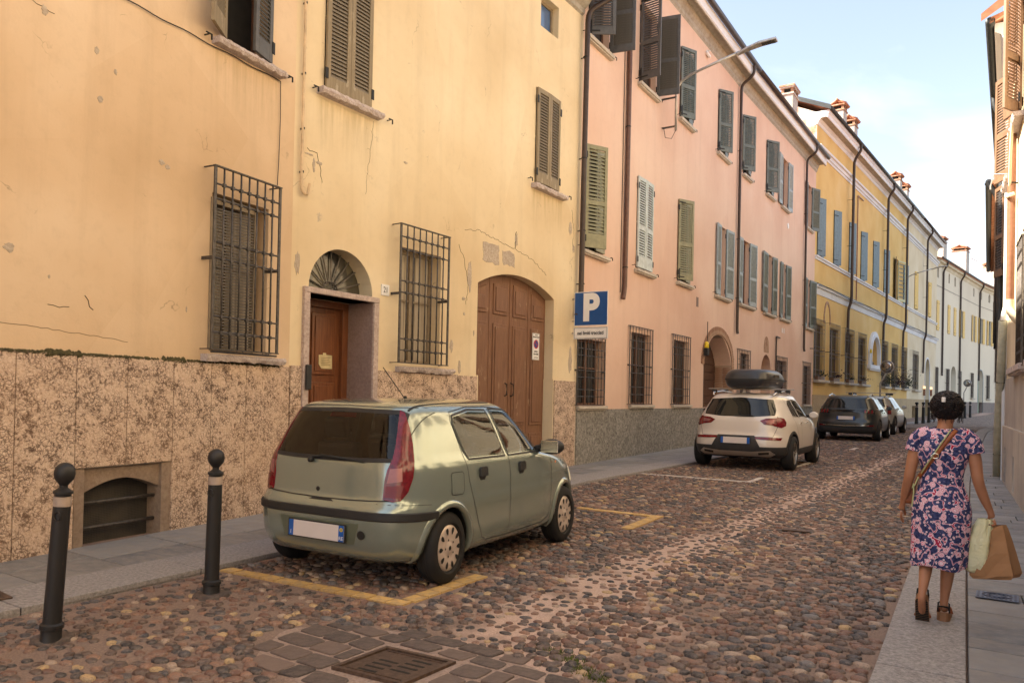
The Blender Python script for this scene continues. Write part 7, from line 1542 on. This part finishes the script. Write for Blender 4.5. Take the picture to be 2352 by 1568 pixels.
Ed = [('pel', 'bel'), ('bel', 'che'), ('che', 'upc'), ('upc', 'nkb'), ('nkb', 'nk'), ('nk', 'hd'), ('hd', 'ht'), ('ht', 'htt'), ('upc', 'shl'), ('shl', 'ual'), ('ual', 'ell'), ('ell', 'fol'), ('fol', 'wrl'), ('wrl', 'pal'), ('upc', 'shr'), ('shr', 'uar'), ('uar', 'elr'), ('elr', 'for'), ('for', 'wrr'), ('wrr', 'par'), ('pel', 'hpl'), ('hpl', 'thl'), ('thl', 'knl'), ('knl', 'cal'), ('cal', 'anl'), ('anl', 'hel'), ('hel', 'bal'), ('pel', 'hpr'), ('hpr', 'thr'), ('thr', 'knr'), ('knr', 'car'), ('car', 'anr'), ('anr', 'her'), ('her', 'bar')]
me = bpy.data.meshes.new('sk'); me.from_pydata([p for p, r in sk], [(V[a][0], V[b_][0]) for a, b_ in Ed], []); so_ = bpy.data.objects.new('sk', me); COL.objects.link(so_)
mdf = so_.modifiers.new('s', 'SKIN'); ssv = me.skin_vertices[0].data
for i, (p, r) in enumerate(sk): ssv[i].radius = (r, r * 1.0); ssv[i].use_root = (i == 0)
mdf.use_smooth_shade = True; ss = so_.modifiers.new('u', 'SUBSURF'); ss.levels = 2; ss.render_levels = 2
bpy.context.view_layer.update(); nm = bpy.data.meshes.new_from_object(so_.evaluated_get(bpy.context.evaluated_depsgraph_get())); bpy.data.objects.remove(so_)
bmb = MB(); bmb.add([v.co for v in nm.vertices], [tuple(p.vertices) for p in nm.polygons])
def finger(b, p0, dirs, r): # chain
    P = [Vector(p0)]; 
    for d in dirs: P.append(P[-1] + Vector(d))
    b.tube(P + [P[-1] + (P[-1] - P[-2]) * .18], r, 8, True, [r * 1.05, r, r * .95, r * .82, r * .4][:len(P) + 1])
# left hand: relaxed, slightly curled
for k, (dy, L) in enumerate(((.028, .9), (.010, 1.0), (-.008, .93), (-.024, .75))): finger(bmb, (-.273 + .002 * k, .075 + dy, .735), [(-.004, .004, -.036 * L), (.004, .006, -.026 * L), (.010, .006, -.018 * L)], .0085)
finger(bmb, (-.262, .095, .765), [(.004, .02, -.02), (.004, .01, -.024), (.003, .002, -.016)], .0095)
# right hand: fist closed round the bag handles
for k, (dy, L) in enumerate(((.028, .9), (.010, 1.0), (-.008, .95), (-.024, .8))): finger(bmb, (.300, .045 + dy, .738), [(.010, 0, -.030 * L), (-.016, 0, -.018 * L), (-.018, 0, .006)], .0088)
finger(bmb, (.278, .07, .758), [(-.006, .012, -.022), (.006, -.004, -.02), (.010, -.008, -.01)], .0095)
# ears, nose
for s_ in (-1, 1): bmb.lathe([(0, -.012), (.016, -.01), (.022, 0), (.014, .008), (0, .009)], 10, T(.011 + s_ * .080, .02, 1.475) @ RY(R(90 * s_)))
bmb.tube([(.01, .098, 1.50), (.01, .118, 1.465), (.01, .108, 1.455)], .012, 8, True, [.007, .013, .008])
body = bmb.build('body', m_skin, per, WM0, smooth=True)
for s_ in (-1, 1): MB().lathe([(0, -.012), (.011, -.006), (.012, 0), (.008, .008), (0, .011)], 10, T(.01 + s_ * .03, .092, 1.505) @ RX(R(-90))).build('eye', m_signw, per, WM0, smooth=True)
MB().tube([(-.015, .094, 1.425), (.01, .101, 1.422), (.035, .094, 1.425)], .006, 6).build('mouth', m_redd, per, WM0, smooth=True)
# dress
db = MB(); prof = [(1.365, .0, .0, .062, .055), (1.358, .0, .0, .085, .062), (1.345, .0, -.002, .115, .07), (1.32, .0, -.004, .150, .080), (1.28, .0, -.005, .168, .090), (1.22, .0, -.005, .172, .100), (1.15, -.004, -.003, .162, .105), (1.07, -.008, 0, .136, .098), (1.0, -.010, 0, .131, .096), (.93, -.012, 0, .148, .108), (.86, -.012, 0, .172, .125), (.78, -.010, 0, .185, .135), (.68, -.012, .0, .184, .138), (.56, -.018, .0, .178, .138), (.46, -.022, 0, .174, .138), (.385, -.026, 0, .172, .138), (.383, -.026, 0, .166, .132)]
Nn = 96; NL = 60; vs = []; fs = []
for j in range(NL + 1):
    z = prof[0][0] + (prof[-1][0] - prof[0][0]) * j / NL; tb = sorted(prof); z_, cx_, cy_, rx, ry = (z,) + tuple(interp(tb, z)); fo = max(0, (.92 - z)) * .055
    for i in range(Nn):
        t = 2 * math.pi * i / Nn; f = 1 + fo * (math.sin(7 * t + 1.5 * z * 3) + .6 * math.sin(11 * t + 2) + .4 * math.sin(17 * t)) + .008 * math.sin(z * 60 + 3 * math.sin(t * 2)) * (1 if .95 < z < 1.2 else .3)
        zz = z + (.012 * math.sin(t * 3 + 1) if j == NL else 0) * 1.0
        # shoulder slope and neckline scoop at the back
        p_ = .8; c, sn = math.cos(t), math.sin(t); zz += (-.0 if z < 1.3 else -.012 * max(0, -sn)); vs.append((cx_ + rx * f * c, cy_ + ry * f * sn, zz))
for j in range(NL):
    for i in range(Nn): fs.append((j * Nn + i, j * Nn + (i + 1) % Nn, (j + 1) * Nn + (i + 1) % Nn, (j + 1) * Nn + i))
db.add(vs, fs)
for s_ in (-1, 1):
    P = [Vector((s_ * .085, -.003, 1.325)), Vector((s_ * .135, -.004, 1.305)), Vector((s_ * .165, -.003, 1.275)), Vector((s_ * .184, 0, 1.235)), Vector((s_ * .192, 0, 1.19))]
    db.tube(P, .06, 24, False, [.048, .055, .056, .054, .055])
dress = db.build('dress', m_dress, per, WM0, smooth=True)
dbv = BVHTree.FromPolygons([Vector(v) for v in db.v], db.f)
def onback(x, z, off):
    r = dbv.ray_cast(Vector((x, -1, z)), Vector((0, 1, 0))); 
    return (r[0] + Vector((0, -off, 0))) if r[0] else Vector((x, -.02, z))
def strap(p, q, w, m, name, parent, off=.006):
    p = Vector(p); q = Vector(q); d = (q - p).normalized(); nn = Vector((-d.y, d.x)) * w / 2; vs = []; fs = []; n = 26
    for i in range(n + 1):
        c = p + (q - p) * i / n; a = onback(c.x + nn.x, c.y + nn.y, off); b_ = onback(c.x - nn.x, c.y - nn.y, off); vs += [a, b_, a + Vector((0, .004, 0)), b_ + Vector((0, .004, 0))]
    for i in range(n): k = 4 * i; fs += [(k, k + 1, k + 5, k + 4), (k, k + 4, k + 6, k + 2), (k + 1, k + 3, k + 7, k + 5)]
    return MB().add(vs, fs).build(name, m, parent, WM0, smooth=True)
m_leather = flat('leather_tan', (.26, .075, .025), .45)
hb_ = empty('shoulder_bag', WM0 @ T(-.2, .1, .85), 'tan leather strap worn across the woman\'s back, with a pale green cord beside it', 'handbag')
strap((.075, 1.35), (-.155, 1.0), .028, m_leather, 'strap', hb_, .007); strap((.045, 1.352), (-.15, 1.01), .009, flat('cord_green', (.40, .42, .22), .6), 'cord', hb_, .011)
MB().tube([(-.155, -.07, 1.005), (-.175, -.02, .95), (-.19, .05, .92)], .012, 6).build('strap_end', m_leather, hb_, WM0); MB().tube([(-.15, -.08, 1.01), (-.17, -.1, .95), (-.185, -.1, .93), (-.18, -.09, .96), (-.175, -.11, .9), (-.185, -.115, .80)], .005, 6).build('cord_end', bpy.data.materials['cord_green'], hb_, WM0)
MB().box(-.26, -.18, .03, .18, .80, .94).build('pouch', m_leather, hb_, WM0, bevel=.02)
bk = onback(-.045, 1.165, .014); MB().tube([bk + Vector((math.cos(t) * .022, 0, math.sin(t) * .018)) for t in [k * math.pi / 4 for k in range(9)]], .003, 6).build('buckle', m_chrome, hb_, WM0)
# hair
hb2 = MB(); hc = Vector((.012, .008, 1.517)); 
hb2.lathe([(0, -.10), (.05, -.09), (.08, -.058), (.092, -.01), (.09, .025), (.076, .06), (.05, .085), (.022, .096), (0, .098)], 24, T(*hc) @ Matrix.Diagonal((1, .98, 1.06, 1)))
rh = random.Random(9)
for k in range(560):
    u = rh.uniform(-1, 1); a = rh.uniform(0, 2 * math.pi); s = math.sqrt(1 - u * u); d = Vector((s * math.cos(a), s * math.sin(a), u))
    if d.y > .45 and d.z < .45: continue
    p = hc + Vector((d.x * .094, d.y * .094, d.z * .094)); t1 = d.orthogonal().normalized(); t2 = d.cross(t1); r = rh.uniform(.010, .024); L = rh.uniform(.6, 1.8) * 2 * math.pi; n = 12; ph = rh.uniform(0, 6)
    dn = (Vector((0, 0, -1)) - d * (-d.z)); dn = dn.normalized() if dn.length > .01 else t1
    pts = [p + t1 * r * math.cos(ph + L * i / n) + t2 * r * math.sin(ph + L * i / n) + dn * (.022 * i / n) + d * (.008 * math.sin(i * .6)) for i in range(n + 1)]
    hb2.tube(pts, .0032, 4, True, [.002] + [.0048] * (n - 1) + [.0008])
for k in range(46):   # wisps at nape and sides
    a = rh.uniform(math.pi * 1.02, math.pi * 1.98) if k < 30 else rh.choice([math.pi, 0]) + rh.uniform(-.3, .3); p = hc + Vector((math.cos(a) * .085, math.sin(a) * .06, -.07 + rh.uniform(0, .05))); r = rh.uniform(.006, .014)
    pts = [p + Vector((math.cos(a) * r * math.sin(i * .9) * .8 + (math.cos(a) * .012 * i / 5 if k >= 30 else 0), r * math.cos(i * .9), -.008 * i)) for i in range(8)]; hb2.tube(pts, .0016, 4, True)
hair = hb2.build('hair', m_hair, per, WM0, smooth=True)
MB().box(-.012, .012, -.118, -.10, 1.54, 1.575).build('hair_clip', m_signw, per, WM0, bevel=.004)
# sandals
def sandal(M, name='sandal'):
    pr = [(-.095, .0), (-.10, .045), (-.02, .035), (.06, .018), (.13, .016), (.14, .0)]; b = MB(); n = len(pr); rows = []
    shp = lambda y: .038 if y < -.02 else .038 + .006 * math.sin((y + .02) / .16 * math.pi)
    vs = []
    ysn = [-.105 + .245 * k / 16 for k in range(17)]
    for y in ysn:
        t = (y + .105) / .245; w = .040 * (math.sin(min(1, (t + .06) * 5) * math.pi / 2)) * (math.sin(min(1, (1.05 - t) * 4) * math.pi / 2)) + .006 * t; h = .05 * (1 - t) ** 1.3 + .014
        vs += [(-w, y, 0), (w, y, 0), (w * .97, y, h), (-w * .97, y, h)]
    fs = []
    for k in range(16):
        for j in range(4): fs.append((k * 4 + j, k * 4 + (j + 1) % 4, k * 4 + 4 + (j + 1) % 4, k * 4 + 4 + j))
    fs += [(3, 2, 1, 0), (64, 65, 66, 67)]
    t = MB().add(vs, fs).build('sandal', flat('cork_sole', (.24, .12, .06), .7), per, M, smooth=2)
    tr = MB(); 
    for k in range(15):
        v0 = vs[4 * (k + 1)]; tr.quad((v0[0] * .94, v0[1] - .006, -.002), (-v0[0] * .94, v0[1] - .006, -.002), (-v0[0] * .94, v0[1] + .006, -.002), (v0[0] * .94, v0[1] + .006, -.002))
    tr.build('tread', m_black, t, M)
    MB().tube([(.036, -.06, .07), (.032, -.10, .10), (0, -.115, .108), (-.032, -.10, .10), (-.036, -.06, .07)], .006, 6).tube([(.036, -.05, .05), (.034, -.045, .115), (0, -.0, .13), (-.034, -.045, .115), (-.036, -.05, .05)], .006, 6).build('ankle_strap', m_black, t, M)
    MB().tube([(.042, .07, .02), (.03, .075, .06), (0, .08, .068), (-.03, .075, .06), (-.042, .07, .02)], .014, 6).build('toe_strap', m_leather, t, M)
sandal(WM0 @ T(.01, .10, .0)); sandal(WM0 @ T(-.112, -.115, .085) @ RX(R(-62)))
# carrier bags (things of their own, held in the right hand)
pbm = (lambda n: n.out(n.ramp(n.noise(5, 4), (.3, (.30, .155, .07)), (.7, (.38, .205, .10))), .8, 0, n.bump(n.noise(7, 2), .5, .02), .25))(NT('kraft_paper'))
Mpb = WM0 @ T(.372, .05, 0.0) @ RZ(R(-18)) @ RY(R(-9))
pbg = empty('paper_bag', Mpb @ T(0, 0, .38), 'brown kraft paper carrier bag in the woman\'s right hand', 'paper bag')
b = MB(); zs_ = [.345, .37, .45, .52, .60, .67, .70]; xw = [.118, .134, .128, .122, .115, .107, .10]; yw = [.075, .085, .075, .068, .055, .042, .036]; vs = []; fs = []
for j, z in enumerate(zs_):
    bx_ = .008 * (-1) ** j
    vs += [(-xw[j], -yw[j], z), (-.03, -yw[j] - .010 - bx_, z + .006 * (-1) ** j), (.04, -yw[j] + bx_ * .8, z - .004), (xw[j], -yw[j], z), (xw[j] - .02, 0, z), (xw[j], yw[j], z), (0, yw[j] + bx_, z), (-xw[j], yw[j], z), (-xw[j] + .022, 0, z)]
m9 = 9
for j in range(len(zs_) - 1):
    for i in range(m9): fs.append((j * m9 + i, j * m9 + (i + 1) % m9, (j + 1) * m9 + (i + 1) % m9, (j + 1) * m9 + i))
fs.append(tuple(range(m9))[::-1]); b.add(vs, fs); sk_ = b.build('sack', pbm, pbg, Mpb); sd2 = sk_.modifiers.new('s', 'SOLIDIFY'); sd2.thickness = .0015
MB().box(-.10, .105, -.0905, -.089, .516, .52).build('crease', pbm, pbg, Mpb) if False else None
MB().tube([(-.05, -.035, .69), (-.045, -.02, .725), (-.035, -.005, .742), (.0, -.004, .742), (.02, -.02, .72), (.04, -.036, .69)], .005, 6).build('handle', pbm, pbg, Mpb); MB().tube([(-.05, .03, .69), (-.04, .01, .735), (.0, .0, .742), (.04, .03, .69)], .005, 6).build('handle', pbm, pbg, Mpb)
ybm = (lambda n: n.out(n.ramp(n.noise(6, 3), (.3, (.74, .70, .38)), (.7, (.86, .83, .56))), .4, 0, n.bump(n.noise(16, 3, .6, dist=1.5), .8, .02), .4))(NT('yellow_film')); ybm.node_tree.nodes['Principled BSDF'].inputs['Transmission Weight'].default_value = .1
ybg = empty('plastic_bag', WM0 @ T(.2, .08, .4), 'pale yellow plastic bag hanging beside the brown paper bag', 'plastic bag')
vs = []; fs = []; n1, n2 = 18, 40; ry_ = random.Random(5)
for j in range(n1 + 1):
    t = j / n1; z = .365 + .375 * t; rx = (.02 + .085 * math.sin(math.pi * min(1, .12 + t * .75)) ** .7) * (1 - .35 * t); ry2 = rx * .8
    for i in range(n2):
        a = 2 * math.pi * i / n2; f = 1 + .10 * math.sin(5 * a + 3 * t) + .07 * math.sin(9 * a - 4 * t) * (.4 + t) + ry_.uniform(-.025, .025); vs.append((.205 + .05 * t ** 1.5 + rx * f * math.cos(a), .06 - .01 * t + ry2 * f * math.sin(a), z))
for j in range(n1):
    for i in range(n2): fs.append((j * n2 + i, j * n2 + (i + 1) % n2, (j + 1) * n2 + (i + 1) % n2, (j + 1) * n2 + i))
fs.append(tuple(range(n2))[::-1]); MB().add(vs, fs).build('film', ybm, ybg, WM0, smooth=True)
MB().tube([(.23, .05, .70), (.27, .045, .735), (.295, .045, .728), (.27, .05, .70)], .008, 6).build('handle', ybm, ybg, WM0)
